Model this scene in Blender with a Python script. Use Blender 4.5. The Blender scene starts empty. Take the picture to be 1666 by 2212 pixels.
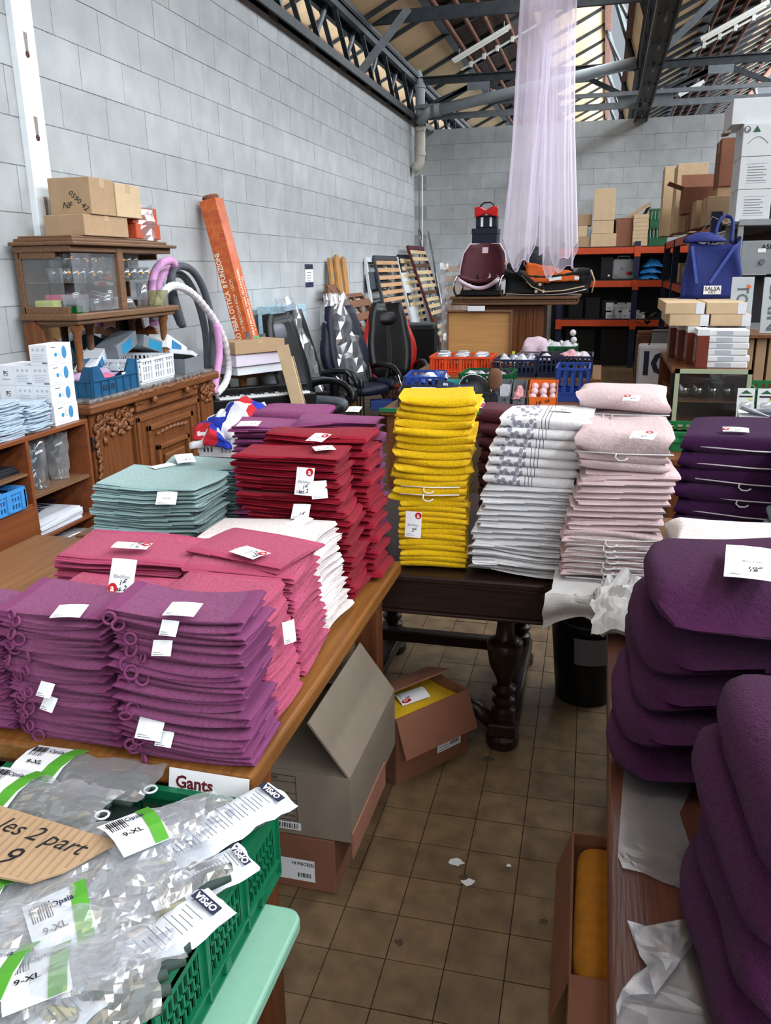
import bpy, bmesh, math, random
from mathutils import Vector, Matrix, Euler, noise
sc = bpy.context.scene
COL = sc.collection
PI = math.pi
# ------------------------------------------------------------------ camera
CAM_H = 1.6816
FPX, CAM_YAW, CAM_PIT, CAM_ROL = 1775.25, -0.255092, 0.288120, -0.0150236
def cam_axes():
    cy, sy, cp, sp = math.cos(CAM_YAW), math.sin(CAM_YAW), math.cos(CAM_PIT), math.sin(CAM_PIT)
    f = Vector((sy*cp, cy*cp, -sp)); r = Vector((cy, -sy, 0)); u = r.cross(f)
    c, s = math.cos(CAM_ROL), math.sin(CAM_ROL)
    return c*r + s*u, -s*r + c*u, f
CR, CU, CF = cam_axes()
camd = bpy.data.cameras.new('camera'); cam = bpy.data.objects.new('camera', camd); COL.objects.link(cam)
camd.sensor_fit = 'VERTICAL'; camd.sensor_height = 24.0; camd.lens = 24.0*FPX/2212.0
camd.clip_start = 0.02; camd.clip_end = 200
cm = Matrix((CR, CU, -CF)).transposed().to_4x4(); cm.translation = (0, 0, CAM_H); cam.matrix_world = cm
sc.camera = cam
# ------------------------------------------------------------------ daylight
w = bpy.data.worlds.new('overcast_sky'); sc.world = w; w.use_nodes = True
bgn = w.node_tree.nodes['Background']; bgn.inputs[0].default_value = (0.80, 0.90, 1.0, 1); bgn.inputs[1].default_value = 0.5
sc.view_settings.view_transform = 'Standard'; sc.view_settings.look = 'None'
sc.view_settings.exposure = 0.0; sc.view_settings.gamma = 1.0; sc.view_settings.use_curve_mapping = False
# sawtooth roof: each bay has one steep glazed side facing right; the daylight enters there
BAYW, VAL0 = 3.69, -3.25
RDX, RZ, VZ = 3.05, 6.12, 4.68            # ridge offset from the valley, ridge height, valley height
GL_T0, GL_T1 = 0.03, 0.60                 # glazed share of the steep side, from the ridge down
SKY_P = {-1: 1300, 0: 1700, 1: 3000, 2: 3000}
for b in (-1, 0, 1, 2):
    xr, xv = VAL0 + b*BAYW + RDX, VAL0 + (b+1)*BAYW
    d = Vector((xv-xr, 0, VZ-RZ)); L = d.length; n = Vector((d.z, 0, -d.x)).normalized()
    mid = Vector((xr, 0, RZ)) + d*((GL_T0+GL_T1)/2)
    ld = bpy.data.lights.new('skylight_daylight', 'AREA'); ld.shape = 'RECTANGLE'
    ld.size = L*(GL_T1-GL_T0); ld.size_y = 54.0; ld.energy = SKY_P[b]; ld.color = (0.885, 0.945, 1.0)
    lo = bpy.data.objects.new('skylight_daylight', ld); COL.objects.link(lo)
    zax = -n; yax = Vector((0, 1, 0)); xax = yax.cross(zax)
    lm = Matrix((xax, yax, zax)).transposed().to_4x4(); lm.translation = mid + Vector((0, 5.0, 0)) - n*0.03; lo.matrix_world = lm
# ------------------------------------------------------------------ pixel helpers (photo 1666x2212 -> a point on a real plane)
def ray(u, v): return CR*((u-833)/FPX) + CU*((1106-v)/FPX) + CF
ORG = Vector((0, 0, CAM_H))
def AZ(u, v, z): d = ray(u, v); return ORG + d*((z-CAM_H)/d.z)
def AY(u, v, y): d = ray(u, v); return ORG + d*(y/d.y)
def AX(u, v, x): d = ray(u, v); return ORG + d*(x/d.x)
# ------------------------------------------------------------------ materials
def lin(c):
    if isinstance(c, str):
        c = c.lstrip('#'); c = [int(c[i:i+2], 16)/255 for i in (0, 2, 4)]
        c = [x/12.92 if x <= .04045 else ((x+.055)/1.055)**2.4 for x in c]
    return tuple(c)
MATS = {}
def mat(name, rgb, rough=.6, var=.12, vs=12, bump=0, bs=150, metal=0, trans=0, alpha=1, sheen=0, rnd=.0, spec=.4, stretch=None, emis=0, detail=3, ior=1.45, rgb2=None, world=False, lump=0, ls=70):
    if name in MATS: return MATS[name]
    m = bpy.data.materials.new(name); m.use_nodes = True; MATS[name] = m
    nt = m.node_tree; N = nt.nodes; Lk = nt.links; b = N['Principled BSDF']
    c = lin(rgb); c2 = lin(rgb2) if rgb2 else None
    tc = N.new('ShaderNodeTexCoord'); mp = N.new('ShaderNodeMapping'); Lk.new(N.new('ShaderNodeNewGeometry').outputs['Position'] if world else tc.outputs['Object'], mp.inputs[0])
    if stretch: mp.inputs['Scale'].default_value = stretch
    nz = N.new('ShaderNodeTexNoise'); nz.inputs['Scale'].default_value = vs; nz.inputs['Detail'].default_value = detail
    Lk.new(mp.outputs[0], nz.inputs['Vector'])
    mx = N.new('ShaderNodeMix'); mx.data_type = 'RGBA'
    if c2: a_, b_ = c, c2
    else: a_, b_ = [x*(1-var) for x in c], [min(1, x*(1+var)) for x in c]
    mx.inputs[6].default_value = (*a_, 1); mx.inputs[7].default_value = (*b_, 1)
    rp = N.new('ShaderNodeMapRange'); rp.inputs[1].default_value = .3; rp.inputs[2].default_value = .7
    Lk.new(nz.outputs[0], rp.inputs[0]); Lk.new(rp.outputs[0], mx.inputs[0])
    out = mx.outputs[2]
    if rnd:
        oi = N.new('ShaderNodeObjectInfo'); ge = N.new('ShaderNodeNewGeometry')
        ad = N.new('ShaderNodeMath'); ad.operation = 'ADD'; Lk.new(oi.outputs['Random'], ad.inputs[0]); Lk.new(ge.outputs['Random Per Island'], ad.inputs[1])
        fr = N.new('ShaderNodeMath'); fr.operation = 'FRACT'; Lk.new(ad.outputs[0], fr.inputs[0])
        mr = N.new('ShaderNodeMapRange'); mr.inputs[3].default_value = 1-rnd; mr.inputs[4].default_value = 1+rnd; Lk.new(fr.outputs[0], mr.inputs[0])
        hs = N.new('ShaderNodeHueSaturation'); Lk.new(mr.outputs[0], hs.inputs['Value']); Lk.new(out, hs.inputs['Color']); out = hs.outputs[0]
    Lk.new(out, b.inputs['Base Color'])
    b.inputs['Roughness'].default_value = rough; b.inputs['Metallic'].default_value = metal; b.inputs['IOR'].default_value = ior
    b.inputs['Specular IOR Level'].default_value = spec
    if trans: b.inputs['Transmission Weight'].default_value = trans
    if alpha < 1: b.inputs['Alpha'].default_value = alpha
    if sheen: b.inputs['Sheen Weight'].default_value = sheen; b.inputs['Sheen Roughness'].default_value = .6
    if emis: Lk.new(out, b.inputs['Emission Color']); b.inputs['Emission Strength'].default_value = emis
    if bump:
        n2 = N.new('ShaderNodeTexNoise'); n2.inputs['Scale'].default_value = bs; n2.inputs['Detail'].default_value = 2
        Lk.new(mp.outputs[0], n2.inputs['Vector'])
        bp = N.new('ShaderNodeBump'); bp.inputs['Strength'].default_value = bump; bp.inputs['Distance'].default_value = .004
        Lk.new(n2.outputs[0], bp.inputs['Height']); Lk.new(bp.outputs[0], b.inputs['Normal'])
        if lump:
            n3 = N.new('ShaderNodeTexNoise'); n3.inputs['Scale'].default_value = ls; n3.inputs['Detail'].default_value = 1; Lk.new(mp.outputs[0], n3.inputs['Vector'])
            b3 = N.new('ShaderNodeBump'); b3.inputs['Strength'].default_value = lump; b3.inputs['Distance'].default_value = .008; Lk.new(n3.outputs[0], b3.inputs['Height']); Lk.new(b3.outputs[0], bp.inputs['Normal'])
    return m
def plastic(name, tint=(.95, .97, 1), gloss=.35, rough=.08, dif=.25):
    """clear plastic film: mostly see-through, with sharp glossy glints"""
    if name in MATS: return MATS[name]
    m = bpy.data.materials.new(name); m.use_nodes = True; MATS[name] = m
    nt = m.node_tree; N = nt.nodes; Lk = nt.links; N.remove(N['Principled BSDF']); out = N['Material Output']
    t = N.new('ShaderNodeBsdfTransparent'); t.inputs[0].default_value = (*tint, 1)
    g = N.new('ShaderNodeBsdfGlossy'); g.inputs['Roughness'].default_value = rough
    d = N.new('ShaderNodeBsdfDiffuse'); d.inputs[0].default_value = (.85, .88, .92, 1)
    lw = N.new('ShaderNodeLayerWeight'); lw.inputs[0].default_value = .35
    m1 = N.new('ShaderNodeMixShader'); m1.inputs[0].default_value = dif; Lk.new(g.outputs[0], m1.inputs[1]); Lk.new(d.outputs[0], m1.inputs[2])
    mr = N.new('ShaderNodeMapRange'); mr.inputs[3].default_value = gloss; mr.inputs[4].default_value = min(1, gloss+.5); Lk.new(lw.outputs['Facing'], mr.inputs[0])
    m2 = N.new('ShaderNodeMixShader'); Lk.new(mr.outputs[0], m2.inputs[0]); Lk.new(t.outputs[0], m2.inputs[1]); Lk.new(m1.outputs[0], m2.inputs[2])
    Lk.new(m2.outputs[0], out.inputs[0])
    return m
def wood(name, rgb, rgb2, rough=.5, axis='X', sc_=6, bump=.15):
    st = {'X': (.8, 14, 14), 'Y': (14, .8, 14), 'Z': (14, 14, .8)}[axis]
    return mat(name, rgb, rough=rough, rgb2=rgb2, vs=sc_, stretch=st, bump=bump, bs=sc_*3, detail=6)
# ------------------------------------------------------------------ mesh builder
class MB:
    def __init__(s): s.v = []; s.f = []; s.mi = []
    def add(s, vs, fs, mi=0):
        o = len(s.v); s.v += [tuple(x) for x in vs]; s.f += [tuple(i+o for i in f) for f in fs]; s.mi += [mi]*len(fs); return s
    def bx(s, x0, y0, z0, x1, y1, z1, mi=0):
        return s.add([(x0,y0,z0),(x1,y0,z0),(x1,y1,z0),(x0,y1,z0),(x0,y0,z1),(x1,y0,z1),(x1,y1,z1),(x0,y1,z1)],
              [(0,3,2,1),(4,5,6,7),(0,1,5,4),(1,2,6,5),(2,3,7,6),(3,0,4,7)], mi)
    def ob(s, c, size, M=None, mi=0):
        """box of full size at c, turned by matrix M"""
        c = Vector(c); h = [x/2 for x in size]; vs = []
        for z in (-1, 1):
            for (x, y) in ((-1,-1),(1,-1),(1,1),(-1,1)):
                p = Vector((x*h[0], y*h[1], z*h[2])); vs.append(c + (M @ p if M else p))
        return s.add(vs, [(0,3,2,1),(4,5,6,7),(0,1,5,4),(1,2,6,5),(2,3,7,6),(3,0,4,7)], mi)
    def bar(s, p0, p1, w, h, up=(0,0,1), mi=0):
        """rectangular bar from p0 to p1"""
        p0, p1 = Vector(p0), Vector(p1); d = (p1-p0); L = d.length; d.normalize(); up = Vector(up)
        x = d.cross(up)
        if x.length < 1e-4: x = d.cross(Vector((1,0,0)))
        x.normalize(); u = x.cross(d)
        M = Matrix((x, d, u)).transposed()
        return s.ob((p0+p1)/2, (w, L, h), M, mi)
    def cyl(s, p0, p1, r0, r1=None, n=10, caps=True, mi=0):
        r1 = r0 if r1 is None else r1; p0, p1 = Vector(p0), Vector(p1); d = (p1-p0).normalized()
        a = d.cross(Vector((0,0,1)))
        if a.length < 1e-4: a = Vector((1,0,0))
        a.normalize(); b = d.cross(a); vs = []
        for p, r in ((p0, r0), (p1, r1)):
            for i in range(n):
                t = 2*PI*i/n; vs.append(p + a*(r*math.cos(t)) + b*(r*math.sin(t)))
        fs = [(i, (i+1) % n, n+(i+1) % n, n+i) for i in range(n)]
        if caps: fs += [tuple(range(n-1, -1, -1)), tuple(range(n, 2*n))]
        return s.add(vs, fs, mi)
    def tube(s, pts, r, n=6, mi=0, closed=False):
        pts = [Vector(p) for p in pts]; m = len(pts); vs = []; pa = None
        rs = r if isinstance(r, (list, tuple)) else [r]*m
        for k, p in enumerate(pts):
            if closed: d = pts[(k+1) % m]-pts[k-1]
            else: d = pts[min(k+1, m-1)]-pts[max(k-1, 0)]
            d.normalize()
            a = (pa - d*pa.dot(d)) if pa is not None else d.cross(Vector((0,0,1)))
            if a.length < 1e-4: a = d.cross(Vector((1,0,0)))
            a.normalize(); pa = a; b = d.cross(a)
            for i in range(n):
                t = 2*PI*i/n; vs.append(p + a*(rs[k]*math.cos(t)) + b*(rs[k]*math.sin(t)))
        fs = []
        for k in range(m if closed else m-1):
            k2 = (k+1) % m
            for i in range(n): j = (i+1) % n; fs.append((k*n+i, k*n+j, k2*n+j, k2*n+i))
        if not closed: fs += [tuple(range(n-1, -1, -1)), tuple(range((m-1)*n, m*n))]
        return s.add(vs, fs, mi)
    def lathe(s, prof, c=(0,0,0), n=14, mi=0):
        c = Vector(c); vs = []; m = len(prof)
        for r, z in prof:
            for i in range(n): t = 2*PI*i/n; vs.append(c + Vector((r*math.cos(t), r*math.sin(t), z)))
        fs = [(k*n+i, k*n+(i+1) % n, (k+1)*n+(i+1) % n, (k+1)*n+i) for k in range(m-1) for i in range(n)]
        if prof[0][0] > 1e-5: fs.append(tuple(range(n-1, -1, -1)))
        if prof[-1][0] > 1e-5: fs.append(tuple(range((m-1)*n, m*n)))
        return s.add(vs, fs, mi)
    def prism(s, poly, h, M=None, mi=0, z0=0):
        """poly in xy, extruded z0..z0+h, then turned by 4x4 M"""
        n = len(poly); vs = [Vector((x, y, z0)) for x, y in poly] + [Vector((x, y, z0+h)) for x, y in poly]
        if M: vs = [M @ p for p in vs]
        fs = [tuple(range(n-1, -1, -1)), tuple(range(n, 2*n))] + [(i, (i+1) % n, n+(i+1) % n, n+i) for i in range(n)]
        return s.add(vs, fs, mi)
    def grid(s, fn, nu, nv, mi=0, wrapu=False):
        vs = [fn(i/nu if wrapu else i/(nu-1), j/(nv-1)) for j in range(nv) for i in range(nu)]
        fs = []
        for j in range(nv-1):
            for i in range(nu if wrapu else nu-1): a = j*nu+i; b = j*nu+(i+1) % nu; fs.append((a, b, b+nu, a+nu))
        return s.add(vs, fs, mi)
    def slab(s, fn, nu, nv, th, mi=0):
        """a sheet with thickness along z"""
        top = [Vector(fn(i/(nu-1), j/(nv-1))) for j in range(nv) for i in range(nu)]
        o = len(top); vs = top + [p - Vector((0,0,th)) for p in top]; fs = []
        for j in range(nv-1):
            for i in range(nu-1):
                a = j*nu+i; fs.append((a, a+1, a+1+nu, a+nu)); fs.append((o+a, o+a+nu, o+a+1+nu, o+a+1))
        per = [i for i in range(nu)] + [j*nu+nu-1 for j in range(1, nv)] + [(nv-1)*nu+i for i in range(nu-2, -1, -1)] + [j*nu for j in range(nv-2, 0, -1)]
        for k in range(len(per)): a, b = per[k], per[(k+1) % len(per)]; fs.append((a, o+a, o+b, b))
        return s.add(vs, fs, mi)
    def xf(s, M):
        s.v = [tuple(M @ Vector(p)) for p in s.v]; return s
    def mesh(s, name, smooth=False):
        me = bpy.data.meshes.new(name); me.from_pydata(s.v, [], s.f); me.polygons.foreach_set('material_index', s.mi)
        if smooth: me.polygons.foreach_set('use_smooth', [True]*len(s.f))
        me.update(); return me
    def obj(s, name, mats, parent=None, smooth=False, bevel=0, world=False, loc=None, rot=None, seg=2, auto=None, sub=0, solid=0):
        if world and parent is not None:
            Mi = MW(parent).inverted(); s.v = [tuple(Mi @ Vector(p)) for p in s.v]
        me = s.mesh(name, smooth or auto is not None)
        bm = bmesh.new(); bm.from_mesh(me); bmesh.ops.recalc_face_normals(bm, faces=bm.faces); bm.to_mesh(me); bm.free()
        if auto is not None: me.set_sharp_from_angle(angle=math.radians(auto))
        for m in (mats if isinstance(mats, (list, tuple)) else [mats]): me.materials.append(MATS[m] if isinstance(m, str) else m)
        o = bpy.data.objects.new(name, me); COL.objects.link(o); o.parent = parent
        if loc is not None: o.location = loc
        if rot is not None: o.rotation_euler = rot
        if solid: so = o.modifiers.new('solid', 'SOLIDIFY'); so.thickness = solid
        if bevel: bv = o.modifiers.new('bevel', 'BEVEL'); bv.width = bevel; bv.segments = seg; bv.limit_method = 'ANGLE'
        if sub: sb = o.modifiers.new('sub', 'SUBSURF'); sb.levels = sub; sb.render_levels = sub
        return o
def MW(o):
    m = Matrix.LocRotScale(o.location, o.rotation_euler, o.scale)
    return MW(o.parent) @ m if o.parent else m
def tag(o, label=None, cat=None, group=None, kind=None):
    if label: o['label'] = label
    if cat: o['category'] = cat
    if group: o['group'] = group
    if kind: o['kind'] = kind
    return o
def thing(name, label, cat, loc=(0,0,0), rz=0, group=None, kind=None, rot=None):
    o = bpy.data.objects.new(name, None); COL.objects.link(o); o.location = loc; o.rotation_euler = rot if rot else (0,0,rz)
    o.empty_display_size = .05
    return tag(o, label, cat, group, kind)
def dup(root, loc, rz=None, label=None, group=None, rot=None):
    r = root.copy(); COL.objects.link(r); r.location = loc
    if rz is not None: r.rotation_euler = (0,0,rz)
    if rot is not None: r.rotation_euler = rot
    if label: r['label'] = label
    if group: r['group'] = group
    for ch in list(root.children):
        c = ch.copy(); COL.objects.link(c); c.parent = r
        for g in list(ch.children):
            d = g.copy(); COL.objects.link(d); d.parent = c
    return r
def inst(me, name, parent, loc=(0,0,0), rot=(0,0,0), scale=None):
    o = bpy.data.objects.new(name, me); COL.objects.link(o); o.parent = parent; o.location = loc; o.rotation_euler = rot
    if scale: o.scale = scale
    return o
def meshof(mb, name, mats, smooth=False, auto=None):
    me = mb.mesh(name, smooth or auto is not None)
    bm = bmesh.new(); bm.from_mesh(me); bmesh.ops.recalc_face_normals(bm, faces=bm.faces); bm.to_mesh(me); bm.free()
    if auto is not None: me.set_sharp_from_angle(angle=math.radians(auto))
    for m in (mats if isinstance(mats, (list, tuple)) else [mats]): me.materials.append(MATS[m] if isinstance(m, str) else m)
    return me
TXT = {}
def text(s, size, m, parent, loc, rot=(0,0,0), name='lettering', bold=0, align='CENTER', shear=0, sx=1, ext=.0004):
    """flat lettering as a thin mesh, lying in local xy, readable from +z"""
    key = (s, align, bold, shear)
    if key not in TXT:
        cu = bpy.data.curves.new('t', 'FONT'); cu.body = s; cu.align_x = align; cu.align_y = 'CENTER'; cu.size = 1; cu.resolution_u = 2
        cu.offset = bold; cu.shear = shear
        to = bpy.data.objects.new('t', cu)
        me = bpy.data.meshes.new_from_object(to)
        bpy.data.objects.remove(to); bpy.data.curves.remove(cu); TXT[key] = me
    me = TXT[key].copy(); me.materials.clear(); me.materials.append(MATS[m] if isinstance(m, str) else m)
    o = bpy.data.objects.new(name, me); COL.objects.link(o); o.parent = parent; o.location = loc; o.rotation_euler = rot; o.scale = (size*sx, size, size)
    return o
def face_rot(nrm, up=(0,0,1)):
    """euler whose local z = nrm and local y = up as far as it can"""
    z = Vector(nrm).normalized(); y = Vector(up); y = (y - z*y.dot(z)).normalized(); x = y.cross(z)
    return Matrix((x, y, z)).transposed().to_euler()
R = random.Random(7)
def U(a, b): return R.uniform(a, b)
# ================================================================== STRUCTURE
mat('tile', '#6d5a42', rough=.5, var=.3, vs=14, bump=.25, bs=120, rnd=.10, detail=8, world=True)
mat('grout', '#2a241d', rough=.9, var=.3, vs=40)
mat('block', '#a9adaf', rough=.95, var=.10, vs=5, bump=.5, bs=160, rnd=.045, detail=7, world=True)
mat('mortar', '#8d9294', rough=.95, var=.2, vs=20, bump=.3, bs=120, world=True)
mat('stain', '#4a4038', rough=.9, var=.3)
def struct(o, label): return tag(o, label, None, None, 'structure')
floor = struct(thing('floor', None, None, (0,0,0)), 'worn beige square floor tiles with dark joints')
MB().bx(-3.45,-22,-.12,7.8,15.84,-.004).obj('floor_bed', 'grout', floor)
TS, TX0, TY0, TYAW = .15, -.59053, 1.61886, .0117
tme = meshof(MB().bx(.0014,.0014,-.012,TS-.0014,TS-.0014,0), 'tile', 'tile')
ct, st_ = math.cos(TYAW), math.sin(TYAW)
rest = MB()
for i in range(-19, 56):
    for j in range(-44, 95):
        x, y = TX0 + TS*(i*ct - j*st_), TY0 + TS*(i*st_ + j*ct)
        if not (-3.24 < x < 7.6 and -4.9 < y < 15.65): continue
        dz = U(-.0008,.0008)
        if -5 <= i <= 5 and -5 <= j <= 20:
            inst(tme, 'tile', floor, (x, y, dz), (0,0,TYAW))
        else:
            M = Matrix.Translation((x,y,dz)) @ Matrix.Rotation(TYAW,4,'Z')
            p = [M @ Vector(q) for q in ((.0014,.0014,0),(TS-.0014,.0014,0),(TS-.0014,TS-.0014,0),(.0014,TS-.0014,0),(.0014,.0014,-.012),(TS-.0014,.0014,-.012),(TS-.0014,TS-.0014,-.012),(.0014,TS-.0014,-.012))]
            rest.add(p, [(0,1,2,3),(4,5,1,0),(5,6,2,1),(6,7,3,2),(7,4,0,3)])
tag(rest.obj('tile_field', 'tile', floor), kind='stuff')
# --- left wall
BH, BL, G = .2554, .496, .0065
wall_left = struct(thing('wall_left', None, None, (-3.25,0,0)), 'pale grey concrete block wall on the left')
MB().bx(-.2,-22,0,-.003,14.77,4.015).obj('wall_core', 'mortar', wall_left)
def blockmesh(l, h): return meshof(MB().bx(0,G/2,G/2,.02,l-G/2,h-G/2), 'block', 'block')
bfull = blockmesh(BL, BH); btop = blockmesh(BL, .212)
rest = MB()
for k in range(-6, 9):
    z = 1.76 + BH*k; h = BH if k < 8 else .212
    off = 5.062 if k % 2 == 0 else 4.823
    for n in range(-21, 21):
        y0 = off + BL*n; y1 = y0+BL
        if y0 > 14.7 or y1 < -4.9: continue
        if y1 > 14.77 or (y0 < 3.6) or z < .99:
            y1 = min(y1, 14.77); rest.bx(-.02,max(y0,-5)+G/2,z+G/2,0,y1-G/2,z+h-G/2)
        else: inst(bfull if k < 8 else btop, 'block', wall_left, (-.02+U(-.001,.001), y0, z), (0,0,0))
tag(rest.obj('block_field', 'block', wall_left), kind='stuff')
# --- back wall
wall_back = struct(thing('wall_back', None, None, (0,15.84,0)), 'grey concrete block partition wall behind the racking')
MB().bx(-3.6,.003,0,7.8,.2,4.06).obj('wall_core', 'mortar', wall_back)
b2 = meshof(MB().bx(G/2,0,G/2,BL-G/2,.02,BH-G/2), 'block', 'block')
rest = MB()
for k in range(0, 16):
    z1 = 4.06 - BH*k; z0 = z1-BH
    if z0 < 0: break
    off = -.025 if k % 2 == 0 else .207
    for n in range(-8, 16):
        x0 = off + BL*n
        if x0 < -3.6 or x0 > 7.2: continue
        if x0 < 2.9 and z0 > 1.4: inst(b2, 'block', wall_back, (x0, U(-.001,.001), z0))
        else: rest.bx(x0+G/2,0,z0+G/2,x0+BL-G/2,.02,z1-G/2)
tag(rest.obj('block_field', 'block', wall_back), kind='stuff')
# --- the rest of the shell, out of the photograph
struct(MB().bx(7.8,-22,0,8.0,16,6.2).obj('wall_right', 'block'), 'grey block wall far to the right')
struct(MB().bx(-3.45,-22.2,0,8.0,-22,6.2).obj('wall_front', 'block'), 'grey block wall behind the viewer')
# --- painted steel column against the left wall
mat('white_paint', '#dfe6ea', rough=.4, var=.04, vs=6)
mat('rust', '#4a3027', rough=.9, var=.4, vs=40, bump=.3)
col = struct(thing('column', None, None, (-3.25,4.49,0)), 'white painted steel column with rust holes on the left wall')
MB().bx(0,-.087,0,.045,.087,4.6).obj('flange', 'white_paint', col, bevel=.004)
for z in (2.86, 2.43, 2.0):
    h = MB(); h.lathe([(.0,-.0005),(.018,-.0005),(.018,.001),(.0,.001)], n=10)
    h.obj('bolt_hole', 'rust', col, loc=(.0455,.0,z), rot=(0,PI/2,0))
    s = MB(); s.prism([(-.012,0),(.012,0),(.017,.1),(-.017,.1)], .0006)
    s.obj('rust_streak', mat('rust_streak', '#8c837e', rough=.8, var=.3, vs=30), col, loc=(.0452,0,z+.012), rot=(PI/2,0,PI/2))
# ------------------------------------------------------------------ roof
mat('roof_cream', '#d9bb93', rough=.8, var=.1, vs=3, bump=.05)
mat('roof_brown', '#5d5049', rough=.85, var=.2, vs=6)
mat('steel_dark', '#33383d', rough=.55, var=.25, vs=10, metal=.2)
mat('steel_grey', '#6f767b', rough=.5, var=.15, vs=10, metal=.2)
mat('rust_bar', '#6d4a3d', rough=.9, var=.3, vs=20, bump=.2)
mat('pipe_grey', '#8f989d', rough=.5, var=.1, vs=5)
mat('lamp_white', '#dcdcd6', rough=.4, var=.03)
ceil = struct(thing('ceiling', None, None, (0,0,0)), 'sawtooth workshop roof of cream boards and steel trusses')
SL = (RZ-VZ)/RDX
def slope(b, dx, y, lift=0): return Vector((VAL0+b*BAYW+dx, y, VZ+SL*dx+lift))
PY0, PP = 13.56-1.13*5, 1.13
def deck(b, d0, d1, y0, y1, name, m, th=.03, kind=None):
    a, c = slope(b,d0,y0), slope(b,d1,y0)
    mb = MB().add([a,c,slope(b,d1,y1),slope(b,d0,y1),a+Vector((0,0,th)),c+Vector((0,0,th)),slope(b,d1,y1)+Vector((0,0,th)),slope(b,d0,y1)+Vector((0,0,th))],
        [(0,3,2,1),(4,5,6,7),(0,1,5,4),(1,2,6,5),(2,3,7,6),(3,0,4,7)])
    o = mb.obj(name, m, ceil)
    if kind: tag(o, kind=kind)
    return o
for b in (-1,0,1,2):
    deck(b,0,.72,-22,PY0-.006,'eaves_deck','roof_cream'); deck(b,1.85,RDX,-22,PY0-.006,'ridge_deck','roof_cream')
    deck(b,.72,1.85,-22,32,'corrugated_strip','roof_brown',th=.02)
    if b in (0,1):
        for k in range(20):
            y = PY0+PP*k
            deck(b,0,.72,y+.006,y+PP-.006,'roof_panel','roof_cream')
            deck(b,1.85,RDX,y+.006,y+PP-.006,'roof_panel','roof_cream')
    else:
        deck(b,0,.72,PY0,32,'eaves_deck','roof_cream'); deck(b,1.85,RDX,PY0,32,'ridge_deck','roof_cream')
    step = PP if b < 1 else PP/2
    n = 0; y = PY0
    while y < 32:
        mb = MB(); mb.bar(slope(b,.0,y,-.03), slope(b,RDX,y,-.03), .045, .05)
        mb.obj('batten', 'steel_dark', ceil); y += step
    for k, dx in enumerate((.86,1.08,1.3,1.55)):
        MB().cyl(slope(b,dx,6,-.055), slope(b,dx,32,-.055), .035, n=8).obj('rod', 'rust_bar', ceil, smooth=True)
    MB().bar(slope(b,.76,4,-.02), slope(b,.76,32,-.02), .13, .02).obj('flashing', 'steel_grey', ceil)
    for dx in ((2.2,2.65) if b == 1 else (1.9,)):
        MB().bar(slope(b,dx,4,-.05), slope(b,dx,32,-.05), .05, .06).obj('purlin', 'rust_bar', ceil)
    # ridge beam, glazing bar, lower board and gutter of the steep side
    xr, xv = VAL0+b*BAYW+RDX, VAL0+(b+1)*BAYW
    def stp(t, y, off=0):
        d = Vector((xv-xr,0,VZ-RZ)); nn = Vector((d.z,0,-d.x)).normalized(); return Vector((xr,y,RZ)) + d*t + nn*off
    MB().bar((xr,-22,RZ-.06),(xr,32,RZ-.06),.12,.14).obj('ridge_beam','rust_bar',ceil)
    MB().bar(stp(GL_T1,-22,.03),stp(GL_T1,32,.03),.09,.09).obj('glazing_bar','rust_bar',ceil)
    a = [stp(GL_T1,-22),stp(1,-22),stp(1,32),stp(GL_T1,32)]; off = Vector((.03,0,.02))
    MB().add(a+[p+off for p in a],[(0,1,2,3),(7,6,5,4),(0,4,5,1),(1,5,6,2),(2,6,7,3),(3,7,4,0)]).obj('lower_board','roof_cream',ceil)
    MB().bar((xv,-22,VZ),(xv,32,VZ),.3,.05).obj('valley_gutter','steel_dark',ceil)
    y = 8.0
    while y < 31:
        if b in (0,1):
            MB().bar(stp(.02,y,.06),stp(.98,y+1.15,.06),.05,.09).obj('wind_brace','steel_dark',ceil)
            MB().bar(stp(.0,y+.2,.09),stp(.62,y-.6,.09),.04,.05).obj('wind_brace','steel_dark',ceil)
        y += 3.4
# --- lattice girders along the valleys
def girder(xg, label, y0=6.16, n=8, wide=.10):
    g = tag(thing('lattice_girder', None, None, (xg,0,4.0)), label, None, None, 'structure')
    for s in (-1,1):
        MB().bx(s*wide-.012,4,.0,s*wide+.012,32,.09).obj('bottom_chord','steel_dark',g); MB().bx(s*wide-.03,4,.54,s*wide+.03,32,.62).obj('top_chord','steel_dark',g)
    MB().bx(-wide,4,.06,wide,32,.075).obj('chord_plate','steel_dark',g)
    MB().bx(-wide-.06,4,.62,wide+.06,32,.635).obj('chord_plate','steel_dark',g)
    k = 0; y = 9.58-1.14*3
    while y < 31:
        for s in (-1,1):
            MB().bar((s*wide*.8,y-.56,.56),(s*wide*.8,y,.06),.02,.055,up=(1,0,0)).obj('diagonal','steel_dark',g)
        MB().bar((0,y+.03,.05),(0,y+.55,.57),.05,.03,up=(1,0,0)).obj('diagonal','steel_grey',g)
        MB().bx(-.012,y-.1,.0,.012,y+.1,.16).obj('gusset_plate','steel_grey',g)
        y += 1.14
    return g
girder(-3.25,'dark steel lattice girder along the top of the left block wall')
girder(.44,'dark steel lattice girder overhead right of the hanging net')
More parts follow.
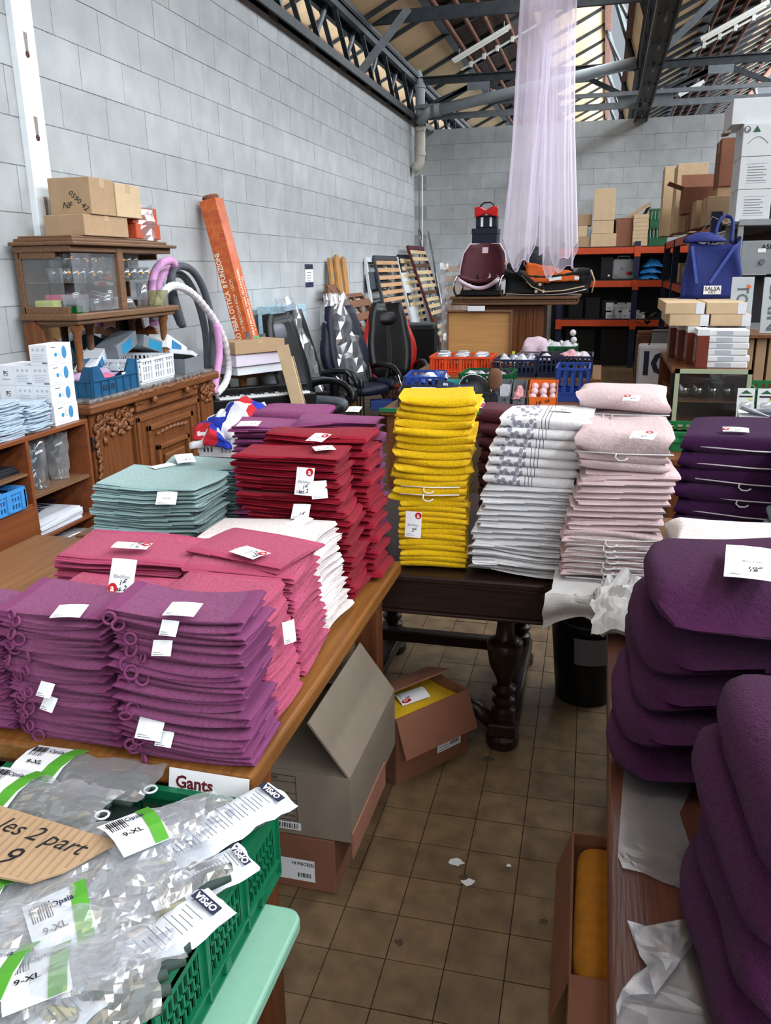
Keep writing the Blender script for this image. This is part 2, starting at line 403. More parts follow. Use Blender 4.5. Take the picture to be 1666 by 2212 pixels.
# --- cross trusses near the back wall
def truss(x0, x1, y, label):
    t = tag(thing('roof_truss', None, None, ((x0+x1)/2,y,4.0)), label, None, None, 'structure')
    def part(n, *a, m='steel_dark', **k): MB().bar(*a, **k).obj(n, m, t, world=True)
    part('top_chord',(x0,y,4.58),(x1,y,4.58),.06,.1); part('chord_flange',(x0,y,4.635),(x1,y,4.635),.14,.015)
    part('bottom_chord',(x0,y,4.05),(x1,y,4.05),.05,.09,m='steel_grey'); part('bottom_chord',(x0,y-.1,4.2),(x1,y-.1,4.2),.04,.06,m='steel_grey')
    L = x1-x0
    for f0, z0, f1, z1 in ((.02,4.1,.28,4.55),(.28,4.55,.62,4.05),(.3,4.55,.06,4.25),(.72,4.55,.98,4.1),(.72,4.55,.5,4.05)):
        part('diagonal',(x0+L*f0,y+.04,z0),(x0+L*f1,y+.04,z1),.05,.07)
    for f, z in ((.28,4.5),(.72,4.5),(.05,4.15),(.95,4.15)):
        MB().bx(x0+L*f-.18,y-.02,z-.09,x0+L*f+.18,y,z+.09).obj('gusset_plate','steel_grey',t,world=True)
    return t
truss(-3.12,.40,14.5,'riveted steel roof truss spanning from the wall corner to the centre girder')
truss(.50,4.1,14.5,'riveted steel roof truss at right beyond the centre girder')
tb = tag(thing('tie_beam', None, None, (-1.4,11.69,4.75)), 'single dark steel tie beam crossing in front of the rear truss', None, None, 'structure')
MB().bar((-3.25,11.69,4.80),(.44,11.69,4.80),.06,.15).obj('beam','steel_dark',tb,world=True)
MB().bar((-3.22,11.31,4.08),(-2.62,11.60,4.86),.10,.02,up=(0,1,0)).obj('knee_brace','steel_grey',tb,world=True)
MB().bar((.42,11.9,4.1),(1.35,11.75,4.95),.08,.02,up=(0,1,0)).obj('knee_brace','steel_grey',tb,world=True)
# --- strip lamps and conduits under the boards
for b, u0, u1, y in ((0,.72,1.62,14.35),(0,.75,1.05,17.6),(1,.72,1.6,14.2),(1,.75,1.2,18.5)):
    f = tag(thing('strip_lamp', None, None, slope(b,(u0+u1)/2,y,-.2)), {(0,14.35):'white strip lamp hung under the boards left of the net',(0,17.6):'short far white strip lamp seen under the rear truss',(1,14.2):'white strip lamp at the top right under the boards',(1,18.5):'far white strip lamp beyond the right truss'}[(b,y)], None, None, 'structure')
    MB().bar(slope(b,u0,y,-.2),slope(b,u1,y,-.2),.09,.05).obj('housing','lamp_white',f,world=True)
    MB().cyl(slope(b,u0+.03,y,-.24),slope(b,u1-.03,y,-.24),.015,n=6).obj('tube','lamp_white',f,world=True)
    MB().cyl(slope(b,u0+.1,y,-.2),slope(b,u0+.1,y,0),.01,n=5).obj('hanger','steel_grey',f,world=True)
    MB().cyl(slope(b,u1-.1,y,-.2),slope(b,u1-.1,y,0),.01,n=5).obj('hanger','steel_grey',f,world=True)
for b, y in ((0,15.3),(1,15.2)):
    f = tag(thing('conduit', None, None, slope(b,1.2,y,-.14)), ['thin white conduit clamped across the rusty rods, left bay','thin white conduit clamped across the rusty rods, right bay'][b], None, None, 'structure')
    MB().cyl(slope(b,.7,y,-.13),slope(b,2.0,y,-.13),.018,n=6).obj('tube','lamp_white',f,world=True)
    for dx in (.86,1.08,1.3,1.55): MB().bx(*(slope(b,dx,y,-.15)-Vector((.025,.025,.02))),*(slope(b,dx,y,-.09)+Vector((.025,.025,.02)))).obj('clamp','lamp_white',f,world=True)
# --- rain pipes in the wall corner
rp = tag(thing('drain_pipe', None, None, (-3.09,14.5,3.3)), 'grey rainwater pipe coming down the wall corner', None, None, 'structure')
MB().tube([(-3.2,14.5,4.85),(-3.16,14.5,4.75),(-3.1,14.5,4.6),(-3.09,14.5,4.45),(-3.09,14.5,3.45)],.078,n=12).obj('downpipe','pipe_grey',rp,smooth=True,world=True)
mat('pipe_cream','#b9b6aa',rough=.5,var=.08)
MB().tube([(-3.09,14.5,3.85),(-3.09,14.5,3.5),(-3.1,14.5,3.38),(-3.14,14.5,3.3),(-3.22,14.5,3.26)],.084,n=12).obj('elbow','pipe_cream',rp,smooth=True,world=True)
for z, m in ((4.52,'pipe_grey'),(4.2,'pipe_grey'),(3.95,'rust_bar'),(3.88,'pipe_cream'),(3.5,'pipe_cream')):
    MB().cyl((-3.09,14.5,z-.03),(-3.09,14.5,z+.03),.094,n=12).obj('collar',m,rp,smooth=False,world=True)
MB().tube([(-3.09,14.42,3.96),(-2.98,14.36,4.06),(-2.84,14.3,4.11)],.08,n=10).obj('branch','pipe_grey',rp,smooth=True,world=True)
hp = tag(thing('overflow_pipe', None, None, (-1.4,14.3,4.3)), 'long sloping grey pipe running from the corner towards the centre girder', None, None, 'structure')
MB().cyl((-2.86,14.3,4.1),(.28,14.3,4.6),.082,n=14).obj('pipe','pipe_grey',hp,smooth=True,world=True)
for f in (.03,.5): 
    p = Vector((-2.86,14.3,4.1)).lerp(Vector((.28,14.3,4.6)),f); MB().cyl(p-Vector((.04,0,.006)),p+Vector((.04,0,.006)),.095,n=14).obj('collar','pipe_grey',hp,world=True)
for dx, r, z0, z1, m in ((0,.012,.6,3.2,'steel_grey'),(.05,.012,.6,3.2,'lamp_white')):
    tag(MB().tube([(-3.16+dx,14.75,z0),(-3.16+dx,14.75,z1)],r,n=6).obj('wall_conduit',m),['thin grey conduit running up the wall corner','thin white conduit running up the wall corner'][dx>0],None,None,'structure')
# ================================================================== TABLES
wood('oak', '#8a5a2a', '#6b4320', rough=.38, axis='Y', sc_=4)
wood('oak_leg', '#6e3f22', '#532d18', rough=.5, axis='Z', sc_=4)
wood('walnut', '#2c1a15', '#1c100d', rough=.35, axis='X', sc_=5)
wood('mahogany', '#5e372b', '#482920', rough=.32, axis='Y', sc_=4)
mat('mint', '#83b5a0', rough=.45, var=.03, vs=60)
mat('black_plastic', '#0c0d0f', rough=.35, var=.1)
mat('white_card', '#e6e9ee', rough=.6, var=.02)
mat('ink', '#17181c', rough=.7, var=.05)
mat('ink_grey', '#6a6e74', rough=.7, var=.05)
mat('logo_red', '#b5121f', rough=.5, var=.03)
def leg_box(name, t, x0,y0,x1,y1,z1,m,bev=.004): return MB().bx(x0,y0,0,x1,y1,z1).obj(name,m,t,bevel=bev,world=True)
TL = thing('towel_table','golden brown wooden table under the purple, pink and red towel stacks','table',(-1.3,1.9,0))
MB().bx(-2.0,1.255,.705,-.6,2.50,.75).obj('table_top','oak',TL,bevel=.008,world=True)
leg_box('leg',TL,-.665,1.30,-.605,1.36,.705,'oak_leg'); leg_box('leg',TL,-.745,2.42,-.665,2.49,.705,'oak_leg')
leg_box('leg',TL,-1.97,1.29,-1.89,1.37,.705,'oak_leg'); leg_box('leg',TL,-1.97,2.40,-1.89,2.48,.705,'oak_leg')
MB().bx(-1.9,1.30,.62,-.68,1.32,.705).obj('apron','oak_leg',TL,world=True)
KS = 1.0538          # the dark table is a little lower than the towel table and stands partly under it
def kz(z): return 1.6816-(1.6816-z)*KS
def kp(*p): return tuple(c*KS for c in p)
TL2 = thing('display_table','plain wooden table under the mauve and aqua stacks behind','table',(-1.3,2.95,0))
MB().bx(-1.86,2.53,.71,-1.06,3.35,.748).obj('table_top','oak',TL2,bevel=.006,world=True)
for x, y in ((-1.82,2.57),(-1.14,2.57),(-1.82,3.25),(-1.14,3.25)): leg_box('leg',TL2,x,y,x+.06,y+.06,.71,'oak_leg')
# dark draw-leaf table with turned legs
TM = thing('dark_table','dark carved table on bulbous turned legs under the yellow stack','table',(-.54,2.9,0))
def rrect(x0,y0,x1,y1,r,n=5):
    P = []
    for cx,cy,a0 in ((x1-r,y0+r,-PI/2),(x1-r,y1-r,0),(x0+r,y1-r,PI/2),(x0+r,y0+r,PI)):
        for k in range(n+1): a = a0+PI/2*k/n; P.append((cx+r*math.cos(a),cy+r*math.sin(a)))
    return P
MB().prism(rrect(-1.04,2.503,-.09,3.58,.06),.028,z0=.672).obj('table_top','walnut',TM,bevel=.008,world=True)
MB().prism(rrect(-1.025,2.518,-.105,3.565,.05),.105,z0=.567).obj('apron','walnut',TM,bevel=.006,world=True)
MB().prism(rrect(-1.035,2.508,-.095,3.575,.055),.012,z0=.557).obj('apron_moulding','walnut',TM,bevel=.004,world=True)
LP = [(.045,.1),(.045,.16),(.03,.17),(.043,.19),(.043,.205),(.026,.215),(.045,.24),(.045,.25),(.024,.265),(.03,.29),(.055,.35),(.064,.41),(.066,.44),(.058,.45),(.05,.452),(.035,.47),(.03,.52),(.034,.58),(.045,.6),(.045,.612)]
lme = meshof(MB().lathe(LP,n=18),'leg','walnut',auto=45)
for x, y in ((-.267,2.68),(-.267,3.32),(-.84,2.86),(-.84,3.32)): inst(lme,'leg',TM,(x+.54,y-2.9,0),scale=(1,1,.918))
for x in (-.267,-.84):
    MB().bx(x-.05,2.62 if x>-.5 else 2.8,.055,x+.05,3.38,.105).obj('foot_beam','walnut',TM,bevel=.006,world=True)
    for y in ((2.67 if x>-.5 else 2.85),3.33): MB().lathe([(.0,0),(.05,0),(.06,.012),(.06,.04),(.05,.055),(.0,.055)],(x,y,0),n=16).obj('bun_foot','walnut',TM,smooth=False,world=True)
MB().tube([(-.31,2.68,.08),(-.36,2.69,.12),(-.42,2.71,.135),(-.55,2.73,.135)],.028,n=8).obj('scroll_bracket','walnut',TM,smooth=True,world=True)
MB().bx(-.86,3.12,.15,-.25,3.17,.2).obj('stretcher','walnut',TM,bevel=.005,world=True)
# right-hand bench table
TR = thing('bench_table','reddish brown polished table in front at right under the purple towels','table',(.6,1.3,0))
MB().bx(.06,.25,.715,1.35,2.19,.75).obj('table_top','mahogany',TR,bevel=.006,world=True)
MB().bx(.085,.28,.61,.105,2.16,.715).obj('apron','mahogany',TR,world=True)
for x, y in ((.1,.3),(.1,2.08),(1.25,.3),(1.25,2.08)): leg_box('leg',TR,x,y,x+.06,y+.06,.715,'mahogany')
TP = thing('paper_covered_table','small table draped in white paper under the pale pink stack','table',(.4,2.8,0))
MB().bx(-.07,2.33,.71,1.3,3.2,.746).obj('table_top','oak',TP,bevel=.004,world=True)
for x, y in ((.12,2.36),(1.2,2.36),(-.05,3.1),(1.2,3.1)): leg_box('leg',TP,x,y,x+.05,y+.05,.71,'oak_leg')
# mint green low table
TG = thing('mint_table','pale mint green low table under the green crate','table',(-.9,.7,0))
MB().prism(rrect(-1.7,.2,-.47,1.165,.03),.028,z0=.522).obj('table_top','mint',TG,bevel=.006,world=True)
mat('grey_panel','#8a8f97',rough=.5,var=.05)
MB().bx(-1.6,.9,0,-.62,.93,.522).obj('panel_leg','grey_panel',TG,world=True); MB().bx(-1.6,.3,0,-.62,.33,.522).obj('panel_leg','grey_panel',TG,world=True)
# ================================================================== TOWELS
def terry(name, rgb, b=.9): return mat(name, rgb, rough=.97, var=.13, vs=160, bump=b, bs=460, sheen=.06, rnd=.05, spec=.05, detail=4, lump=.35, ls=85)
def hem(name, rgb): return mat(name, rgb, rough=.8, var=.06, vs=60, bump=.25, bs=700, rnd=.05, spec=.15)
def foldpath(d, h, t, kind, layers):
    """centre-line of the cloth in (y,z): folded edge at y=0, free edges at y=d"""
    P = []
    if kind == 'S':
        n = layers; g = h/n
        for i in range(n):
            z = g*(i+.5); y0, y1 = g*.5, d-g*.5
            seg = [(y0+(y1-y0)*k/4, z) for k in range(5)]
            if i % 2: seg.reverse()
            P += seg
            if i < n-1:
                yy = y1 if i % 2 == 0 else y0; s = 1 if i % 2 == 0 else -1
                for k in (1,2,3): a = -PI/2+PI*k/4; P.append((yy+s*g*.5*math.cos(a), z+g*.5+g*.5*math.sin(a)))
        return [P], g
    loops = []; g = h/(2*layers)
    for i in range(layers):
        zb, zt = g*(i+.5), h-g*(i+.5); r = (zt-zb)/2; L = [(d-.004*i,zb)] + [(r+(d-r)*(3-k)/4+i*g*.8, zb) for k in range(0,4)]
        for k in range(1,6): a = -PI/2-PI*k/6; L.append((i*g*.8+r+r*math.cos(a)*.9, zb+r+r*math.sin(a)))
        L += [(r+(d-r)*k/4+i*g*.8, zt) for k in range(0,4)] + [(d-.006*i,zt)]
        loops.append(L)
    return loops, g
def towel_mesh(w, d, h, kind, layers, mats, seed, wav=.004, nx=12, hemends=True, zseed=0, sag=None, rend=.28):
    rz_ = random.Random(zseed); zp = [rz_.uniform(0,6.28) for _ in range(3)]; zk = rz_.uniform(7,13); za = rz_.choice((-1,1))*rz_.uniform(.5,1.3) if sag is None else sag
    rr = random.Random(seed); paths, g = foldpath(d,h,0,kind,layers); mb = MB(); t = g*.8
    ph = [rr.uniform(0,6.28) for _ in range(6)]; k1, k2 = rr.uniform(6,14), rr.uniform(15,30)
    for P in paths:
        n = len(P); nor = []
        for k in range(n):
            a, b = P[max(k-1,0)], P[min(k+1,n-1)]; dy, dz = b[0]-a[0], b[1]-a[1]; l = math.hypot(dy,dz) or 1; nor.append((-dz/l, dy/l))
        ring = [(P[k][0]+nor[k][0]*t/2, P[k][1]+nor[k][1]*t/2) for k in range(n)] + [(P[k][0]-nor[k][0]*t/2, P[k][1]-nor[k][1]*t/2) for k in range(n-1,-1,-1)]
        m = len(ring); vs = []
        for i in range(nx):
            x = -w/2 + w*i/(nx-1)
            for (y,z) in ring:
                f = z/h; e_ = abs(2*x/w)**5; z = h/2+(z-h/2)*(1-rend*e_)*((1.04+.20*math.exp(-(y/(h*.9))**2)) if kind == 'U' else 1); y = y+(d*.12*e_ if rend > .5 else 0)
                dx = .012*math.sin(y*k1+f*5+ph[0])*(abs(x)/(w/2))
                vs.append((x+dx*wav/.004*.35, y+wav*(math.sin(x*k1+ph[1]+f*3)+.5*math.sin(x*k2+ph[2])), z+wav*(1.1+math.sin(x*zk+y*6+zp[0])+.5*math.sin(y*zk*1.6+zp[1])+za*(1-(2*x/w)**2))+wav*.16*math.sin(x*k2+y*k2+ph[4])))
        o = len(mb.v); fs = []; mi = []
        mb.v += vs
        for i in range(nx-1):
            for k in range(m):
                k2_ = (k+1) % m; mb.f.append((o+i*m+k, o+i*m+k2_, o+(i+1)*m+k2_, o+(i+1)*m+k)); mb.mi.append(1 if (hemends and i in (0,nx-2)) else 0)
        for e, b0 in ((0,o),(1,o+(nx-1)*m)):
            for k in range(n-1):
                q = (b0+k, b0+k+1, b0+m-2-k, b0+m-1-k)
                mb.f.append(q if e else q[::-1]); mb.mi.append(1)
    return meshof(mb,'folded_towel',mats,smooth=False,auto=50)
def place(o, parent, loc, rot):
    W = Matrix.LocRotScale(Vector(loc), rot if isinstance(rot, Euler) else Euler(rot), None)
    o.parent = parent; L = MW(parent).inverted() @ W; o.location = L.to_translation(); o.rotation_euler = L.to_euler(); return o
card_me = {}
def price_tag(towel, loc, rot, w=.05, h=.075, lines=(), logo=(.0,.0), big=None, note=None, lsize=.011):
    """white card with a round red a-logo, printed size and a handwritten price"""
    k = (w,h)
    if k not in card_me:
        mb = MB(); mb.slab(lambda a,b: Vector(((a-.5)*w,(b-.5)*h,.0016*math.sin(PI*a))),4,3,.0006); card_me[k] = meshof(mb,'price_tag','white_card')
    c = bpy.data.objects.new('price_tag', card_me[k]); COL.objects.link(c); place(c, towel, loc, rot)
    if logo:
        lx, ly = logo[0]*w, logo[1]*h
        d = MB(); d.cyl((0,0,0),(0,0,.0004),lsize,n=20); d.obj('logo_disc','logo_red',c,loc=(lx,ly,.0018))
        text('a',lsize*1.9,'white_card',c,(lx,ly,.0024),name='logo_letter',bold=.02)
    if big: text(big,.0105,'ink_grey',c,(0,-.002,.002),name='size_print',bold=0)
    if note:
        for i, s in enumerate(note): text(s,.016,'ink',c,(.004-.004*i,-.2*h-.013*i,.0021),rot=(0,0,.15),name='handwriting',shear=.3,bold=.012)
    for i in range(2):
        q = MB(); q.bx(-w*.4,-.0006,0,w*(.1-.15*i),.0006,.0002); q.obj('small_print','ink_grey',c,loc=(0,-h*.42+i*.004,.0012))
    return c
ORD = 'lowest second third fourth fifth sixth seventh eighth ninth tenth eleventh twelfth thirteenth fourteenth fifteenth sixteenth seventeenth eighteenth nineteenth twentieth twenty-first twenty-second twenty-third twenty-fourth twenty-fifth'.split()
def ang(a,b): return math.atan2(b[1]-a[1], b[0]-a[0])
def kstack(name,label,cat,group,bl,br,n,top,depth,*a,**k):
    k['z0'] = kz(k.get('z0',.752)); return stack(name,label,cat,group,kp(*bl),kp(*br),n,kz(top),depth*KS,*a,**k)
def stack(name, label, cat, group, bl, br, n, top, depth, mats, kind='U', layers=2, turn=0, z0=.752, topx=0, topy=0, jx=.006, jr=.03, wav=.005, seed=1, over=1.0, toplabel=None, hemends=True, nv=3, dlast=None, vary=.0, sag=None, rend=.28):
    """bl/br: world xy of the front corners; towels piled from z0 to top"""
    L, Rr = Vector(bl[:2]), Vector(br[:2]); a = ang(L,Rr); wd = (Rr-L).length; rr = random.Random(seed)
    dz = (top-z0)/n; h = dz*min(over,1.0)*.985
    tw, td = (wd, depth) if turn == 0 else (depth, wd)
    mes = [towel_mesh(tw,td,h,kind,layers,mats,seed*10+k,wav=wav,hemends=hemends,zseed=seed,sag=sag,rend=rend,nx=18 if rend > .5 else 12) for k in range(nv)]
    mid = (L+Rr)/2; nrm = Vector((-math.sin(a),math.cos(a))); tan = Vector((math.cos(a),math.sin(a)))
    out = []
    for i in range(n):
        f = i/max(1,n-1); o = bpy.data.objects.new(name, mes[rr.randrange(nv)]); COL.objects.link(o)
        c = mid + tan*(topx*f+rr.uniform(-jx,jx)) + nrm*(topy*f+rr.uniform(-jx,jx)*.5)
        rot = a + rr.uniform(-jr,jr)
        if turn == 0: p = c
        elif turn > 0: p = c + tan*(wd/2) + nrm*(depth/2); rot += PI/2
        else: p = c - tan*(wd/2) + nrm*(depth/2); rot -= PI/2
        o.location = (p.x,p.y,z0+dz*i); o.rotation_euler = (rr.uniform(-.006,.006), rr.uniform(-.006,.006), rot)
        if vary: o.scale = (1+rr.uniform(-vary,vary),1+rr.uniform(-vary,vary),1)
        tag(o, toplabel if (toplabel and i == n-1) else (label+', '+(ORD[i]+' from below' if i else 'the lowest one') if n > 1 else label), cat, group); out.append(o)
    return out
C = dict(purple=('#80456c','#763c63'), pink=('#ab4d6a','#a44665'), red=('#86182a','#831628'), white=('#d9dade','#d3d5da'), aqua=('#97b0b0','#8ba6a8'),
         mauve=('#82436d','#7c3d68'), yellow=('#dab112','#d8b024'), pale=('#d0bcbf','#cdb7ba'), plum=('#40173d','#3b1538'), dplum=('#3a1a42','#34163c'), blue=('#8fa9b4','#8fa9b4'), cream=('#dcd3d2','#dcd3d2'))
for k, (a_, b_) in C.items(): terry('terry_'+k, a_, 1.0 if k in ('plum','dplum') else .8); hem('hem_'+k, b_)
def TMAT(k): return ['terry_'+k,'hem_'+k]
WM = 'washing mitts stacked on the front table'
loop_me = None
def loops(objs, side, rr):
    global loop_me
    if loop_me is None:
        mb = MB(); mb.tube([(.012*math.cos(2*PI*k/10), 0, .012*math.sin(2*PI*k/10)) for k in range(10)],.0032,n=5,closed=True); loop_me = meshof(mb,'hanging_loop','hem_purple',smooth=True)
    for o in objs:
        if rr.random() < .85:
            l = inst(loop_me,'hanging_loop',o,(side+rr.uniform(-.02,.025),-.008+rr.uniform(-.004,.002),.008),(rr.uniform(-.6,.2),rr.uniform(-.3,.3),rr.uniform(-.9,.9)))
            l.scale = (1,1,rr.uniform(.6,1.2))
rl = random.Random(3)
pa = stack('washing_mitt','purple terry washing mitt in the right-hand purple pile','washing mitt',WM,(-.872,1.262),(-.612,1.275),23,1.065,.15,TMAT('purple'),'U',1,wav=.006,sag=-1.9,vary=.03,seed=11,jx=.009,jr=.07,over=1.12,toplabel='topmost purple washing mitt of the right-hand purple pile')
loops(pa,-.1,rl)
pb = stack('washing_mitt','purple terry washing mitt in the middle of the three purple piles','washing mitt',WM,(-1.135,1.29),(-.89,1.265),22,1.035,.15,TMAT('purple'),'U',1,wav=.0065,sag=-1.7,vary=.03,seed=14,jx=.009,jr=.08,over=1.12,toplabel='topmost purple washing mitt of the middle purple pile',topx=-.02)
loops(pb,-.085,rl)
pc = stack('washing_mitt','purple terry washing mitt in the leftmost purple pile','washing mitt',WM,(-1.40,1.29),(-1.155,1.285),21,1.0,.15,TMAT('purple'),'U',1,wav=.0075,sag=-1.2,vary=.03,seed=13,jx=.009,jr=.07,over=1.12)
loops(pc,-.08,rl)
PK = 'pink guest towels on the front table'
d1 = stack('guest_towel','pink guest towel in the pile behind the right purple mitts','towel',PK,(-.86,1.45),(-.628,1.45),15,1.01,.16,TMAT('pink'),'S',4,turn=1,seed=21,over=1.05,jx=.006,jr=.05,topx=-.03)
d4 = stack('guest_towel','pink guest towel in the low pile behind the middle purple mitts','towel',PK,(-1.17,1.45),(-.89,1.45),13,.99,.16,TMAT('pink'),'S',4,turn=1,seed=22,over=1.05)
d2 = stack('guest_towel','pink guest towel in the pile below the white guest towels','towel',PK,(-.92,1.665),(-.645,1.665),15,1.02,.19,TMAT('pink'),'S',4,turn=1,seed=23,over=1.05,topx=-.02,topy=.0,toplabel='pink guest towel lying askew with a white price card on it')
d2[-1].rotation_euler.z -= .25
d3 = stack('guest_towel','pink guest towel in the pile nearest the brown shelf unit','towel',PK,(-1.29,1.665),(-.95,1.665),13,1.012,.19,TMAT('pink'),'S',4,turn=1,seed=24,over=1.05)
ew = stack('guest_towel','white guest towel in the pile between the pink and red stacks','towel','white guest towels',(-.985,1.89),(-.655,1.89),14,1.005,.2,TMAT('cream'),'S',4,turn=1,seed=25,over=1.05,jx=.01,topx=-.03)
f1 = stack('guest_towel','pale aqua guest towel in the front aqua pile','towel','aqua guest towels',(-1.70,2.43),(-1.31,2.43),15,.972,.26,TMAT('aqua'),'S',3,turn=1,seed=26,over=1.02,wav=.006,jx=.012,toplabel='topmost aqua guest towel with price cards lying on it')
f2 = stack('guest_towel','pale aqua guest towel in the rear aqua pile','towel','aqua guest towels',(-1.60,2.72),(-1.27,2.78),13,.965,.2,TMAT('aqua'),'S',4,turn=1,seed=27,over=1.02,jx=.012)
RD = 'red guest towels stacked in two tall piles'
g1 = stack('guest_towel','red guest towel in the front red pile','towel',RD,(-.955,2.12),(-.645,2.12),19,1.175,.15,TMAT('red'),'S',4,turn=1,seed=31,over=1.06,wav=.006,jx=.012,topx=-.05,toplabel='topmost red guest towel of the front pile, a price card on it')
g2 = stack('guest_towel','red guest towel in the rear red pile next to the yellow towels','towel',RD,(-.94,2.30),(-.625,2.30),20,1.195,.15,TMAT('red'),'S',4,turn=1,seed=32,over=1.06,wav=.006,jx=.012,topx=-.04,toplabel='topmost red guest towel of the rear pile')
h1 = stack('guest_towel','mauve guest towel in the left mauve pile','towel','mauve towels behind the red ones',(-1.29,2.72),(-1.0,2.76),15,1.14,.19,TMAT('mauve'),'S',3,turn=1,seed=33,over=1.04,wav=.006,toplabel='mauve guest towel on top with a large price card at its left end')
h3 = stack('guest_towel','dusky mauve bath towel folded behind the left mauve pile','towel','mauve towels behind the red ones',(-1.31,2.98),(-1.03,3.0),10,1.145,.2,TMAT('mauve'),'U',2,seed=34,over=1.04)
TM3 = None
h2 = kstack('guest_towel','mauve guest towel in the right mauve pile beside the yellow stack','towel','mauve towels behind the red ones',(-.985,2.56),(-.70,2.60),16,1.185,.2,TMAT('mauve'),'S',3,turn=1,seed=35,over=1.04,wav=.007,toplabel='topmost mauve guest towel of the right pile, price card on it')
YL = 'yellow hand towels in one tall stack'
YT1 = kstack('hand_towel','bright yellow hand towel in the lower half of the yellow stack','towel',YL,(-.585,2.42),(-.375,2.45),12,.972,.24,TMAT('yellow'),'U',2,seed=41,over=1.03,wav=.003,jx=.004,jr=.02)
YT2 = kstack('hand_towel','bright yellow hand towel in the upper half of the yellow stack','towel',YL,(-.605,2.42),(-.375,2.45),14,1.305,.24,TMAT('yellow'),'U',1,vary=.05,seed=42,z0=.974,over=1.03,wav=.005,jx=.014,jr=.07,topx=.02,toplabel='topmost yellow hand towel of the tall stack')
BW_ = 'white bath towels in one leaning stack'
w1 = kstack('bath_towel','white bath towel with layered edges low in the leaning white stack','towel',BW_,(-.36,2.41),(-.075,2.41),4,.845,.3,TMAT('white'),'S',3,turn=1,seed=51,wav=.007,over=1.05)
w2 = kstack('bath_towel','white bath towel with piped edges in the middle of the white stack','towel',BW_,(-.35,2.42),(-.075,2.42),10,1.04,.28,TMAT('white'),'U',2,turn=1,seed=52,z0=.847,wav=.006,over=1.06,topx=.04,jr=.03)
w3 = kstack('bath_towel','white bath towel with grey flower border high in the white stack','towel',BW_,(-.325,2.43),(-.055,2.43),7,1.245,.28,TMAT('white'),'U',1,seed=53,z0=1.042,wav=.004,over=1.04,topx=.05,toplabel='topmost white flowered bath towel of the leaning stack',hemends=False)
mat('flower_grey','#9a9ca8',rough=.8,var=.1); mat('line_grey','#4a4d59',rough=.8)
def flower_mat():
    m = mat('terry_flower','#d9dade',rough=.95,var=.05,vs=160,bump=.7,bs=460,lump=.3,ls=85); nt = m.node_tree; N = nt.nodes; Lk = nt.links; b = N['Principled BSDF']; src = b.inputs['Base Color'].links[0].from_socket
    tc = N.new('ShaderNodeTexCoord'); sp = N.new('ShaderNodeSeparateXYZ'); Lk.new(tc.outputs['Object'],sp.inputs[0])
    mr = N.new('ShaderNodeMapRange'); mr.inputs[1].default_value = -.14; mr.inputs[2].default_value = .14; Lk.new(sp.outputs[0],mr.inputs[0])
    cr = N.new('ShaderNodeValToRGB'); cr.color_ramp.interpolation = 'CONSTANT'; e = cr.color_ramp.elements; e[0].position = 0; e[0].color = (0,0,0,1); e[1].position = .06; e[1].color = (1,0,0,1)
    for p, c_ in ((.40,(0,0,0,1)),(.45,(0,1,0,1)),(.458,(0,0,0,1)),(.49,(0,1,0,1)),(.498,(0,0,0,1)),(.53,(0,1,0,1)),(.538,(0,0,0,1))): q = e.new(p); q.color = c_
    Lk.new(mr.outputs[0],cr.inputs[0]); sc_ = N.new('ShaderNodeSeparateColor'); Lk.new(cr.outputs[0],sc_.inputs[0])
    vo = N.new('ShaderNodeTexVoronoi'); vo.inputs['Scale'].default_value = 52; mp = N.new('ShaderNodeMapping'); mp.inputs['Scale'].default_value = (1,.35,1); Lk.new(tc.outputs['Object'],mp.inputs[0]); Lk.new(mp.outputs[0],vo.inputs['Vector'])
    lt = N.new('ShaderNodeMath'); lt.operation = 'LESS_THAN'; lt.inputs[1].default_value = .42; Lk.new(vo.outputs['Distance'],lt.inputs[0]); mu = N.new('ShaderNodeMath'); mu.operation = 'MULTIPLY'; Lk.new(lt.outputs[0],mu.inputs[0]); Lk.new(sc_.outputs[0],mu.inputs[1])
    x1 = N.new('ShaderNodeMix'); x1.data_type = 'RGBA'; Lk.new(mu.outputs[0],x1.inputs[0]); Lk.new(src,x1.inputs[6]); x1.inputs[7].default_value = (*lin('#8b8d9b'),1)
    x2 = N.new('ShaderNodeMix'); x2.data_type = 'RGBA'; Lk.new(sc_.outputs[1],x2.inputs[0]); Lk.new(x1.outputs[2],x2.inputs[6]); x2.inputs[7].default_value = (*lin('#4a4d59'),1); Lk.new(x2.outputs[2],b.inputs['Base Color'])
flower_mat(); mat('flower_grey','#9a9ca8',rough=.8,var=.1)
for o in w3:
    o.data.materials.clear(); o.data.materials.append(MATS['terry_flower']); o.data.materials.append(MATS['terry_flower'])
PP_ = 'pale pink bath towels with hangers'
k1_ = stack('bath_towel','pale pink bath towel on a hanger low in the pale pink stack','towel',PP_,(-.072,2.44),(.21,2.46),8,.90,.3,TMAT('pale'),'U',1,seed=61,wav=.005,over=1.04,z0=.757)
k2_ = stack('bath_towel','pale pink bath towel with layered edges in the pale pink stack','towel',PP_,(-.06,2.45),(.21,2.47),9,1.085,.3,TMAT('pale'),'U',2,turn=1,seed=62,z0=.902,wav=.006,over=1.05,topx=.03)
k3_ = stack('bath_towel','pale pink bath towel below the top of the pale pink stack','towel',PP_,(-.04,2.46),(.215,2.48),2,1.138,.3,TMAT('pale'),'U',1,seed=63,z0=1.087,wav=.006,over=1.05)
k4_ = stack('bath_towel','ribbed pale pink bath towel on a white hanger near the top','towel',PP_,(-.045,2.46),(.22,2.45),1,1.212,.34,TMAT('pale'),'U',1,seed=64,z0=1.14,wav=.009,over=1.05)
